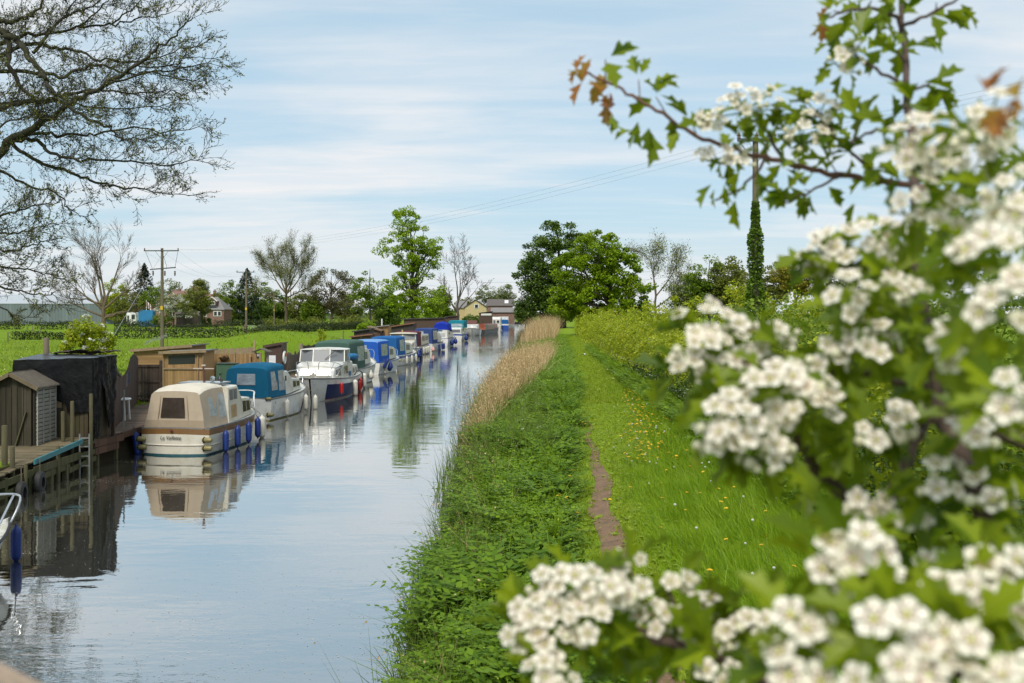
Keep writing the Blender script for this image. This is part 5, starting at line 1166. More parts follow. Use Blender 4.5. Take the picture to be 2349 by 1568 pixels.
k = MB(); k.box((QX + 12.3, 0, -.3), (.06, 7.2, 1.5)); k.build('bank_boarding', M('bank_dark', (.022, .018, .013), .95, .4, 4), j)
posts([(-12.62, 24.75, 1.72, .075), (-12.3, 24.55, 1.22, .06), (-12.12, 24.75, .72, .05), (-12.12, 26.6, .95, .055), (-12.35, 27.95, 2.05, .055), (-12.1, 28.62, 2.2, .055), (-12.6, 28.0, 1.75, .055)],
      'mooring_post', ['thick mossy post, tallest of those at the left end of the green jetty', 'mossy post rising in front of the thick one at the left of the jetty', 'short post standing in the water by the tyres', 'stubby mossy post against the turquoise edge board', 'tall grey post behind the aluminium ladder', 'tall mossy post at the front corner of the tarpaulin shed', 'short squared post against the plank wall under the tarpaulin'], WD_POST)
for (x, y, z), lab in (((-12.05, 24.45, .10), 'nearer black tyre hung as a bumper under the green jetty'), ((-12.02, 25.35, .20), 'further black tyre hung as a bumper under the green jetty')):
    t = thing('tyre', lab, 'tyre', (x, y, z), .15, 'old tyres used as bumpers'); k = MB()
    k.lathe([(.14, -.085), (.23, -.09), (.275, -.06), (.285, 0), (.275, .06), (.23, .09), (.14, .085), (.17, .0), (.14, -.085)], n=18, axis='X'); k.build('tread', TYRE, t, smooth=40)
    k = MB(); k.tube([(0, 0, .28), (-.02, .05, .62)], .012, 4); k.build('tyre_rope', ROPE, t)
t = thing('ladder', 'grey aluminium ladder standing in the water against the green jetty', 'ladder', (-12.02, 28.0, 0), .1)
for x in (-.13, .13): k = MB(); k.bar((x, 0, -.7), (x, 0, 1.12), .055, .03); k.build('stile', ALU, t)
for z in (-.35, -.05, .22, .49, .76, 1.0): k = MB(); k.bar((-.11, 0, z), (.11, 0, z), .032); k.build('rung', ALU, t)
# ---- lattice sided shed ----
t = thing('garden_shed', 'small weathered shed with a lattice panel on its side and a gabled felt roof', 'shed', (-13.77, 28.0, .8))
w2, d2, hE, hR = .64, .6, 1.68, 2.02
k = MB(); plank_wall(k, (-w2, -d2), (w2 - .14, -d2), -.05, lambda x: hE, .03, 0, .01, .15); k.bar((w2 - .1, -d2 - .02, -.1), (w2 - .1, -d2 - .02, hE), .09, .06); k.bar((w2 - .02, -d2, -.1), (w2 - .02, -d2, hE), .05, .05)
k.add([(-w2, -d2 + .02, hE), (w2, -d2 + .02, hE), (0, -d2 + .02, hR)], ((0, 1, 2),)); k.add([(-w2, d2, -.1), (w2, d2, -.1), (w2, d2, hE), (0, d2, hR), (-w2, d2, hE)], ((0, 4, 3, 2, 1),)); k.quad((-w2, d2, -.1), (-w2, -d2, -.1), (-w2, -d2, hE), (-w2, d2, hE))
k.build('wall', WD_SHED, t)
k = MB(); k.bar((.1, -d2 - .05, -.05), (.42, -d2 - .05, 1.0), .07, .03); k.build('prop_board', WD_GREEN, t)
k = MB(); k.box((w2, 0, hE / 2 - .05), (.03, 2 * d2 - .06, hE), mi=1)
for i in range(15):
    z = .05 + i * .112
    k.box((w2 + .028, 0, z), (.02, 2 * d2 - .08, .085), mi=0, rx=rnd.uniform(-.015, .015), ry=.28)
for y in (-d2 + .05, -.2, .2, d2 - .05): k.box((w2 + .05, y, hE / 2 - .04), (.025, .035, hE - .02), mi=0)
k.build('lattice_panel', [LATT, LATD], t)
rf = MB()
for s in (-1, 1):
    a = Vector((0, -d2 - .12, hR + .05)); b_ = Vector((s * (w2 + .14), -d2 - .12, hE - .03)); D = Vector((0, 2 * d2 + .24, 0))
    P8 = [a, b_, b_ + D, a + D]; nn = (b_ - a).cross(D).normalized() * (.04 if s < 0 else -.04); nn.z = abs(nn.z)
    rf.add(P8 + [p + nn for p in P8], ((0, 1, 2, 3), (4, 7, 6, 5), (0, 4, 5, 1), (1, 5, 6, 2), (2, 6, 7, 3), (3, 7, 4, 0)))
ro = rf.build('roof', FELTB, t)
for s in (-1, 1): k = MB(); k.bar((0, -d2 - .14, hR + .02), (s * (w2 + .14), -d2 - .14, hE - .05), .03, .10); k.build('barge_board', M('weathered_trim', (.15, .115, .07), .9, .3, 6), ro)
# ---- tarpaulin shed ----
X0, X1, Y0, Y1, ZT = -14.3, -12.12, 28.72, 30.35, 3.22
t = thing('plank_shed', 'plank walled shed with a bare plywood patch, hidden under a black tarpaulin', 'shed', (X0, Y0, .85))
k = MB(); plank_wall(k, (0, 0), (X1 - X0 - .1, 0), 0, 2.25, .03); plank_wall(k, (X1 - X0 - .06, 0.05), (X1 - X0 - .06, Y1 - Y0), 0, 2.2, .03); plank_wall(k, (0, Y1 - Y0), (X1 - X0, Y1 - Y0), 0, 2.25, .03); plank_wall(k, (0, 0), (0, Y1 - Y0), 0, 2.25, .03); k.build('wall', woodmat('wood_shed_tarp', (.062, .048, .030), .14, 'XY', var=.3, green=(.055, .055, .018)), t)
k = MB(); k.box((1.02, -.03, 1.22), (.62, .03, .56)); k.build('plywood_patch', M('ply_patch', (.22, .16, .085), .85, .3, 4, stretch=(.5, 1, 6), dirt=(.10, .08, .045), dirt_amt=.5), t)
k = MB(); k.box((1.0, .8, 2.28), (2.2, 1.6, .04)); k.build('roof', FELT, t)
k = MB(); k.box((X1 - X0 - .02, Y1 - Y0 - .05, 1.0), (.1, .1, 2.2)); k.build('corner_post', WD_BROWN, t)
# tarpaulin: roof sheet, front skirt, torn side drape
def drape(pts, nu, nv, amp, th=.012, seed=0):
    """wrinkled cloth over the bilinear patch pts, with thickness"""
    rr = random.Random(seed); ph = [rr.uniform(0, 6) for _ in range(8)]
    a, b_, c, d = [Vector(p) for p in pts]; nrm = (b_ - a).cross(d - a).normalized(); rows = []
    for i in range(nu + 1):
        u = i / nu; row = []
        for q in range(nv + 1):
            v = q / nv; p = a * (1 - u) * (1 - v) + b_ * u * (1 - v) + c * u * v + d * (1 - u) * v
            w_ = math.sin(u * 9 + ph[0] + v * 3) * .5 + math.sin(u * 21 + ph[1] - v * 5) * .3 + math.sin(v * 17 + ph[2] + u * 4) * .25 + math.sin(u * 37 + v * 23 + ph[3]) * .18 + rr.uniform(-.25, .25)
            row.append(p + nrm * w_ * amp)
        rows.append(row)
    return rows
t = thing('tarpaulin', 'torn crinkled black tarpaulin draped over the plank shed', 'tarpaulin', (X0, Y0, .85))
o0 = Vector((X0, Y0, .85))
def L_(x, y, z): return Vector((x, y, z)) - o0
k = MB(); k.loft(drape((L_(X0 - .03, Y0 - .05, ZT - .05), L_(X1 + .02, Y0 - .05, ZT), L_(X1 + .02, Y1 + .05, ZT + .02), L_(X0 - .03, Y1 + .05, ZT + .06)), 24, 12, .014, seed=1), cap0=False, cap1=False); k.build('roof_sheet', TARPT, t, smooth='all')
k = MB()
k.loft(drape((L_(X0 - .05, Y0 - .07, ZT - .06), L_(X1 + .04, Y0 - .07, ZT), L_(X1 + .04, Y0 - .09, 1.72), L_(X0 - .12, Y0 - .10, 2.35)), 40, 20, .016, seed=2), cap0=False, cap1=False)
k.loft(drape((L_(-13.0, Y0 - .08, 2.5), L_(X1 + .03, Y0 - .08, 2.5), L_(X1 + .03, Y0 - .09, 1.70), L_(-12.78, Y0 - .09, 1.62)), 20, 12, .02, seed=6), cap0=False, cap1=False)
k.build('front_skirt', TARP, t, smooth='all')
k = MB(); k.loft(drape((L_(X1 + .05, Y0 - .07, ZT), L_(X1 + .05, Y0 + .55, ZT + .01), L_(X1 + .07, Y0 + .38, .95), L_(X1 + .05, Y0 - .06, .82)), 16, 40, .055, seed=3), cap0=False, cap1=False)
k.loft(drape((L_(X1 + .05, Y0 + .50, ZT + .01), L_(X1 + .05, Y1 + .06, ZT + .02), L_(X1 + .06, Y0 + 1.45, 1.35), L_(X1 + .09, Y0 + 1.0, 1.0)), 18, 40, .06, seed=4), cap0=False, cap1=False)
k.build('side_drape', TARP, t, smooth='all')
k = MB(); k.loft(drape((L_(-14.0, Y1 - .3, ZT + .14), L_(X1 + .1, Y1 - .3, ZT + .16), L_(X1 + .12, Y1 + .25, ZT + .1), L_(-14.0, Y1 + .2, ZT + .05)), 26, 8, .06, seed=5), cap0=False, cap1=False); k.build('bunched_edge', M('tarpaulin_brown', (.055, .035, .032), .7, .3, 3), t, smooth='all')
posts([(-14.5, 31.0, 3.75, .09)], 'timber_post', ['square topped timber post sticking up behind the tarpaulin roof'], WD_GREYP, z0=.3, group='timber posts')
# ---- brown jetty and walkway ----
t = thing('brown_jetty', 'brown plank jetty beside the cream cruiser, with rusty fascia boards', 'jetty', (-13.5, 37, 0)); k = MB()
for i in range(128):
    y = 29.1 + i * .125
    k.box(((-13.6 + 13.5) + (.0 if y > 30.5 else .9), y - 37, .80 + rnd.uniform(-.006, .006)), (2.9 if y > 30.5 else 1.0, .112, .035), rz=rnd.uniform(-.008, .008))
k.build('deck', DECK_B, t)
k = MB(); k.bar((QX + 13.5, 28.95 - 37, .70), (QX + 13.55, 31.0 - 37, .66), .05, .2); k.bar((QX + 13.5, 29.0 - 37, .48), (QX + 13.55, 30.6 - 37, .46), .045, .2); k.bar((QX + 13.55, 30.9 - 37, .72), (QX + 13.5, 45 - 37, .72), .05, .18); k.build('fascia_boards', woodmat('wood_rust', (.10, .055, .038), .6, 'Y', var=.3), t)
for y in (29.4, 30.8, 32.5, 34.5, 37, 39.5, 42): k = MB(); k.box((QX + 13.38, y - 37, 0), (.12, .12, 1.4)); k.build('pile', WD_GREEN, t)
k = MB(); k.box((QX + 12.9, 0, -.2), (.06, 16, 1.7)); k.build('bank_boarding', _M['bank_dark'], t)
t = thing('walkway', 'long plank walkway running past the sheds along the moored boats', 'walkway', (-12.8, 100, 0)); k = MB()
k.loft([[(xl(y) + 12.8 - 1.3, y - 100, .80), (xl(y) + 12.8 + .1, y - 100, .80), (xl(y) + 12.8 + .1, y - 100, .62)] for y in np.linspace(45.1, 240, 60)], cap0=False, cap1=False); k.build('walkway_deck', DECK_B, t)
k = MB(); k.loft([[(xl(y) + 12.8 + .06, y - 100, .72), (xl(y) + 12.8 + .06, y - 100, -.6)] for y in np.linspace(45.1, 240, 60)], cap0=False, cap1=False); k.build('quay_boarding', M('quay_boards', (.05, .042, .03), .9, .5, 3, stretch=(1, 1, .3)), t)
# table, bucket, boat hook pole
t = thing('plastic_table', 'white plastic garden table on the brown jetty', 'table', (-13.55, 34.4, .82))
k = MB(); k.lathe([(0, .70), (.36, .70), (.38, .73), (.36, .755), (0, .755)], n=20); k.build('table_top', PLASTW, t, smooth=40)
for x, y in ((-.22, -.2), (.22, -.2), (.22, .2), (-.22, .2)): k = MB(); k.bar((x * 1.15, y * 1.15, 0), (x, y, .70), .06, .05); k.build('leg', PLASTW, t)
t = thing('bucket', 'grey plastic tub standing under the white table', 'bucket', (-13.75, 34.2, .82)); k = MB(); k.lathe([(0, 0), (.17, 0), (.22, .34), (.235, .35), (.21, .35), (.16, .04), (0, .04)], n=16); k.build('tub', M('tub_grey', (.26, .27, .28), .5), t, smooth=40)
k = MB(); k.tube([(.21 * math.cos(a), 0, .34 + .16 * math.sin(a)) for a in np.linspace(0, PI, 9)], .012, 5); k.build('handle', STEEL, t)
k = MB(); k.tube([(0, 0, 0), (0.02, 0, 1.28)], .025, 8); o = k.build('metal_stake', ALU, label='thin grey metal stake standing at the jetty edge left of the cream cruiser', cat='stake'); o.location = (-12.25, 31.4, .8)
# ---- fences and gate by the jetty ----
t = thing('dark_fence', 'dark brown slatted fence with a sagging top, right of the tarpaulin shed', 'fence', (-12.5, 31.2, .8))
A_, B_ = (-.1, .2), (-3.2, 10.6)
k = MB(); plank_wall(k, A_, B_, 0, lambda u: 1.95 - 1.1 * math.sin(PI * min(1, u * 1.6)) * .35 + .25 * (u > .55) * math.sin(PI * (u - .55) / .45) - .15 * u, .025, 0, .015, .16); k.build('boards', WD_BROWN, t)
k = MB(); k.bar((A_[0] - .02, A_[1], 2.05), (-.9, 2.9, 1.55), .06, .09); k.build('sloping_rail', WD_DARK, t)
k = MB(); k.panel(((-1.7 + .06, 5.4, 1.0), (-1.35 + .06, 4.2, 1.0), (-1.35 + .06, 4.2, 1.5), (-1.7 + .06, 5.4, 1.5)), .1, .35, .1, 1.0, .02); k.build('white_notice', PLASTW, t)
k = MB(); k.panel(((-1.9 + .06, 6.1, 1.05), (-1.7 + .06, 5.4, 1.05), (-1.7 + .06, 5.4, 1.6), (-1.9 + .06, 6.1, 1.6)), .1, .6, .1, .9, .02); k.build('blue_notice', M('notice_blue', (.03, .12, .28), .5), t)
t = thing('wooden_gate', 'closed dark grey-brown board gate behind the brown jetty', 'gate', (xa(312, 42), 42, .8)); k = MB(); plank_wall(k, (.05, 0), (1.0, 0), .08, 1.55, .025); k.build('boards', WD_DARK, t)
for x in (0, 1.05): k = MB(); k.box((x, 0, .85), (.1, .1, 1.75)); k.build('gate_post', WD_DARK, t)
for z in (.3, .85, 1.5): k = MB(); k.bar((.05, -.04, z), (1.0, -.04, z), .04, .09); k.build('gate_rail', WD_DARK, t)
k = MB(); k.box((.55, -.25, .05), (1.0, .4, .12)); k.build('step', WD_BROWN, t)
# ---- timber sheds ----
def flat_shed(label, x0, x1, y0, y1, z0, zl, zr, wall, roofm, trim=TRIM, name='timber_shed', over=.15, group='flat roofed sheds', win=None, door=None):
    t = thing(name, label, 'shed', (x0, y0, z0), 0, group); W, D = x1 - x0, y1 - y0
    k = MB(); k.add([(0, 0, 0), (W, 0, 0), (W, 0, zr - z0), (0, 0, zl - z0), (0, D, 0), (W, D, 0), (W, D, zr - z0), (0, D, zl - z0)], ((0, 1, 2, 3), (1, 5, 6, 2), (5, 4, 7, 6), (4, 0, 3, 7))); k.build('wall', wall, t)
    a, b_ = Vector((-over, -over, zl - z0 + .012)), Vector((W + over, -over, zr - z0 + .012)); D_ = Vector((0, D + 2 * over, 0)); u = Vector((0, 0, .06)); P8 = [a, b_, b_ + D_, a + D_]
    k = MB(); k.add(P8 + [p + u for p in P8], ((3, 2, 1, 0), (4, 5, 6, 7), (0, 1, 5, 4), (1, 2, 6, 5), (2, 3, 7, 6), (3, 0, 4, 7))); r = k.build('roof', roofm, t)
    k = MB(); k.bar(a + Vector((0, -.02, .015)), b_ + Vector((0, -.02, .015)), .03, .13); k.build('roof_trim', trim, r)
    if win: k = MB(); k.panel(((0, -.0, 0), (W, 0, 0), (W, 0, zr - z0), (0, 0, zl - z0)), *win, .012); k.build('window', GLS, t)
    return t, W, D
flat_shed('larger tan timber shed with a sloping flat roof, behind the one with a letterbox window', xa(307, 48.5), xa(436, 48.5), 48.5, 51, .8, za(806, 48.5), za(795, 48.5), WD_NEWH, FELT)
t, W, D = flat_shed('tan timber shed with a dark letterbox window, in front of the larger one', xa(374, 46), xa(468, 46), 46, 47.6, .8, za(811, 46), za(807, 46), WD_NEW, FELT, win=(.13, .78, .72, .94))
k = MB(); k.bar((0, -.03, 1.16), (W, -.03, 1.16), .05, .07); k.build('mid_rail', TRIM, t)
for x in (.03, W - .03, W * .86): k = MB(); k.bar((x, -.03, 0), (x, -.03, 1.8), .07, .04); k.build('stud', TRIM, t)
t = thing('panel_fence', 'tan vertical board fence with a hanging basket, behind the teal canopy cruiser', 'fence', (xa(472, 48.3), 48.3, .8)); Wf = xa(600, 48.3) - xa(472, 48.3)
k = MB(); plank_wall(k, (0, 0), (Wf, 0), 0, za(812, 48.3) - .8, .025, 0, .01); k.build('boards', WD_NEW, t)
for u in (.03, .52, .98): k = MB(); k.box((Wf * u, -.04, .9), (.09, .07, 1.85)); k.build('fence_post', TRIM, t)
t2 = text('number_plate', '88', t, (Wf * .955, -.062, za(815.5, 48.3) - .8), (R(90), 0, 0), .17, M('plate_white', (.7, .7, .7)), 0, .004)
k = MB(); k.box((Wf * .955, -.05, za(815.5, 48.3) - .8), (.24, .02, .22)); k.build('number_board', M('plate_black', (.02, .02, .02)), t)
for px in (483, 577): k = MB(); k.box((xa(px, 48.3) - xa(472, 48.3), -.03, za(824, 48.3) - .8), (.05, .04, .22)); k.build('hinge', RUBBER, t)
bt = thing('hanging_basket', 'brown wicker half basket hung on the tan board fence', 'basket', (xa(514, 48.2), 48.2, za(823, 48.2))); k = MB(); k.lathe([(.02, -.16), (.14, -.12), (.22, 0), (.24, .06), (.2, .05), (.0, -.05)], n=14); k.build('wicker', M('wicker', (.10, .065, .035), .9, .5, 24, .5), bt, smooth=40)
P = RNG.normal(0, .1, (60, 3)) * np.array([1, .8, .4]) + np.array([0, 0, .07]); V, F = leaf_cloud(P, .07); mesh_np('dry_plants', V, F, M('dry_plant', (.12, .08, .05), .9), bt)
t = thing('back_fence', 'pale weathered fence rail behind the tan board fence', 'fence', (xa(480, 52), 52, .8)); k = MB(); plank_wall(k, (0, 0), (xa(575, 52) - xa(480, 52), .6), .2, lambda u: lerp(za(803, 52), za(798, 52), u) - .8, .03, 0, .01, .3); k.build('boards', M('weathered_pale', (.30, .22, .14), .9, .3, 6), t)
k = MB(); k.box((xa(577, 52) - xa(480, 52), .6, 1.1), (.07, .07, 2.4)); k.build('fence_post', M('pale_post', (.36, .27, .16), .9), t)
t = thing('green_cabinet', 'dull green metal cabinet beside the teal canopy', 'cabinet', (xa(497, 44.5), 44.5, .8)); k = MB(); hC = za(836, 44.5) - .8; k.box((.42, .2, hC / 2), (.86, .5, hC)); k.build('cabinet_body', M('cabinet_green', (.075, .15, .085), .5, .12, 3), t, bevel=.02)
k = MB(); k.box((.42, .2, hC + .02), (.92, .56, .05)); k.build('cabinet_top', M('cabinet_dark', (.03, .06, .035), .5), t)
k = MB(); k.tube([(.13, -.08, hC * .72), (.22, -.08, hC * .72)], .03, 6); k.build('handle', M('cabinet_dark', (.03, .06, .035), .5), t)
t = thing('porch_roof', 'little pitched wooden roof on posts over the gate right of the tan fence', 'porch', (xa(600, 49), 49, .8)); zz_ = za(806, 49) - .8
k = MB()
for s in (-1, 1): k.bar((0, 0, zz_ + .12), (s * .42, 0, zz_ - .08), .9, .05, up=(0, 1, 0)) if 0 else k.add([(0, -.3, zz_ + .1), (s * .42, -.3, zz_ - .06), (s * .42, .5, zz_ - .06), (0, .5, zz_ + .1), (0, -.3, zz_ + .14), (s * .42, -.3, zz_ - .02), (s * .42, .5, zz_ - .02), (0, .5, zz_ + .14)], ((0, 1, 2, 3), (4, 5, 6, 7), (0, 1, 5, 4), (1, 2, 6, 5), (2, 3, 7, 6)))
k.build('roof', FELTB, t)
for x in (-.3, .3): k = MB(); k.box((x, 0, zz_ / 2 - .06), (.1, .1, zz_)); k.build('porch_post', M('weathered_grey', (.22, .20, .16), .9, .3, 6), t)
flat_shed('narrow dark brown hut with a sloping felt lid and a lifebuoy on its side', xa(607, 52), xa(646, 52), 52, 53.2, .8, za(797, 52), za(789, 52), BROWNW, FELTB, BROWNW, over=.07)
t = thing('lifebuoy', 'orange and white lifebuoy on the side of the narrow dark brown hut', 'lifebuoy', (xa(646, 52) + .08, 52.3, 2.2)); k = MB(); k.tube([(0, .22 * math.cos(a), .30 * math.sin(a)) for a in np.linspace(0, 2 * PI, 17)], .06, 8, cap=False); k.build('ring', PLASTW, t, smooth='all')
k = MB(); k.tube([(0, .22 * math.cos(a), .30 * math.sin(a)) for a in np.linspace(.2, 1.0, 5)], .066, 8); k.build('orange_band', M('orange', (.6, .12, .03), .5), t, smooth='all')
k = MB(); k.box((0, 0, 0), (.42, .02, .5)); o = k.build('notice', M('paper_white', (.72, .73, .74), .6), label='blank white notice board on a post beside the narrow dark brown hut', cat='notice'); o.location = (xa(623, 51.5), 51.5, za(827, 51.5))
# weathered fences further along
t = thing('pale_fence', 'grey-brown paling fence along the walkway beside the navy hulled cruiser', 'fence', (-13.4, 55, .8)); k = MB(); plank_wall(k, (0, 0), (-.4, 16), 0, 1.25, .03, 0, .12, .16); k.build('boards', M('paling', (.16, .125, .09), .9, .4, 5), t)
t = thing('tree_stump_post', 'thick pale stump like post beside the dark slatted pallets', 'post', (xa(690, 64), 64, .8)); k = MB(); k.tube([(0, 0, 0), (.03, 0, 1.0), (.0, .02, 1.75)], [.2, .17, .13], 9); k.build('trunk', M('stump', (.26, .21, .15), .9, .4, 6, .5), t, smooth=40)
t = thing('dark_pallets', 'row of dark upright slatted pallets on the bank', 'pallet', (xa(695, 66), 66, .8)); k = MB(); plank_wall(k, (0, 0), (1.15, 1.2), .2, lambda u: 1.55 + .12 * u, .03, 0, .04, .13); k.build('slats', BLACKW, t)
t = thing('orange_crate', 'orange-brown wooden crate behind the green canopy', 'crate', (xa(739, 68), 68, 1.7)); k = MB(); plank_wall(k, (-.25, 0), (.55, .3), -.9, .75, .03, 0, .03, .3); k.build('boards', M('crate_orange', (.36, .15, .055), .8, .25, 5), t)
k = MB(); k.tube([(0, 0, 0), (.02, 0, 2.2)], .05, 6); o = k.build('timber_post', WD_GREYP, label='lone thin timber post behind the blue canopies', cat='post'); o.location = (xa(787, 86), 86, .8)
# black sheds along the moorings
def SH(lab, px0, px1, Y, yl, yr, wall, roofm, D=3, **k): return flat_shed(lab, xa(px0, Y), xa(px1, Y), Y, Y + D, .8, za(yl, Y), za(yr, Y), wall, roofm, roofm, name='mooring_shed', over=.2, group='sheds along the moorings', **k)
ROOFB = M('roof_black', (.055, .052, .05), .8, .3, 4); ROOFT = M('roof_rust', (.22, .10, .06), .85, .3, 3, stretch=(8, 1, 1)); ROOFS = M('roof_slats', (.20, .135, .09), .85, .3, 3, stretch=(9, 1, 1))
SH('low black shed with a sloping black roof, nearest of the mooring sheds', 812, 848, 104, 762, 755, BLACKW, ROOFB)
SH('low lean-to with a rust red roof edge behind the blue canopies', 806, 850, 99, 774, 768, BROWNW, ROOFT)
SH('brown shed with a slatted timber roof beside the tan hut', 846, 872, 110, 750, 760, BROWNW, ROOFS)
SH('small tan plywood hut between the brown and the long black shed', 867, 890, 112, 751, 747, WD_NEW, FELT)
SH('black shed with a sagging rusty roof edge, right of the tan hut', 896, 948, 122, 751, 742, BLACKW, ROOFT, 4)
SH('long dark brown shed with a pale lamp at its eaves', 926, 1018, 150, 733, 730, BROWNW, ROOFB, 5)
SH('dark brown shed end under the dead tree', 1022, 1048, 172, 728, 725, BROWNW, ROOFB, 4)
t, W, D = SH('far brown shed with a white lattice strip, beside the narrowboat', 1099, 1129, 255, 719, 715, BROWNW, ROOFB, 4)
k = MB(); k.box((W * .55, -.06, za(722, 255) - .8), (W * .8, .06, .5)); k.build('white_lattice', PLASTW, t)
k = MB(); k.tube([(0, 0, -.1), (0, 0, .75)], .08, 6); o = k.build('white_flue', PLASTW, label='white flue pipe on the roof of the tan hut', cat='flue'); o.location = (xa(876, 113), 113, za(747, 113))
# ---- aerial on the larger shed ----
t = thing('aerial', 'television aerial on a thin mast above the larger tan shed', 'aerial', (xa(384, 49.5), 49.5, za(800, 49.5))); k = MB(); k.tube([(0, 0, 0), (0, 0, .68)], .022, 6); k.build('mast', WD_GREYP, t)
e0, e1 = Vector((.03, 0, .66)), Vector((-1.02, -.3, .26)); k = MB(); k.bar(e0, e1, .02)
for i in range(13):
    p = e0.lerp(e1, .08 + i * .075); k.bar(p + Vector((0, -.12 - .06 * (i > 9), -.10)), p + Vector((0, .12 + .06 * (i > 9), .12)), .014)
k.build('boom', ALU, t)
# ---- poles and wires ----
POLE_LINES = {}
STEELB = M('crossarm_steel', (.075, .085, .095), .6, .2, 5); PORC = M('insulator', (.10, .06, .05), .3); YEL = M('pole_notice_yellow', (.62, .40, .02), .6)
def pole(lab, px, Y, top, arms, notice=None, r=.15, zb=None, ivy=False):
    x = xa(px, Y); zb = gzs(x, Y) if zb is None else zb; t = thing('utility_pole', lab, 'utility pole', (x, Y, zb), 0, 'wooden electricity poles'); H = za(top, Y) - zb; s = Y / FPX
    k = MB(); k.tube([(0, 0, -.3), (0, 0, H * .5), (0, 0, H)], [r, r * .85, r * .68], 10); k.build('post', WD_GREYP, t, smooth=45)
    for (y, a0, a1, tilt, ins, br) in arms:
        z = za(y, Y) - zb; c = MB(); c.bar(((a0 - px) * s, -.12, z), ((a1 - px) * s, -.12, z + tilt), .10, .12); 
        o = c.build('crossarm', STEELB, t)
        for u in ins:
            q = MB(); xx = lerp(a0 - px, a1 - px, u) * s; q.lathe([(.03, -.05), (.08, -.02), (.05, .06), (.09, .09), (.05, .16), (.02, .22)], (xx, -.12, z + tilt * u + .09), 8); q.build('insulator', PORC, o, smooth=40)
        if br:
            for e in (-1, 1): q = MB(); q.bar((0, -.1, z - .95), (e * .7, -.12, z - .03), .05, .02); q.build('brace', STEELB, o)
    if notice: k = MB(); k.box((0, -r * .98, za(notice, Y) - zb), (.26, .05, .42)); k.build('warning_plate', YEL, t)
    return t
p1 = pole('tall pole with two crossarms behind the larger tan shed', 372, 105, 570, [(576, 331, 411, 0, (.02, .5, .98), True), (619, 345, 404, .22, (), False)], 707, .19)
k = MB(); s = 105 / FPX; zb = p1.location.z
for px in (352, 402, 379): k.lathe([(.03, .05), (.10, 0), (.06, -.1), (.11, -.18), (.06, -.28), (.10, -.36), (.03, -.5)], ((px - 372) * s, -.1, za(623, 105) - zb), 8)
k.build('hanging_insulators', PORC, p1, smooth=40)
k = MB()
for a_, b_ in (((334, 578), (350, 620)), ((408, 578), (400, 616)), ((371, 575), (381, 618))):
    P0 = at(*a_, 105) - p1.location; P1 = at(*b_, 105) - p1.location; mid = (P0 + P1) / 2 + Vector((.3 if a_[0] < 390 else -.1, 0, -.7)); k.tube([P0, mid, P1], .018, 4)
k.build('jumper_wires', RUBBER, p1)
p2 = pole('second pole across the field, with one wide and one narrow crossarm', 565, 159, 619, [(625, 543, 584, 0, (.03, .5, .97), True), (638, 555, 573, 0, (.1, .9), False)], 709, .19)
p3 = pole('thin distant pole right of the second pole, without crossarms', 629, 281, 668, [], 712, .2); p4 = pole('furthest thin pole in front of the wide bare tree', 667, 350, 660, [], 706, .22)
p5 = pole('tall pole wrapped in ivy behind the towpath hedge', 1733, 40, 316, [(323, 1690, 1778, 0, (.04, .5, .96), True)], None, .16, zb=1.1)
P = []
for i in range(6500):
    z = rnd.uniform(.2, 7.9); rr = lerp(1.0, .20, min(1, (z / 7.6)) ** .55) * (.9 + .2 * math.sin(z * 2.3) + .12 * math.sin(z * 6.1)); a = rnd.uniform(0, 2 * PI); q = rr * math.sqrt(rnd.uniform(.3, 1.05)); P.append((q * math.cos(a), q * math.sin(a), z))
V, F = leaf_cloud(np.array(P), .115, 1.0); iv = mesh_np('ivy', V, F, LM('leaf_ivy', (.045, .115, .006), (.150, .250, .018), trans=.3, nscale=1.2), p5)
def wire(lab, p, q, sag, r=.010, n=16, group='overhead wires', name='power_line'):
    p, q = Vector(p), Vector(q); k = MB(); k.tube([p.lerp(q, i / n) - p - Vector((0, 0, sag * 4 * (i / n) * (1 - i / n))) for i in range(n + 1)], r, 4); o = k.build(name, M('wire', (.32, .34, .36), .6), label=lab, cat='wire', group=group); o.location = p; return o
T5 = [at(px, 316, 40) for px in (1692, 1734, 1776)]; T1 = [at(px, 572, 105) for px in (332, 371, 411)]; T2 = [at(px, 621, 159) for px in (544, 565, 583)]
lab3 = (('outer far', 'middle', 'outer near'))
for i in range(3):
    wire(lab3[i] + ' wire of the span from the ivy covered pole to the two crossarm pole', T5[i], T1[i], 1.5, .0045)
    wire(lab3[i] + ' wire of the span from the two crossarm pole to the second pole', T1[i] + Vector((0, 0, -.2)), T2[i], 1.8, .008)
    wire(lab3[i] + ' wire leaving the ivy covered pole towards the upper right edge', T5[i], (at(2349, 196 + 14 * i, 25) + Vector((6, -6, .9))), .25, .004)
    wire(lab3[i] + ' wire running on from the second pole to the thin distant pole', T2[i], at(629 + (i - 1) * 2, 669, 281), 1.2, .009)
wire('slanting stay wire of the two crossarm pole, running down to the left', at(369, 588, 105), onz(212, 815, .8) if 0 else Vector((xa(238, 92), 92, .9)), 0, .02, name='stay_wire'); wire('slanting stay wire of the second pole, running down to the right', at(566, 645, 159), Vector((xa(612, 166), 166, .9)), 0, .025, name='stay_wire')
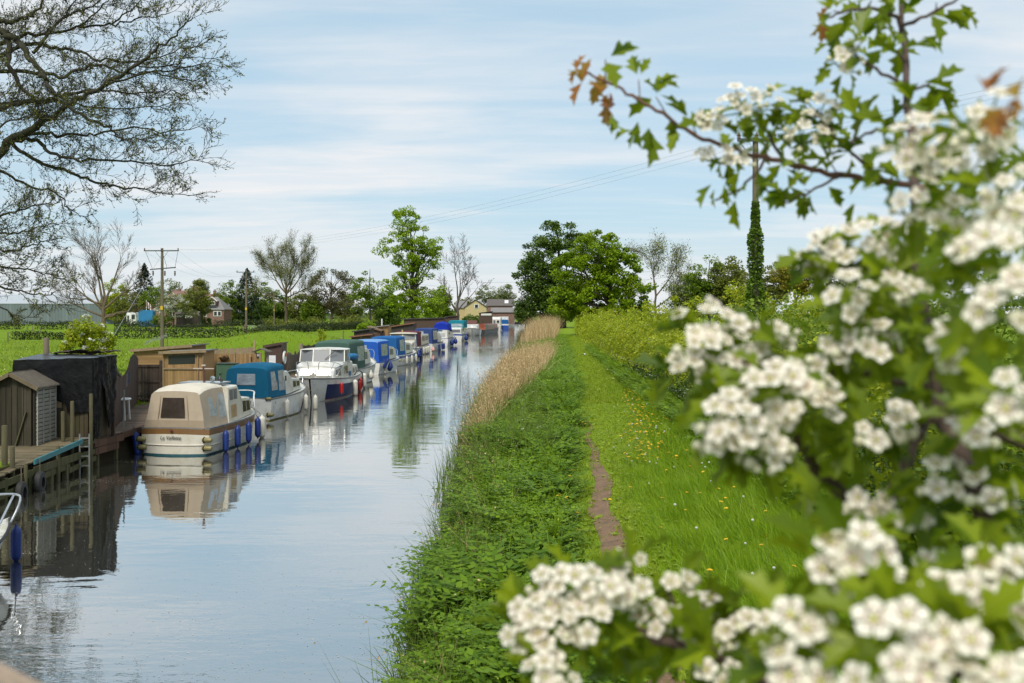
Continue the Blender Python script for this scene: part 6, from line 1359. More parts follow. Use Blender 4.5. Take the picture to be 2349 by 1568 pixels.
# pylon on the horizon
t = thing('pylon', 'faint lattice pylon on the horizon right of the half bare tree', 'pylon', (xa(1541, 900), 900, .8)); k = MB(); H = 47
for sx in (-1, 1):
    for sy in (-1, 1): k.bar((sx * 4, sy * 4, 0), (sx * .9, sy * .9, H), .28)
for i in range(9):
    z0, z1 = H * i / 9, H * (i + 1) / 9; w0, w1 = 4 - 3.1 * i / 9, 4 - 3.1 * (i + 1) / 9
    for sy in (-1, 1): k.bar((-w0, sy * w0, z0), (w1, sy * w1, z1), .2); k.bar((w0, sy * w0, z0), (-w1, sy * w1, z1), .2)
for z in (30, 37, 44): k.bar((-7.5 if z == 37 else -5.5, 0, z), (7.5 if z == 37 else 5.5, 0, z), .35); k.bar((-5, 0, z), (0, 0, z + 2), .2); k.bar((5, 0, z), (0, 0, z + 2), .2)
k.build('lattice', M('pylon_steel', (.32, .34, .36), .6), t)
for i, z in enumerate((38, 45.5)):
    wire(('lower', 'upper')[i] + ' of the faint wires hanging from the horizon pylon', (xa(1541, 900), 900, z), (xa(950, 1250), 1250, z + 4), 9, .11, 20, 'pylon wires', 'pylon_wire'); wire(('lower', 'upper')[i] + ' of the faint wires running right from the horizon pylon', (xa(1541, 900), 900, z), (xa(2300, 700), 700, z), 8, .11, 20, 'pylon wires', 'pylon_wire')
# ---- buildings ----
BR = brickmat('brick_red', (.20, .080, .055), (.15, .060, .045)); RT = M('roof_red_tile', (.20, .115, .09), .9, .25, 2, stretch=(1, 1, 6)); RS = M('roof_slate', (.20, .19, .185), .85, .2, 1.5, stretch=(1, 4, 6)); RSB = M('roof_slate_brown', (.115, .098, .09), .85, .25, 1.5, stretch=(1, 4, 6))
CREAMW = M('wall_cream', (.50, .40, .22), .85, .08, 1); WINW = M('window_white', (.75, .75, .73), .5)
def house(name, lab, px0, px1, Y, yb, ye, yr, D, wall, roof, ridge='X', hip=0, gable=None, cat='house', over=.35, wins=(), chim=()):
    """wall from yb to eaves ye, ridge at yr (view rows); ridge along X or Y"""
    x0, x1 = xa(px0, Y), xa(px1, Y); zb = .8; W = x1 - x0; zE = za(ye, Y) - zb; zR = za(yr, Y) - zb
    t = thing(name, lab, cat, (x0, Y, zb)); k = MB(); k.box((W / 2, D / 2, zE / 2), (W, D, zE))
    if ridge == 'Y': k.add([(0, 0, zE), (W, 0, zE), (W / 2, 0, zR), (0, D, zE), (W, D, zE), (W / 2, D, zR)], ((0, 1, 2), (5, 4, 3)))
    elif not hip: k.add([(0, 0, zE), (0, D, zE), (0, D / 2, zR), (W, 0, zE), (W, D, zE), (W, D / 2, zR)], ((0, 2, 1), (3, 4, 5)))
    k.build('wall', wall, t); r = MB(); o_ = over; th = .18
    if ridge == 'X':
        a = [(-o_, -o_, zE - .1), (W + o_, -o_, zE - .1), (W + o_ - hip, D / 2, zR + .1), (-o_ + hip, D / 2, zR + .1), (-o_, D + o_, zE - .1), (W + o_, D + o_, zE - .1)]
        r.add(a + [(x, y, z + th) for x, y, z in a], ((6, 7, 8, 9), (11, 10, 9, 8), (0, 1, 7, 6), (5, 4, 10, 11), (1, 2, 8, 7), (2, 5, 11, 8), (0, 6, 9, 3), (3, 9, 10, 4), (0, 3, 2, 1), (3, 4, 5, 2)) + (((6, 9, 10), (7, 11, 8)) if hip else ()))
    else:
        a = [(-o_, -o_, zE - .12), (W / 2, -o_, zR + .1), (W + o_, -o_, zE - .12), (-o_, D + o_, zE - .12), (W / 2, D + o_, zR + .1), (W + o_, D + o_, zE - .12)]
        r.add(a + [(x, y, z + th) for x, y, z in a], ((6, 9, 10, 7), (7, 10, 11, 8), (0, 6, 7, 1), (1, 7, 8, 2), (0, 1, 4, 3), (1, 2, 5, 4), (0, 3, 9, 6), (2, 8, 11, 5)))
    ro = r.build('roof', roof, t)
    for (p0, p1, y0, y1) in wins:
        c = (xa((p0 + p1) / 2, Y) - x0, -.05, za((y0 + y1) / 2, Y) - zb); w_, h_ = (p1 - p0) * Y / FPX, (y1 - y0) * Y / FPX
        k = MB(); k.box(c, (w_, .14, h_)); f = k.build('window', WINW, t); k = MB(); n = max(1, int(w_ / 1.0))
        for i in range(n): k.box((c[0] - w_ / 2 + w_ * (i + .5) / n, -.14, c[2]), (w_ / n * .72, .06, h_ * .76))
        k.build('pane', GLS, f)
    for (p, y0, y1, dy) in chim:
        k = MB(); zz0, zz1 = za(y1, Y) - zb, za(y0, Y) - zb; k.box((xa(p, Y) - x0, D / 2 + dy, (zz0 + zz1) / 2 - .5), (1.0, .8, zz1 - zz0 + 1)); k.box((xa(p, Y) - x0, D / 2 + dy, zz1 + .06), (1.15, .95, .18))
        for e in (-.22, .22): k.lathe([(.14, .12), (.12, .65), (.0, .65)], (xa(p, Y) - x0 + e, D / 2 + dy, zz1), 7)
        k.build('chimney', BR, ro)
    return t, ro, W, zE, zR
house('barn', 'long grey-blue metal barn with a pale roof at the far left', -160, 262, 350, 745, 697, 676, 30, woodmat('barn_cladding', (.155, .19, .20), 1.1, 'X', var=.15, gap=.12, gapdark=.7), M('barn_roof', (.40, .43, .46), .5, .08, .3), 'X', hip=7, cat='barn', over=.1)
t, ro, W, zE, zR = house('bungalow', 'brick bungalow with a hipped grey roof and a white dormer window', 460, 513, 300, 738, 711, 683, 9, BR, RS, 'X', hip=3.4, cat='bungalow', wins=((490, 508, 714, 726), (466, 474, 716, 727)), chim=())
k = MB(); d0 = xa(487, 300) - xa(460, 300); k.add([(d0 - 1.3, -.4, zE + 1.2), (d0 + 1.3, -.4, zE + 1.2), (d0 + 1.3, 3, zE + 1.2), (d0 - 1.3, 3, zE + 1.2), (d0 - 1.3, -.4, zE + 2.6), (d0 + 1.3, -.4, zE + 2.6), (d0 + 1.3, 3, zE + 2.6), (d0 - 1.3, 3, zE + 2.6), (d0, -.4, zE + 3.7), (d0, 3, zE + 3.7)], ((0, 1, 5, 4), (1, 2, 6, 5), (0, 4, 7, 3), (4, 5, 8))); dm = k.build('dormer', M('dormer_brown', (.12, .05, .04), .8), t)
k = MB(); k.box((d0, -.45, zE + 1.95), (1.9, .1, 1.1)); k.build('window', WINW, dm); k = MB()
for e in (-.6, 0, .6): k.box((d0 + e, -.52, zE + 1.95), (.42, .06, .8))
k.build('pane', GLS, dm)
k = MB()
for s_ in (-1, 1): k.bar((d0, -.5, zE + 3.85), (d0 + s_ * 1.6, -.5, zE + 2.55), .12, .25)
k.build('barge_board', WINW, dm)
house('bungalow_wing', 'left wing of the bungalow with a pale gable, behind the white blossom', 352, 458, 304, 738, 712, 682, 10, BR, RS, 'X', hip=4, cat='bungalow', wins=((388, 396, 714, 726), (365, 371, 715, 737)))
house('brick_house', 'red roofed brick house with tall chimneys rising behind the bungalow', 380, 432, 345, 745, 684, 668, 9, BR, RT, 'X', 2, chim=((402, 664, 676, 0), (389, 668, 676, 0)), wins=((408, 412, 686, 691),))
house('brick_terrace', 'red roofed terrace with chimneys right of the taller brick house', 428, 505, 350, 745, 688, 676, 9, BR, RT, 'X', 1.5, chim=((440, 660, 682, 0), (431, 662, 682, 0), (484, 668, 684, 0)))
house('garden_shed', 'brown wooden garden shed in front of the bungalow', 404, 454, 268, 742, 722, 717, 3, woodmat('garden_brown', (.075, .06, .05), .2, 'X'), RSB, 'X', cat='shed', over=.15)
t = thing('storage_container', 'bright blue shipping container in front of the conifers', 'container', (xa(334, 278), 278, .8)); k = MB(); wC, hC = 33 * 278 / FPX, za(712, 278) - .8
for i in range(16): k.box((-wC / 2 + wC * (i + .5) / 16, -.03 * (i % 2), hC / 2), (wC / 16 * .96, .12, hC * .96))
k.box((0, 1.2, hC / 2), (wC, 2.3, hC)); k.build('container_body', M('container_blue', (.02, .20, .42), .55, .2, .8, dirt=(.05, .10, .12), dirt_amt=.4), t)
k = MB(); k.lathe([(0, 0), (.9, .1), (.7, .7), (0, .9)], (wC * .72, -.4, 0), 9); k.build('blue_sheeting', M('sheet_blue', (.01, .06, .25), .6), t)
t = thing('caravan', 'white caravan like trailer left of the blue container', 'caravan', (xa(304, 288), 288, .8)); wC, hC = 22 * 288 / FPX, za(716, 288) - .8
k = MB(); k.box((0, 0, hC * .55), (wC, 2.2, hC * .8)); k.build('caravan_body', WINW, t, bevel=.2); k = MB(); k.box((wC * .22, -1.12, hC * .65), (wC * .35, .06, hC * .3)); k.build('window', GLS, t); k = MB(); k.box((-wC * .3, -1.12, hC * .5), (wC * .2, .06, hC * .5)); k.build('door', M('door_dark', (.05, .05, .05)), t)
for e in (-.5, .5): k = MB(); k.lathe([(0, -.1), (.4, -.1), (.4, .1), (0, .1)], (e, -1.0, .4), 12, 'Y'); k.build('wheel', RUBBER, t)
t = thing('flagpole', 'white flagpole with a small red and white flag beside the bungalow', 'flagpole', (xa(336, 285), 285, .8)); H = za(689, 285) - .8; k = MB(); k.tube([(0, 0, 0), (0, 0, H)], .09, 6); k.build('pole', WHITEP, t)
k = MB(); k.loft([[(i * .32, .12 * math.sin(i), H - .2 - i * .28), (i * .32 + .1, .12 * math.sin(i + .5), H - 1.9 - i * .3)] for i in range(6)], lambda i, j: i % 2, False, False); k.build('flag_cloth', [FLAGR, WINW], t)
t, ro, W, zE, zR = house('cream_house', 'cream rendered gable house at the far end of the moorings', 1066, 1116, 330, 728, 706, 689, 12, CREAMW, RSB, 'Y', wins=((1088, 1098, 698, 708),), chim=())
house('cream_house_wing', 'grey roofed side wing of the cream house', 1046, 1068, 334, 728, 707, 692, 9, CREAMW, RS, 'X')
t, ro, W, zE, zR = house('brick_barn', 'red brick barn with a dark roof and one white skylight, right of the cream house', 1118, 1176, 365, 728, 702, 688, 14, BR, RSB, 'X', cat='barn')
k = MB(); k.panel(((0, -.35, zE - .1 + .2), (W, -.35, zE + .1), (W, 7, zR + .3), (0, 7, zR + .3)), .68, .83, .35, .8, .05); k.build('skylight', WINW, ro)
house('low_outbuilding', 'low outbuilding with a wide grey roof in front of the brick barn', 1128, 1180, 345, 728, 717, 708, 8, BR, RS, 'X', cat='outbuilding')
hedge('hedge', 'clipped garden hedge in front of the cream house', HP((1066, 305), (1112, 310)), 2.6, 1.0, L_HEDGE, 40, .42, HG)
# field gate and posts
t = thing('field_gate', 'galvanised five bar field gate beyond the second pole', 'gate', (xa(564, 205), 205, .8)); wG = 32 * 205 / FPX; k = MB()
for z in (.25, .5, .75, 1.0, 1.25): k.bar((0, 0, z), (wG, 0, z), .06)
for x in (0, wG * .5, wG): k.bar((x, 0, .2), (x, 0, 1.3), .07)
k.build('bars', M('galvanised', (.32, .35, .35), .5), t)
for x in (-.2, wG + .2): k = MB(); k.box((x, 0, .75), (.22, .22, 1.5)); k.build('gate_post', WD_GREYP, t)
posts([(xa(px, Y), Y, .8 + h, .09) for px, Y, h in ((18, 132, 1.25), (545, 206, 1.2), (556, 206, 1.2), (530, 206, 1.1), (605, 206, 1.2), (62, 205, 1.1), (75, 205, 1.2), (345, 200, 1.2), (353, 200, 1.0), (381, 200, 1.2), (92, 205, 1.0))], 'fence_post',
      ['solitary grey fence post at the far left below the barn', 'fence post left of the galvanised gate, second from it', 'fence post next to the left end of the galvanised gate', 'fence post left of the galvanised gate, furthest from it', 'fence post right of the galvanised gate', 'leftmost fence post below the barn hedge', 'middle fence post below the barn hedge', 'fence post in the hedge gap left of the crossarm pole', 'shorter fence post in the hedge gap left of the crossarm pole', 'fence post just right of the crossarm pole', 'rightmost fence post below the barn hedge'], WD_GREYP, z0=.5, group='field fence posts')
# old stone of the bridge at the lower left corner
t = thing('bridge_parapet', 'blurred buff stone coping of the bridge at the lower left corner', 'parapet', (-.5, .52, 4.2)); k = MB(); n = 14; secs = []
for i in range(n + 1):
    u = i / n; x = lerp(-.85, -.168, u); y = lerp(.74, .408, u); zt = 4.361 + .003 * math.sin(u * 14) - .012 * max(0, u - .93) / .07
    prof = [(-.20, -.5), (-.20, -.04), (-.17, -.01), (-.1, 0), (-.02, -.004), (.0, -.02), (.0, -.5)]
    nx_, ny_ = -.0, 1.0
    secs.append([(x + .5, y + d - .52, zt + h - 4.2) for d, h in prof])
k.loft(secs); k.build('coping', M('buff_stone', (.42, .31, .22), .9, .3, 26, .6, dirt=(.16, .10, .07), dirt_amt=.6, dirt_scale=9), t, smooth=50)
# magpie on the towpath
t = thing('magpie', 'small black and white bird standing on the mown path', 'bird', (xa(1341, 78), 78, gzs(xa(1341, 78), 78) + .02), .8)
k = MB(); k.lathe([(.005, -.15), (.05, -.11), (.075, -.02), (.07, .06), (.045, .12), (.045, .15), (.035, .18), (.012, .2), (.004, .235)], (0, 0, .16), 10, 'X', mi=[0, 1, 1, 1, 0, 0, 0, 0]); k.box((-.26, 0, .16), (.26, .05, .02)); k.bar((.0, .03, 0), (.02, .03, .12), .012); k.bar((.0, -.03, 0), (.02, -.03, .12), .012); k.build('bird_body', [M('bird_black', (.012, .012, .016), .4), M('bird_white', (.7, .7, .7))], t, smooth=40)
# ================= verge: herbs, reeds, grass, flowers =================
L_HERB = LM('herb_green', (.062, .140, .006), (.170, .285, .014), trans=.35, nscale=.9, rough=.7)
L_HERBL = LM('herb_bright', (.095, .190, .006), (.235, .365, .014), trans=.35, nscale=.7)
L_GRASS = LM('grass_blade', (.100, .195, .004), (.245, .375, .010), (.26, .30, .05), trans=.35, nscale=.8)
L_MOWN = LM('grass_mown', (.150, .215, .010), (.310, .400, .022), (.28, .24, .09), trans=.3, nscale=1.4)
L_SEDGE = LM('sedge_blade', (.050, .095, .012), (.130, .190, .030), (.26, .20, .09), trans=.3, nscale=1.2)
L_REED = LM('dry_reed', (.30, .20, .09), (.74, .53, .28), (.86, .68, .43), trans=.25, nscale=.9, rough=.7, noise=.12)
L_REEDG = LM('reed_new_green', (.085, .14, .02), (.19, .24, .05), trans=.3, nscale=1)
def frond(nl, L, lw, droop, rr):
    V, F = [], []
    for i in range(nl):
        t = .25 + .75 * i / (nl - 1); y = L * t * (1 - .15 * droop * t); z = L * (.75 * t - droop * t * t)
        for s in (-1, 1):
            a = rr.uniform(.7, 1.1); w_ = lw * (1.15 - .7 * t) * rr.uniform(.8, 1.2) * 1.5
            c = np.array([0, y, z]); d = np.array([s * math.sin(a), math.cos(a), rr.uniform(-.25, .35)]); p = np.array([-s * d[1] * .38, s * d[0] * .38, .0]); b = len(V)
            V += [c, c + d * w_ * .55 + p * w_, c + d * w_ * 1.15, c + d * w_ * .55 - p * w_]; F.append((b, b + 1, b + 2, b + 3))
    return np.array(V), np.array(F)
def herb(seed, nf=8):
    rr = random.Random(seed); parts = []
    for i in range(nf):
        V, F = frond(rr.choice((8, 9, 10)), rr.uniform(.32, .60), rr.uniform(.040, .062), rr.uniform(.15, .60), rr)
        a = i / nf * 2 * PI + rr.uniform(-.4, .4); c, s = math.cos(a), math.sin(a); V = V @ np.array([[c, s, 0], [-s, c, 0], [0, 0, 1]]); V[:, 2] += rr.uniform(0, .12); parts.append((V, F))
    V, F, _ = join_np(parts); return V, F
HERBS = [herb(i) for i in range(6)]
def herb_patch(name, pts, sc, mat, kind='stuff'):
    parts = []; pts = np.asarray(pts); idx = RNG.integers(0, len(HERBS), len(pts))
    for k, (V, F) in enumerate(HERBS):
        m = idx == k; n = int(m.sum())
        if n: parts.append(scatter(V, F, pts[m], rotmats(U(0, 2 * PI, n), np.abs(RNG.normal(0, .18, n)), U(0, 2 * PI, n)), np.asarray(sc)[m]))
    V, F, _ = join_np(parts); return mesh_np(name, V, F, mat, kind=kind)
def blades(name, P, h, wd, lean, mat, kind='stuff', head=None, dirn=None, curve=.35, parent=None):
    """tapering two-part grass blades; optional feathery seed heads"""
    n = len(P); yaw = U(0, 2 * PI, n) if dirn is None else RNG.normal(dirn, .7, n); h = np.asarray(h) * np.ones(n); wd = np.asarray(wd) * np.ones(n)
    ln = np.abs(RNG.normal(0, lean, n)) + .04; dx, dy = np.cos(yaw), np.sin(yaw); face = U(0, PI, n); sx, sy = np.cos(face), np.sin(face)
    def pt(t, w_): 
        off = h * (ln * t + curve * t * t * ln * 2); z = h * t * (1 - .25 * ln * t)
        c = np.stack([P[:, 0] + dx * off, P[:, 1] + dy * off, P[:, 2] + z], -1); s = np.stack([sx * wd * w_, sy * wd * w_, np.zeros(n)], -1); return c - s, c + s
    a0, a1 = pt(0, .5); b0, b1 = pt(.55, .42); c0, c1 = pt(1.0, .06)
    V = np.stack([a0, a1, b0, b1, c0, c1], 1).reshape(-1, 3); k = np.arange(n)[:, None] * 6
    F = np.concatenate([k + np.array([[0, 1, 3, 2]]), k + np.array([[2, 3, 5, 4]])]); mi = np.zeros(len(F), int); mats = [mat]
    if head is not None:
        sel = RNG.random(n) < head[0]; c = (c0 + c1)[sel] / 2; m = len(c); d = np.stack([dx[sel], dy[sel], np.full(m, .3)], -1)
        q = np.repeat(c, 4, 0) + RNG.normal(0, .05, (m * 4, 3)) + np.repeat(d, 4, 0) * U(0, .16, m * 4)[:, None]; LV, LF = leaf_cloud(q, head[1], 1.2)
        F = np.concatenate([F, LF + len(V)]); V = np.concatenate([V, LV]); mi = np.concatenate([mi, np.ones(len(LF), int)]); mats = [mat, head[2]]
    return mesh_np(name, V, F, mats, parent, mi, kind=kind)
def ground_pts(n, x0, x1, y0, y1, ybias=1.6, clump=0, thresh=None):
    """random points; x0/x1 functions of y; nearer rows denser"""
    Y = y0 + (y1 - y0) * U(0, 1, n) ** ybias; X = x0(Y) + (x1(Y) - x0(Y)) * U(0, 1, n)
    if clump: X = X + RNG.normal(0, clump, n); Y = Y + RNG.normal(0, clump, n)
    if thresh is not None:
        k = thresh(X, Y) > U(0, 1, n); X, Y = X[k], Y[k]
    return np.stack([X, Y, gz(X, Y)], -1)
def wav(X, Y, a=1.0): return .5 + .25 * np.sin(X * 2.3 * a + Y * .7 * a) + .25 * np.sin(X * .9 * a - Y * 1.9 * a + 1.3)
# herb bank between the water and the path
P = ground_pts(4200, lambda y: xr(y) + .14 + .14 * np.sin(y * 1.7) + .1 * np.sin(y * 4.1), lambda y: pathx(y) - np.interp(y, [8, 20, 40], [.62, .75, .85]) + .2 * np.sin(y * 1.1) + .13 * np.sin(y * 2.9), 7.5, 50, 1.4)
dd = P[:, 0] - xr(P[:, 1]); s_ = U(.55, 1.45, len(P)) * (.62 + .75 * np.clip(wav(P[:, 0] * 2.1 + 3, P[:, 1] * 1.6), 0, 1)) * np.interp(pathx(P[:, 1]) - P[:, 0], [.5, 1.0, 1.8], [.5, 1.0, 1.12]) * np.interp(dd, [0, .5], [.85, 1.05]) * (.75 + .5 * wav(P[:, 0], P[:, 1]))
hm_ = wav(P[:, 0] * .9, P[:, 1] * .55) + RNG.normal(0, .16, len(P)) < .52; herb_patch('bank_herbs', P[hm_], s_[hm_], L_HERB); herb_patch('bright_bank_herbs', P[~hm_], s_[~hm_] * .9, L_HERBL)
Q = P[::9] + np.array([0, 0, .05]); V, F = leaf_cloud(np.repeat(Q, 7, 0) + RNG.normal(0, 1, (len(Q) * 7, 3)) * np.array([.16, .16, .12]) + np.array([0, 0, .32]), .13, .8); mesh_np('nettle_leaves', V, F, L_HERB, kind='stuff')
Q = ground_pts(1500, lambda y: xr(y) - .3, lambda y: xr(y) + .9, 9, 48, 1.2, .05, thresh=lambda X, Y: np.clip(1.7 * wav(X * .5, Y * 1.3) - .6, 0, 1)); Q[:, 2] = np.maximum(Q[:, 2], -.12); blades('thin_reed_stems', Q, U(.7, 1.5, len(Q)), .011, .12, L_REEDG, head=(.15, .03, L_REED))
Q = ground_pts(900, lambda y: xr(y) - .1, lambda y: xr(y) + 1.0, 8, 50, 1.3); blades('dead_stems', Q, U(.4, 1.0, 900), .008, .5, L_REED)
P = ground_pts(3600, lambda y: xr(y) + .5, lambda y: pathx(y) - .8 + .2 * np.sin(y), 44, 150, 1.2); herb_patch('far_bank_herbs', P, U(.9, 1.6, len(P)), L_HERBL)
# herbs at the hedge foot
P = ground_pts(2600, lambda y: np.interp(y, [14, 24, 45, 95], [5.3, 5.0, 5.4, 7.3]), lambda y: np.interp(y, [14, 45, 95], [6.3, 6.4, 8.2]), 14, 95, 1.2); herb_patch('hedge_foot_herbs', P, U(.8, 1.7, len(P)), L_HERBL)
P = ground_pts(9000, lambda y: xr(y) + .2, lambda y: pathx(y) - .8, 7.5, 50, 1.4, thresh=lambda X, Y: np.clip(1.5 * wav(X * 1.6, Y * 1.1) - .5, 0, 1)); blades('bank_grass', P, U(.45, .95, len(P)), U(.007, .013, len(P)), .3, L_GRASS, head=(.12, .03, L_MOWN))
P = ground_pts(700, lambda y: xr(y) + .1, lambda y: pathx(y) - .8, 8, 45, 1.4); blades('dock_leaves', np.repeat(P, 5, 0), U(.25, .5, len(P) * 5), U(.03, .05, len(P) * 5), .6, L_HERBL, curve=.9)
# sedge and iris blades at the water's edge
P = ground_pts(5200, lambda y: xr(y) - .22 - .2 * (np.sin(y * .9) > .6), lambda y: xr(y) + .42, 8, 46, 1.4, thresh=lambda X, Y: .25 + .75 * wav(X * .4, Y, .8)); P[:, 2] = np.maximum(P[:, 2], -.12)
blades('waterside_sedge', P, U(.35, .95, len(P)), U(.010, .022, len(P)), .28, L_SEDGE)
# dry reed beds
def reeds(name, n, x0, x1, y0, y1, h, lab=None, yb=1.0, wd=.014, lean=.16):
    P = ground_pts(n, x0, x1, y0, y1, yb, .12, thresh=lambda X, Y: np.clip((Y - y0) / 9 + .12, 0, 1) * np.clip(.05 + 1.2 * wav(X * 1.3, Y * .5), 0, 1)); P[:, 2] = np.maximum(P[:, 2], -.15); hh = h * U(.7, 1.1, len(P)) * np.clip((P[:, 0] - x0(P[:, 1])) * 1.0 + .45, .45, 1.1) * (.8 + .3 * wav(P[:, 0] * 1.5, P[:, 1] * .8))
    return blades(name, P, hh, wd, lean, L_REED, head=(.34, .055, L_REED), dirn=None, curve=.5)
reeds('dry_reeds', 11000, lambda y: xr(y) - .35, lambda y: np.interp(y, [30, 38, 46, 60, 78], [-1.1, -.3, .9, 2.0, 3.3]), 30, 78, 1.5, wd=np.array(.016))
reeds('far_dry_reeds', 5600, lambda y: xr(y) - .6 + np.interp(y, [108, 125], [1.2, 0]), lambda y: np.interp(y, [108, 150, 195], [4.6, 6.8, 8.8]), 118, 195, 2.9, wd=np.array(.028))
P = ground_pts(9500, lambda y: xr(y) - .75, lambda y: xr(y) + 2.2, 24, 95, 1.1, thresh=lambda X, Y: .2 + .8 * wav(X, Y)); P[:, 2] = np.maximum(P[:, 2], -.15); blades('green_reeds', P, U(.5, 1.35, len(P)), .016, .16, L_REEDG)
P = ground_pts(1200, lambda y: xr(y) - .9, lambda y: xr(y) + .4, 106, 150, 1.1); P[:, 2] = np.maximum(P[:, 2], -.15); blades('far_green_reeds', P, U(.6, 1.3, len(P)), .04, .16, L_REEDG)
# meadow right of the path
P = ground_pts(70000, lambda y: pathx(y) + .34 + .10 * np.sin(y * 3.1), lambda y: np.interp(y, [8, 20, 45], [7.6, 6.2, 5.4]), 7.5, 46, 1.55, .02, thresh=lambda X, Y: np.where((X - pathx(Y) < 1.7) & (Y > 23.5), .05, .55 + .45 * wav(X, Y, 1.3)))
tall = np.clip((P[:, 0] - pathx(P[:, 1]) - .3) * 1.6, .25, 1) * (.55 + .75 * wav(P[:, 0] * 1.7, P[:, 1] * 1.7))
blades('meadow_grass', P, U(.14, .36, len(P)) * tall, U(.007, .014, len(P)), .45, L_GRASS, dirn=2.6)
# short trodden grass on the towpath and at its edges
def notpath(X, Y): return np.where((np.abs(X - pathx(Y) + np.interp(Y, [22, 27, 42], [0, .25, .35])) < .15 + .06 * np.sin(Y * 5) + .05 * np.sin(Y * 13)) & (Y < 41), np.where(Y < 22.5, .02, np.where(Y < 25, .55, .9)), 1.0)
P = ground_pts(52000, lambda y: pathx(y) - .95, lambda y: pathx(y) + np.interp(y, [8, 20, 26, 44], [.5, .6, 1.5, 1.7]), 7.5, 62, 1.6, .03, thresh=notpath); blades('towpath_turf', P, U(.03, .085, len(P)), U(.007, .014, len(P)), .6, L_MOWN)
P = ground_pts(30000, lambda y: pathx(y) - 1.0, lambda y: pathx(y) + np.interp(y, [40, 60, 120], [2.6, 2.6, 2.4]), 38, 150, 1.5, .03); blades('far_turf', P, U(.05, .12, len(P)), U(.02, .04, len(P)), .6, L_MOWN)
P = ground_pts(9000, lambda y: pathx(y) + 1.4, lambda y: np.interp(y, [22, 45, 95], [5.4, 5.8, 7.6]), 22, 95, 1.3, .03); blades('verge_grass', P, U(.15, .35, len(P)), U(.02, .035, len(P)), .45, L_GRASS)
P = ground_pts(2600, lambda y: pathx(y) - 1.0, lambda y: pathx(y) + 1.2, 9, 40, 1.4, thresh=lambda X, Y: notpath(X, Y) * .8)
V, F = leaf_cloud(P + np.array([0, 0, .03]), .10, .35); mesh_np('clover_leaves', V, F, L_MOWN, kind='stuff')
# left bank and field tufts
P = ground_pts(26000, lambda y: -16 - y * .55, lambda y: xl(y) - np.interp(y, [30, 48, 60], [2.6, 2.4, 1.8]), 33, 135, 1.2); blades('field_grass', P, U(.10, .24, len(P)), U(.03, .07, len(P)), .5, LM('field_blade', (.105, .165, .006), (.235, .290, .016), trans=.3, nscale=.25))
k = RNG.random(len(P)) < .11; Q = P[k] + np.stack([U(-.1, .1, k.sum()), U(-.1, .1, k.sum()), U(.14, .26, k.sum())], -1); V, F = leaf_cloud(Q, .075, .5); mesh_np('field_flowers', V, F, LM('field_flower', (.55, .40, .03), (.70, .68, .55), trans=.1, nscale=.3), kind='stuff')
P = ground_pts(9000, lambda y: -30 + 0 * y, lambda y: np.interp(y, [10, 22, 23, 30, 33], [-12.5, -12.5, -15.7, -15.7, -15.2]), 8, 34, 1.0); blades('near_field_grass', P, U(.10, .28, len(P)), U(.02, .04, len(P)), .5, _M['field_blade'])
# rough growth at the quay foot
P = ground_pts(2600, lambda y: xl(y) - 2.2, lambda y: xl(y) - 1.2, 46, 150, 1.2); blades('quay_grass', P, U(.3, .8, len(P)), .03, .3, L_SEDGE)
# dandelions, clocks and small white umbels: countable in front, one mass beyond
def rosette(r, nP, cup, jit=0):
    V, F = [(0, 0, 0)], []
    for i in range(nP):
        a = 2 * PI * i / nP; b = 2 * PI * (i + .5) / nP; V += [(r * math.cos(a) * .8, r * math.sin(a) * .8, cup * r * .6), (r * math.cos(b), r * math.sin(b), cup * r)]
    for i in range(nP * 2): F.append((0, 1 + i, 1 + (i + 1) % (nP * 2)))
    return V, F
YEL_F = M('dandelion_yellow', (.82, .52, .012), .6, .12, 30); CLK = M('dandelion_clock', (.50, .50, .45), .9, .1, 20); STEMG = M('flower_stem', (.16, .24, .04), .7, .2, 9)
def proto_flower(name, kind):
    k = MB()
    if kind == 'y':
        V, F = rosette(.028, 8, .35); k.add([(x, y, z + .2) for x, y, z in V], F, 0); V, F = rosette(.018, 7, .5); k.add([(x, y, z + .206) for x, y, z in V], F, 0); k.tube([(0, 0, 0), (.01, .01, .1), (0, 0, .2)], .003, 3, 1)
    else: k.lathe([(.003, .205), (.013, .212), (.018, .224), (.013, .237), (.003, .242)], n=9, mi=0); k.tube([(0, 0, 0), (.01, .0, .1), (0, 0, .2)], .003, 3, 1)
    me = k.build(name, [YEL_F if kind == 'y' else CLK, STEMG]); d = me.data; bpy.data.objects.remove(me); return d
dy_, dc_ = proto_flower('dandelion', 'y'), proto_flower('dandelion_clock', 'c')
def put(me, name, lab, P, grp, cat):
    for p in P:
        o = bpy.data.objects.new(name, me); COL.objects.link(o); o.location = p; o.rotation_euler = (rnd.uniform(-.3, .3), rnd.uniform(-.3, .3), rnd.uniform(0, 6)); s = rnd.uniform(.8, 1.3); o.scale = (s * 1.15, s * 1.15, s); tag(o, lab, cat, grp)
def spots(n, fx, y0, y1, sd):
    Y = U(y0, y1, n); X = fx(Y) + RNG.normal(0, 1, n) * sd(Y); return [Vector((x, y, gzs(x, y))) for x, y in zip(X, Y)]
put(dy_, 'dandelion', 'yellow dandelion in the thick drift along the right of the mown path', spots(270, lambda y: pathx(y) + np.interp(y, [22, 30, 44], [.95, 1.4, 1.75]), 22, 42, lambda y: .30), 'dandelions in the path side drift', 'dandelion')
put(dy_, 'dandelion', 'yellow dandelion scattered in the long meadow grass right of the dirt path', spots(55, lambda y: pathx(y) + 2.0, 12, 32, lambda y: .95), 'dandelions in the long grass', 'dandelion')
put(dy_, 'dandelion', 'yellow dandelion in the turf between the herb bank and the path', spots(18, lambda y: pathx(y) - .6, 15, 38, lambda y: .16), 'dandelions left of the path', 'dandelion')
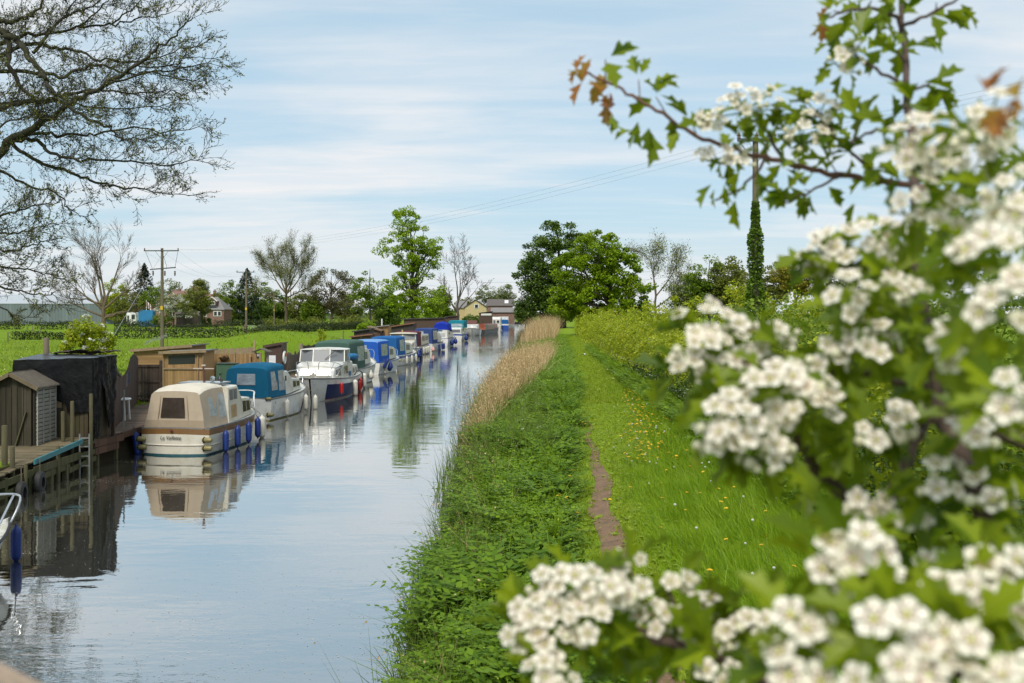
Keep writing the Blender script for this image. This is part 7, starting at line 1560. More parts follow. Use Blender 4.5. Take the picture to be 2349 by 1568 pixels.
put(dc_, 'dandelion_clock', 'white dandelion clock standing in the long meadow grass', spots(40, lambda y: pathx(y) + 2.1, 10, 30, lambda y: .95), 'dandelion clocks in the meadow', 'dandelion clock')
put(dc_, 'dandelion_clock', 'white dandelion clock among the yellow drift along the path', spots(28, lambda y: pathx(y) + np.interp(y, [22, 30, 44], [.85, 1.35, 1.75]), 22, 42, lambda y: .35), 'dandelion clocks in the drift', 'dandelion clock')
Y = U(42, 110, 420); X = pathx(Y) + 1.75 + RNG.normal(0, .28, 420); P = np.stack([X, Y, gz(X, Y) + U(.08, .25, 420)], -1); V, F = leaf_cloud(P, .10, .5); mesh_np('verge_flowers', V, F, LM('verge_flower', (.72, .52, .03), (.72, .70, .6), trans=.1, nscale=.5), kind='stuff')
Y = U(24, 90, 260); X = np.interp(Y, [14, 24, 45, 95], [5.3, 5.1, 5.6, 7.5]) + U(-.1, .8, 260); P = np.stack([X, Y, gz(X, Y) + U(.5, 1.0, 260)], -1); P = np.repeat(P, 6, 0) + RNG.normal(0, .05, (1560, 3)) * np.array([1, 1, .3]); V, F = leaf_cloud(P, .035, .4); mesh_np('cow_parsley_flowers', V, F, BLOS, kind='stuff')
Y = U(24, 60, 70); X = xr(Y) + U(1.2, 2.4, 70); P = np.stack([X, Y, gz(X, Y) + U(.45, .75, 70)], -1); P = np.repeat(P, 6, 0) + RNG.normal(0, .04, (420, 3)) * np.array([1, 1, .3]); V, F = leaf_cloud(P, .03, .4); mesh_np('bank_umbels', V, F, BLOS, kind='stuff')
# tufts standing in the shallow water, floating scraps
for i, (px, py, n, h) in enumerate(((1050, 1108, 16, .75), (968, 1392, 13, .6), (1095, 985, 18, 1.0), (1075, 1060, 12, .9))):
    c = onz(px, py); P = np.array([(c.x + rnd.gauss(0, .16), c.y + rnd.gauss(0, .25), -.1) for _ in range(n)]); t = thing('water_plant', ('clump of arching dark blades standing in the water, furthest from the bank', 'small clump of dark blades in the water nearest the bottom edge', 'tall thin green stems in the water by the dry reeds', 'thin stems in the water below the tall ones')[i], 'water plant', (c.x, c.y, 0)); o = blades('foliage', P - np.array([c.x, c.y, 0]), h * U(.6, 1.1, n), .022, .55, L_SEDGE, None, parent=t)
P = []
for px, py, w_, h_, n in ((985, 1225, 40, 7, 90), (965, 1312, 40, 6, 80), (1010, 1165, 30, 4, 30), (230, 1105, 110, 6, 160), (110, 1180, 120, 5, 60), (70, 1270, 60, 6, 60), (300, 1060, 50, 4, 40)):
    for _ in range(n): c = onz(px + rnd.gauss(0, .4) * w_, py + rnd.gauss(0, .5) * h_); P.append((c.x, c.y, .004))
for _ in range(900):
    c = onz(rnd.uniform(0, 1000), 1120 + 440 * rnd.random() ** 1.0)
    if c.x < xr(c.y) - .2: P.append((c.x, c.y, .004))
V, F = leaf_cloud(np.array(P), .020, .03); V[:, 2] = np.clip(V[:, 2], .003, .012); mesh_np('floating_scum', V, F, LM('floating_scrap', (.30, .25, .17), (.62, .56, .46), trans=0, nscale=.8), kind='stuff')
# taller scrub closing the view behind the hedge on the right
hedge('tall_hedge', 'tall dark field hedge behind the blossom at the right edge', [(8.8, 9), (9.0, 40)], 3.5, 1.1, L_MID, 520, .12, None, hvar=.12)
# ================= the blossoming hawthorn beside the camera =================
HW = thing('hawthorn_bush', 'blossoming hawthorn bush close by at the right, white flower clusters and lobed leaves', 'hawthorn', (1.25, .75, 1.0))
HO = Vector((1.25, .75, 1.0))
PET = LM('petal_white', (.87, .82, .69), (.94, .90, .79), trans=.30, rough=.55, nscale=20)
FCEN = M('flower_centre', (.42, .40, .10), .6, .3, 200); STAM = M('stamen_pink', (.42, .20, .16), .6, .4, 200); BUD = M('flower_bud', (.62, .60, .42), .5, .2, 90)
HLEAF = LM('hawthorn_leaf', (.060, .125, .004), (.270, .350, .012), trans=.48, rough=.38, nscale=9)
HYOUNG = LM('hawthorn_young_leaf', (.40, .12, .05), (.42, .30, .04), trans=.5, rough=.4, nscale=12)
HBARK = M('hawthorn_bark', (.085, .055, .042), .85, .35, 70, .4); HSHOOT = M('hawthorn_shoot', (.16, .075, .05), .7, .3, 60)
hr = random.Random(23)
def hp(px, py, d): return at(px, py, d) - HO
# flower template, facing +z, radius 1
FV, FF, FM = [], [], []
for i in range(5):
    a = 2 * PI * i / 5; b0 = len(FV); R2 = lambda r, o, z: (r * math.cos(a + o), r * math.sin(a + o), z)
    FV += [R2(.14, 0, .0), R2(.50, -.58, .05), R2(.86, -.50, .12), R2(1.02, 0, .13), R2(.86, .50, .14), R2(.50, .58, .07), R2(.62, 0, .03)]
    FF += [(b0, b0 + 1, b0 + 6, b0 + 5), (b0 + 1, b0 + 2, b0 + 3, b0 + 6), (b0 + 6, b0 + 3, b0 + 4, b0 + 5)]; FM += [0, 0, 0]
b0 = len(FV); FV += [(.2 * math.cos(2 * PI * k / 6), .2 * math.sin(2 * PI * k / 6), .10) for k in range(6)] + [(0, 0, .17), (0, 0, .17)]
FF += [(b0 + 6, b0, b0 + 1, b0 + 2), (b0 + 6, b0 + 2, b0 + 3, b0 + 4), (b0 + 6, b0 + 4, b0 + 5, b0)]; FM += [1, 1, 1]
for k in range(11):
    a = 2 * PI * k / 11; r = .36 + .14 * (k % 2); c = Vector((r * math.cos(a), r * math.sin(a), .27)); s = .06; b0 = len(FV)
    FV += [c + Vector((-s, -s, 0)), c + Vector((s, -s, .01)), c + Vector((s, s, 0)), c + Vector((-s, s, .01))]; FF.append((b0, b0 + 1, b0 + 2, b0 + 3)); FM.append(2)
FV = np.array([tuple(v) for v in FV]); FF = np.array(FF); FM = np.array(FM)
# lobed leaf template, base at origin, tip at +y, length 1
half = [(0, .0), (.16, .24), (.38, .50), (.15, .52), (.27, .80), (.12, .80), (.0, 1.0)]
LV, LF_ = [], []
def lz(x, y): return abs(x) * .45 - .35 * y * y
mids = [(0, 0), (0, .46), (0, 1.0)]
for s in (-1, 1):
    b0 = len(LV); pts = [(s * x, y) for x, y in half[1:6]]; LV += [(x, y, lz(x, y)) for x, y in mids] + [(x, y, lz(x, y) + (.03 if i in (1, 3) else 0)) for i, (x, y) in enumerate(pts)]
    # mids 0,1,2 ; pts 3 p1, 4 lobe, 5 notch, 6 lobe2, 7 notch2
    LF_ += [(b0, b0 + 3, b0 + 5, b0 + 1), (b0 + 3, b0 + 4, b0 + 5, b0 + 5), (b0 + 1, b0 + 5, b0 + 7, b0 + 2), (b0 + 5, b0 + 6, b0 + 7, b0 + 7)]
LV = np.array(LV)
LF_ = [tuple(f) for f in LF_]
def leaf_faces():
    out = []
    for f in LF_:
        out.append(f if f[2] != f[3] else None)
    return out
# keep quads only: split the lobes' triangles by a midpoint so every face has four corners
V2 = [tuple(v) for v in LV]; F2 = []
for f in LF_:
    if f[2] != f[3]: F2.append(f)
    else:
        a, b_, c = f[0], f[1], f[2]; m = tuple((np.array(V2[b_]) + np.array(V2[c])) / 2 + np.array([0, 0, .005])); V2.append(m); F2.append((a, b_, len(V2) - 1, c))
LV, LFq = np.array(V2), np.array(F2)
def frame_to(z, roll=0.0):
    z = Vector(z).normalized(); x = z.orthogonal().normalized(); y = z.cross(x); Mx = Matrix((x, y, z)).transposed(); return np.array(Mx @ Matrix.Rotation(roll, 3, 'Z'))
def frame_leaf(y, up):
    y = Vector(y).normalized(); up = Vector(up); x = y.cross(up)
    if x.length < 1e-4: x = y.orthogonal()
    x.normalize(); z = x.cross(y); return np.array(Matrix((x, y, z)).transposed())
leafP, leafR, leafS, youngP, youngR, youngS = [], [], [], [], [], []
def add_leaf(p, d, size, young=False):
    up = Vector((hr.uniform(-.5, .5), hr.uniform(-.9, .3), hr.uniform(.4, 1))); f = frame_leaf(d, up)
    (youngP if young else leafP).append(tuple(p)); (youngR if young else leafR).append(f); (youngS if young else leafS).append(size)
def rosette_leaves(p, axis, n, size, young=False):
    axis = Vector(axis).normalized()
    for i in range(n):
        r = Vector((hr.gauss(0, 1), hr.gauss(0, 1), hr.gauss(0, 1))).normalized(); d = (r + axis * .8).normalized(); add_leaf(Vector(p) + d * .006, d, size * hr.uniform(.65, 1.2), young)
def branch(pts, r0, r1, name='branch', mat=None, leaf_every=.045, nl=4, size=.026, young_from=2.0, jitter=.004, gap=.0):
    """pts [(px,py,d)]: a woody branch with leaf rosettes along it"""
    P = smoothpath([hp(*p) for p in pts], 6); k = MB(); n = len(P); P = [p + Vector((hr.uniform(-1, 1), hr.uniform(-1, 1), hr.uniform(-1, 1))) * jitter * .4 * (0 < i < n - 1) for i, p in enumerate(P)]
    k.tube(P, [lerp(r0, r1, i / (n - 1)) * (1.15 if i % 5 == 2 else 1) for i in range(n)], 7)
    acc = 0
    for i in range(1, n):
        seg = (P[i] - P[i - 1]).length; acc += seg
        if leaf_every and acc > leaf_every and i / n > gap:
            acc = 0; ax = Vector((hr.uniform(-1, 1), hr.uniform(-.8, .5), hr.uniform(-.2, 1))) + (P[i] - P[i - 1]).normalized() * .5
            e = P[i] + ax.normalized() * hr.uniform(.008, .025); k.tube([P[i], e], [r1 * .8, r1 * .5], 4); rosette_leaves(e, ax, nl, size, i / n > young_from)
    k.build(name, mat or HBARK, HW, smooth=60); return P
clusters = 0
def cluster(px, py, rx, ry, d, dens=1.0, fl=.0074, up=.75, leaves=8, buds=0, depth=.6, tilt=-.55, scatter_=0.0):
    """a corymb of flowers on a dome: rx, ry half sizes in the view at distance d"""
    c = hp(px, py, d); s = d / FPX; ax = Vector((hr.uniform(-.25, .25), tilt, up)).normalized(); a, b_ = rx * s, ry * s
    n = max(3, int(dens * 1.25 * a * b_ * 3.14 / (fl * fl * 3.14) * .62)); n = min(int(n * 4.2), 420); kept = []; P, Rr, S = [], [], []
    for i in range(n):
        q = math.sqrt(hr.random()); th = hr.uniform(0, 2 * PI); u, v = q * math.cos(th), q * math.sin(th)
        h = math.sqrt(max(0, 1 - q * q)); dep = -(h * depth) * min(a, b_) * (1 - scatter_) + hr.uniform(-.004, .004) + hr.uniform(-1, 1) * scatter_ * min(a, b_)
        p = c + Vector((u * a, dep, v * b_))
        if any((p - q_).length < fl * 1.10 for q_ in kept): continue
        kept.append(p); nr = (Vector((u * .8, -.55 * h - .3, v * .7 + .5)) + ax * .35 + Vector((hr.gauss(0, .28), hr.gauss(0, .28), hr.gauss(0, .28)))).normalized()
        P.append(tuple(p)); Rr.append(frame_to(nr, hr.uniform(0, 6))); S.append(fl * hr.uniform(.9, 1.15) * (1 if hr.random() > .12 else .7))
    V, F = scatter(FV, FF, np.array(P), np.array(Rr), np.array(S)); n = len(P); mi = np.tile(FM, n)
    # pedicels gather to a stalk behind the dome
    k = MB(); root = c + Vector((hr.uniform(-.1, .1) * a, .5 * min(a, b_) + .008, -.75 * b_))
    for p in P[::2]: p = Vector(p); k.tube([p, (p * .45 + root * .55) + Vector((0, .004, -.002)), root], [.0007, .0009, .0012], 3, cap=False)
    for i in range(buds):
        p = c + Vector((hr.uniform(-1, 1) * a * 1.15, hr.uniform(-.3, .3) * a, hr.uniform(-1.25, .3) * b_)); r = fl * hr.uniform(.32, .5)
        bm = MB(); bm.lathe([(r * .2, -r), (r * .8, -r * .6), (r, 0), (r * .75, r * .65), (r * .15, r)], p, 8); V3 = np.array(bm.v); F3 = np.array(bm.f); F = np.concatenate([F, F3 + len(V)]); V = np.concatenate([V, V3]); mi = np.concatenate([mi, np.full(len(F3), 3)])
        k.tube([p, p.lerp(root, .6), root], [.0007, .0009, .0012], 3, cap=False)
    F4 = np.array(k.f); F = np.concatenate([F, F4 + len(V)]); V = np.concatenate([V, np.array(k.v)]); mi = np.concatenate([mi, np.full(len(F4), 4)])
    mesh_np('blossom_cluster', V, F, [PET, FCEN, STAM, BUD, STEMG], HW, mi)
    for i in range(leaves):
        th = hr.uniform(0, 2 * PI); p = c + Vector((math.cos(th) * a * hr.uniform(.3, 1.05), hr.uniform(.0, .6) * min(a, b_) + .006, math.sin(th) * b_ * hr.uniform(.3, 1.0) - .25 * b_))
        add_leaf(p, Vector((math.cos(th), hr.uniform(-.4, .3), math.sin(th) * .8 + hr.uniform(-.5, .3))), .025 * hr.uniform(.65, 1.15))
    return root
# stem from the bank up beside the camera, then the branches
k = MB(); k.tube(smoothpath([(.0, .2, -.15), (.05, .1, 1.2), (-.05, .0, 2.3), (-.12, -.05, 3.0), (-.25, .0, 3.35)], 5), [.075 - .0022 * i for i in range(21)], 9); k.build('trunk', HBARK, HW, smooth=50)
TR = (2700, 1900, .62)
branch([(2600, 2300, .72), (2420, 1650, .62), (2290, 1250, .58), (2190, 1010, .60), (2150, 880, .64), (2110, 640, .72), (2090, 330, .86), (2076, 150, .95), (2062, -60, 1.02)], .008, .0022, leaf_every=.04, nl=4, gap=.35)
branch([(2700, 2000, .66), (2250, 1700, .62), (2010, 1215, .62), (1885, 1085, .62), (1800, 960, .60), (1730, 880, .60)], .007, .0018, leaf_every=.05, nl=3, size=.026)
branch([(2150, 1500, .66), (2035, 1220, .66), (2078, 1060, .68), (2125, 940, .70), (2050, 800, .72), (1960, 730, .74)], .005, .0015, leaf_every=.045, nl=4)
branch([(2500, 1120, .60), (2340, 1010, .60), (2220, 990, .61), (2130, 965, .62)], .006, .002, leaf_every=.05)
branch([(2320, 1290, .6), (2270, 1160, .6), (2205, 1025, .6)], .004, .0016, leaf_every=.05)
branch([(2450, 520, .80), (2180, 450, .92), (2040, 418, .97), (1900, 398, .99), (1790, 372, 1.0), (1690, 345, 1.0), (1600, 312, 1.0), (1520, 262, 1.0), (1440, 215, 1.0), (1372, 180, 1.0), (1335, 160, 1.0)], .0036, .0010, mat=HSHOOT, leaf_every=.034, nl=3, size=.028, young_from=.86)
branch([(1930, 400, .98), (1860, 440, .98), (1800, 465, .98)], .0016, .0009, leaf_every=.03, nl=3)
branch([(1760, 365, 1.0), (1700, 430, 1.0), (1640, 460, 1.0)], .0016, .0009, leaf_every=.035, nl=2)
branch([(2040, 418, .97), (1930, 330, .97), (1880, 260, .97)], .002, .001, leaf_every=.028, nl=4)
branch([(1800, 375, 1.0), (1760, 300, 1.0), (1720, 250, 1.0)], .002, .001, leaf_every=.022, nl=4)
branch([(2080, 200, .93), (2010, 160, .93), (1950, 120, .93)], .002, .001, leaf_every=.025, nl=4); branch([(2066, 40, .98), (1980, 20, .98), (1900, 40, .98)], .002, .001, leaf_every=.025, nl=4, young_from=.8); branch([(2070, 60, .98), (2160, 20, .98), (2230, -30, .98)], .002, .001, leaf_every=.03, nl=4); branch([(2088, 300, .88), (2010, 300, .9), (1950, 330, .92)], .002, .001, leaf_every=.028, nl=4)
branch([(2600, 2000, .60), (2100, 1720, .60), (1750, 1560, .62), (1560, 1490, .63), (1420, 1430, .64), (1330, 1390, .65)], .006, .0016, leaf_every=.04, nl=4, size=.029)
branch([(1600, 1500, .63), (1560, 1420, .64), (1530, 1360, .65)], .0018, .0009, leaf_every=.03, nl=3, size=.024); branch([(1720, 1550, .62), (1720, 1460, .63), (1760, 1400, .63)], .0018, .0009, leaf_every=.03, nl=3, size=.024)
branch([(2700, 1500, .45), (2400, 1560, .43), (2200, 1540, .42), (2050, 1500, .44)], .005, .002, leaf_every=.04, nl=3)
branch([(2150, 900, .64), (2000, 860, .64), (1850, 850, .64), (1700, 830, .65)], .003, .0012, leaf_every=.03, nl=4)
CL = [  # px, py, half w, half h, distance, density, buds, leaves
    (1718, 226, 82, 34, .97, .8, 6, 6), (1640, 268, 34, 26, .97, .6, 6, 4), (1895, 240, 54, 28, .96, .7, 6, 5), (1945, 128, 40, 34, .93, .7, 3, 5), (1855, 300, 50, 36, .97, .35, 8, 6), (1660, 352, 60, 26, .99, .3, 8, 5),
    (2120, 315, 95, 80, .62, 1.0, 3, 7), (2285, 265, 85, 70, .56, 1.0, 2, 6), (2240, 375, 80, 62, .58, 1.0, 2, 6), (2115, 445, 62, 58, .62, .9, 4, 8), (2190, 500, 46, 46, .6, .8, 3, 6), (2320, 440, 60, 70, .52, 1.0, 2, 6), (2255, 560, 48, 46, .47, .9, 2, 6), (2335, 610, 48, 60, .46, 1.0, 1, 5), (2310, 690, 82, 62, .46, .9, 2, 7),
    (1955, 570, 92, 58, .70, .9, 8, 10), (1880, 590, 46, 40, .72, .7, 5, 6), (2010, 540, 60, 40, .70, .7, 6, 8), (1955, 672, 52, 52, .60, 1.0, 2, 8), (2070, 650, 50, 36, .62, .2, 9, 10), (1990, 745, 70, 40, .66, .5, 4, 9),
    (1625, 770, 92, 72, .66, 1.0, 5, 10), (1590, 850, 60, 42, .66, .9, 5, 7), (1730, 775, 82, 50, .67, .9, 5, 9), (1700, 850, 66, 40, .66, .5, 7, 9), (1900, 800, 60, 46, .62, .9, 3, 8), (1990, 770, 78, 44, .61, 1.0, 3, 9), (2190, 785, 52, 50, .52, .9, 4, 8),
    (1790, 890, 120, 56, .57, 1.0, 3, 9), (1700, 955, 84, 64, .56, 1.0, 4, 9), (1850, 930, 70, 46, .57, 1.0, 3, 7), (1745, 1030, 62, 46, .57, .12, 12, 9), (1632, 1000, 34, 26, .57, .2, 5, 3),
    (1995, 1000, 34, 34, .58, .8, 4, 7), (2060, 965, 34, 44, .58, .4, 6, 8), (2335, 915, 42, 68, .44, 1.0, 1, 5), (2235, 985, 44, 34, .55, .2, 8, 9), (2165, 1095, 56, 42, .56, .7, 4, 6), (2280, 1120, 50, 34, .55, .7, 3, 6), (1990, 1150, 52, 36, .60, .8, 3, 5), (2090, 1180, 44, 26, .58, .8, 1, 4), (2140, 1290, 26, 20, .58, .5, 3, 3),
    (1900, 1290, 82, 62, .46, 1.0, 2, 8), (1990, 1255, 62, 48, .45, 1.0, 2, 6), (2020, 1330, 36, 30, .46, .9, 1, 4), (2290, 1290, 70, 44, .46, .9, 2, 6), (2220, 1350, 80, 40, .45, .7, 3, 6), (2320, 1395, 50, 36, .44, .9, 2, 5),
    (2110, 1440, 150, 66, .40, 1.0, 2, 10), (2250, 1480, 100, 80, .40, 1.0, 1, 8), (2060, 1540, 110, 60, .39, 1.0, 1, 6), (2200, 1580, 120, 50, .39, 1.0, 0, 4), (2330, 1560, 60, 60, .39, 1.0, 1, 4), (1850, 1440, 56, 40, .42, .8, 1, 6), (1840, 1530, 70, 50, .41, .7, 2, 8),
    (1330, 1345, 110, 60, .62, 1.0, 3, 9), (1430, 1340, 62, 44, .63, 1.0, 3, 7), (1240, 1400, 56, 40, .62, .9, 4, 6), (1200, 1450, 50, 42, .62, .9, 3, 5), (1345, 1420, 56, 40, .61, .8, 3, 8), (1280, 1470, 50, 40, .61, .9, 2, 6), (1270, 1535, 56, 44, .60, .9, 2, 6), (1445, 1280, 36, 14, .64, .8, 1, 2),
    (1555, 1330, 36, 24, .65, .12, 8, 5), (1600, 1390, 50, 30, .64, .15, 10, 8), (1680, 1440, 54, 34, .63, .3, 9, 8), (1750, 1420, 50, 34, .62, .25, 8, 7), (1620, 1470, 50, 26, .63, .4, 5, 7), (1500, 1420, 60, 34, .64, .25, 8, 9), (1660, 1540, 50, 26, .61, .4, 4, 8)]
for (px, py, rx, ry, d, dn, bd, lf) in CL: cluster(px, py, rx, ry, d, dn, buds=bd, leaves=lf, fl=.0072 if d > .5 else .0082)
# leaves that fill the bush between the clusters
for (px, py, rx, ry, d0, d1, n) in ((2190, 640, 170, 150, .62, .9, 95), (2200, 900, 170, 150, .6, .95, 105), (2050, 850, 160, 90, .64, .95, 70), (1900, 1060, 130, 100, .62, .85, 40), (2250, 420, 130, 150, .64, .85, 50), (2000, 650, 110, 90, .66, .85, 50), (2180, 1220, 190, 90, .58, .9, 50),
                             (1850, 870, 140, 60, .64, .8, 36), (1700, 900, 110, 90, .62, .74, 34), (1480, 1470, 220, 70, .62, .74, 60), (1750, 1500, 130, 70, .58, .74, 55), (1950, 1400, 170, 80, .48, .62, 42), (2150, 1400, 200, 120, .46, .60, 46), (1820, 310, 130, 70, .97, 1.03, 34), (1350, 1500, 160, 70, .62, .7, 34), (2300, 1150, 90, 200, .5, .7, 36), (1990, 60, 120, 70, .94, 1.02, 26)):
    for i in range(int(n * 1.05)):
        q = math.sqrt(hr.random()); th = hr.uniform(0, 2 * PI); d = hr.uniform(d0 * 1.06, d1 * 1.08); p = hp(px + rx * q * math.cos(th), py + ry * q * math.sin(th), d)
        add_leaf(p, (hr.gauss(0, 1), hr.gauss(0, .7), hr.gauss(-.1, .8)), .025 * hr.uniform(.6, 1.25))
for (px, py, d, dx, dz, sz, yg) in ((1500, 205, 1.0, .5, .7, .036, 0), (1518, 190, 1.0, .9, .1, .026, 0), (1392, 235, 1.0, -.1, -1, .034, 1), (1400, 262, 1.0, .15, -1, .030, 0), (1372, 200, 1.0, -.4, -.9, .030, 1), (1470, 285, 1.0, -.5, -.9, .038, 0), (1488, 300, 1.0, -.1, -1, .040, 0), (1450, 300, 1.0, -.9, -.3, .028, 0), (1545, 280, 1.0, .1, -1, .036, 0), (1560, 300, 1.0, -.6, -.5, .026, 0),
                                    (1640, 430, 1.0, -.5, -1, .034, 0), (1660, 425, .99, .2, -1, .026, 0), (1700, 390, .99, -.3, -1, .034, 0), (1735, 400, .99, .3, -1, .038, 0), (1800, 430, .98, -.3, -1, .036, 0), (1830, 440, .98, .2, -1, .034, 0), (1858, 455, .98, -.2, -1, .030, 0), (1905, 430, .98, .6, -.8, .034, 0), (1935, 50, .97, -.6, -.8, .040, 0), (1960, 30, .97, .1, -1, .042, 0), (1925, 85, .97, -.2, -1, .034, 0), (2010, 30, .97, .4, -1, .040, 0), (2130, 40, .97, .6, -.7, .044, 0), (2165, 30, .97, 1, -.2, .040, 0), (2200, 10, .97, .8, -.7, .042, 0), (2110, 90, .96, .8, -.2, .036, 0), (2120, 190, .94, .9, -.1, .040, 0), (2150, 215, .93, .9, -.4, .036, 0), (2030, 120, .95, -.7, -.5, .036, 0), (2020, 215, .94, -.9, -.5, .042, 0), (1990, 250, .94, -.5, -.9, .036, 0), (2050, 270, .92, -.6, -.8, .036, 0), (1985, 330, .95, -.6, .2, .036, 0), (2000, 370, .96, -.3, -.8, .034, 0), (1965, 470, .97, -.5, -1, .032, 0)):
    for _ in range(2): add_leaf(hp(px + hr.uniform(-8, 8), py + hr.uniform(-8, 8), d + hr.uniform(-.01, .02)), (dx + hr.gauss(0, .2), hr.gauss(0, .25), dz + hr.gauss(0, .2)), sz * hr.uniform(.55, .85), bool(yg))
for (px, py, d) in ((1322, 160, 1.0), (1335, 190, 1.0), (1380, 215, 1.0), (1400, 250, 1.0), (1880, 52, .98), (2262, 210, .52), (2335, 225, .50), (2300, 250, .52)):
    for _ in range(3): add_leaf(hp(px, py, d), (hr.uniform(-.6, .3), hr.uniform(-.3, .3), hr.uniform(-1, .9)), .021 * hr.uniform(.7, 1.2) * (1 if d > .8 else .8), True)
V, F = scatter(LV, LFq, np.array(leafP), np.array(leafR), np.array(leafS)); mesh_np('foliage', V, F, HLEAF, HW)
V, F = scatter(LV, LFq, np.array(youngP), np.array(youngR), np.array(youngS)); mesh_np('young_leaves', V, F, HYOUNG, HW)
# ================= the alder leaning in from the left edge =================
YA = 33.0; AB = Vector((xa(-330, YA), YA, .8)); AO = AB
AT = thing('alder_tree', 'large alder with mossy bare branches and tiny new leaves reaching in from the left edge', 'tree', AB)
ar = random.Random(5)
c2 = lambda x, y: (x * .3568, y * .3568)
ABARK = M('alder_bark', (.038, .034, .022), .95, .35, 6, .5, stretch=(1, 1, .4), dirt=(.065, .075, .018), dirt_amt=.65, dirt_scale=1.6)
LB = LM('alder_bud_leaf', (.11, .125, .03), (.24, .26, .07), trans=.35, nscale=.8)
mb = MB(); buds = []
tr = smoothpath([(0, 0, -.4), (.1, .1, 3), (.35, 0, 6), (.3, .2, 9), (.0, .1, 13), (.2, 0, 17)], 5); mb.tube(tr, [.42 - .014 * i for i in range(len(tr))], 10)
def twig(p, d, Ln, r, depth):
    n = 4; pts = [p]; rad = [r]; d = d.normalized(); kids = []
    for i in range(n):
        d = (d + Vector((ar.gauss(0, .18), ar.gauss(0, .18), ar.gauss(.03, .17)))).normalized(); pts.append(pts[-1] + d * (Ln / n)); rad.append(max(.006, r * (1 - .7 * (i + 1) / n)))
        if depth < 2:
            for _ in range(2 if depth == 0 or i > 1 else 1):
                if ar.random() < (.9 if depth == 0 else .62): kids.append((pts[-1], d.copy(), rad[-1]))
    mb.tube(pts, rad, 3, cap=False)
    if depth >= 1:
        for q in pts[2:]:
            if ar.random() < .42: buds.append(q + Vector((ar.gauss(0, .03), ar.gauss(0, .03), ar.gauss(0, .03))))
    for q, dd, rr in kids:
        a = Vector((ar.gauss(0, 1), ar.gauss(0, 1), ar.gauss(.1, 1))); a = (a - dd * a.dot(dd)).normalized(); g = ar.uniform(.35, .85)
        twig(q, dd * math.cos(g) + a * math.sin(g), Ln * ar.uniform(.38, .6), max(rr * .7, .006), depth + 1)
def limb_px(pts, r0, r1, dy0, dy1, start_z=None, tw=.28, L0=1.08, first=.1, upb=.15):
    n = len(pts); P = [at(*c2(x, y), YA + lerp(dy0, dy1, i / (n - 1)) + ar.uniform(-.15, .15)) - AO for i, (x, y) in enumerate(pts)]
    if start_z is not None: P = [Vector((.2, .1, start_z))] + P
    P = smoothpath(P, 5); m = len(P); P = [p + Vector((ar.gauss(0, .035), ar.gauss(0, .05), ar.gauss(0, .035))) for p in P]
    mb.tube(P, [lerp(r0 * 1.2, r1 * 1.15, (i / (m - 1)) ** .8) for i in range(m)], 7, cap=False); acc = 0; m0 = int(m * first)
    for i in range(max(1, m0), m):
        d = (P[i] - P[i - 1]); L = d.length; d = d.normalized(); acc += L; t = i / m
        while acc > tw:
            acc -= tw; a = Vector((ar.gauss(.25, .6), ar.gauss(0, .9), ar.gauss(upb, 1))); a = (a - d * a.dot(d)).normalized(); g = ar.uniform(.45, 1.0)
            twig(P[i].lerp(P[i - 1], ar.random()), d * math.cos(g) + a * math.sin(g), L0 * ar.uniform(.5, 1.15) * lerp(1.05, .75, t), .013, 0)
    twig(P[-1], P[-1] - P[-2], L0 * .6, .010, 1)
limb_px([(-300, 1150), (0, 985), (60, 895), (220, 835), (420, 680), (620, 580), (850, 440), (1000, 330), (1130, 220), (1230, 110)], .16, .012, 0, -2, 4.6)
limb_px([(75, 890), (240, 860), (400, 872), (620, 855), (860, 830), (1080, 850), (1270, 820)], .06, .010, 0, 1)
limb_px([(75, 910), (240, 905), (330, 990), (520, 1030), (800, 1040), (1080, 1060), (1290, 1030)], .07, .010, 0, -1.5)
limb_px([(75, 925), (200, 1020), (450, 1110), (620, 1170), (760, 1200), (900, 1215), (1050, 1245), (1240, 1250)], .06, .010, 0, 1.5, upb=.35)
limb_px([(-200, 1060), (0, 1110), (180, 1195), (300, 1220), (400, 1265), (450, 1350), (560, 1400)], .05, .009, .5, 2, L0=.8, tw=.4)
limb_px([(-250, 260), (0, 150), (70, 150), (140, 120), (220, 90), (300, -30), (420, -160)], .10, .02, -1, 0, 9)
limb_px([(-200, 60), (0, 190), (100, 260), (180, 345), (270, 480), (310, 535), (400, 640), (560, 760), (700, 820), (760, 880), (900, 900), (1060, 960)], .12, .010, -1, -2, 10)
limb_px([(-250, 420), (0, 280), (130, 240), (290, 220), (500, 180), (700, 160), (900, 120), (1100, 90)], .09, .011, .5, 1.5, 8)
limb_px([(-250, 480), (0, 370), (150, 290), (330, 300), (450, 320), (640, 380), (880, 400), (1120, 330), (1300, 300)], .09, .010, 1, 0, 7.6)
limb_px([(60, 260), (80, 450), (150, 580), (230, 660), (260, 760)], .08, .025, -1, -1.5, L0=.7)
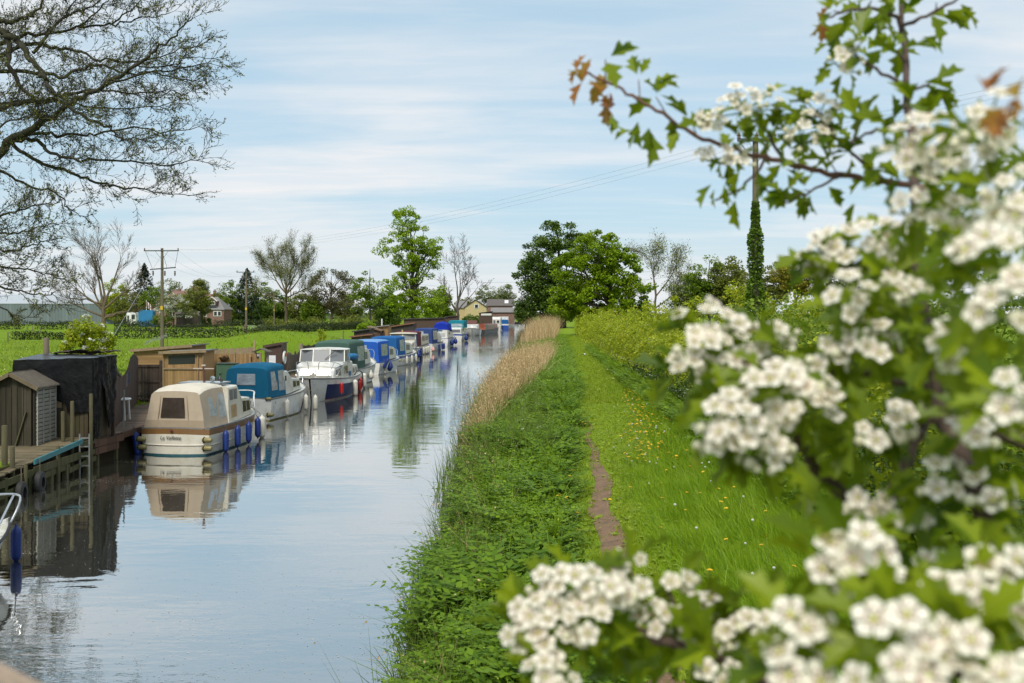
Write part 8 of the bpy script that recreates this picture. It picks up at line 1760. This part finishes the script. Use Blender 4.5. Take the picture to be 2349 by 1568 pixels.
limb_px([(-250, 520), (0, 460), (270, 470), (420, 490), (620, 420), (800, 470), (1000, 470), (1200, 520), (1330, 525)], .08, .010, -.5, 1, 6.5)
limb_px([(-250, 760), (0, 700), (150, 660), (330, 640), (430, 600), (640, 570), (900, 480), (1150, 440), (1350, 400)], .10, .010, .5, -1, 5.8)
limb_px([(-250, 700), (0, 670), (300, 650), (600, 690), (900, 700), (1150, 640)], .06, .010, 1, 2, 6)
limb_px([(-250, 1420), (0, 1390), (150, 1350), (300, 1310), (390, 1310)], .05, .010, 0, -1, 3.8, L0=.9, tw=.22)
limb_px([(-250, 1480), (0, 1500), (150, 1490), (300, 1450), (380, 1440)], .05, .010, 1, 0, 3.6, L0=.9, tw=.22)
limb_px([(-250, 1560), (-40, 1610), (120, 1600), (260, 1560), (330, 1540)], .05, .010, -1, 0, 3.4, L0=.85, tw=.2)
limb_px([(-250, 1650), (0, 1720), (160, 1730), (300, 1760), (370, 1790)], .05, .010, 0, 1, 3.2, L0=.9, tw=.2)
limb_px([(-250, 1780), (0, 1850), (140, 1880), (290, 1900), (350, 1880)], .05, .010, .5, -.5, 3.0, L0=.9, tw=.2)
limb_px([(-200, 1950), (0, 1980), (120, 2030), (260, 2040)], .04, .009, .5, 0, 2.6, L0=.6, tw=.3)
limb_px([(200, 330), (420, 110), (560, 60), (700, -60)], .05, .012, 0, .5); limb_px([(290, 220), (420, 90), (520, -40)], .04, .012, .5, 0); limb_px([(700, 160), (850, 60), (960, -60)], .03, .010, 1, 1.5); limb_px([(500, 180), (640, 60), (760, -70)], .03, .010, 1, .5)
limb_px([(900, 430), (1050, 430), (1200, 370), (1380, 380)], .022, .008, -1.5, -1, L0=.8); limb_px([(640, 575), (900, 600), (1100, 590), (1210, 640)], .03, .009, 0, -1, L0=.9); limb_px([(-100, 900), (150, 760), (350, 760), (560, 720)], .04, .010, -1, -2, 5.4)
mb.build('trunk', ABARK, AT, smooth='all')
V, F = leaf_cloud(np.array([tuple(b_) for b_ in buds]), .06, 1.2); mesh_np('crown', V, F, LB, AT)
print('alder faces', len(mb.f), 'buds', len(buds))
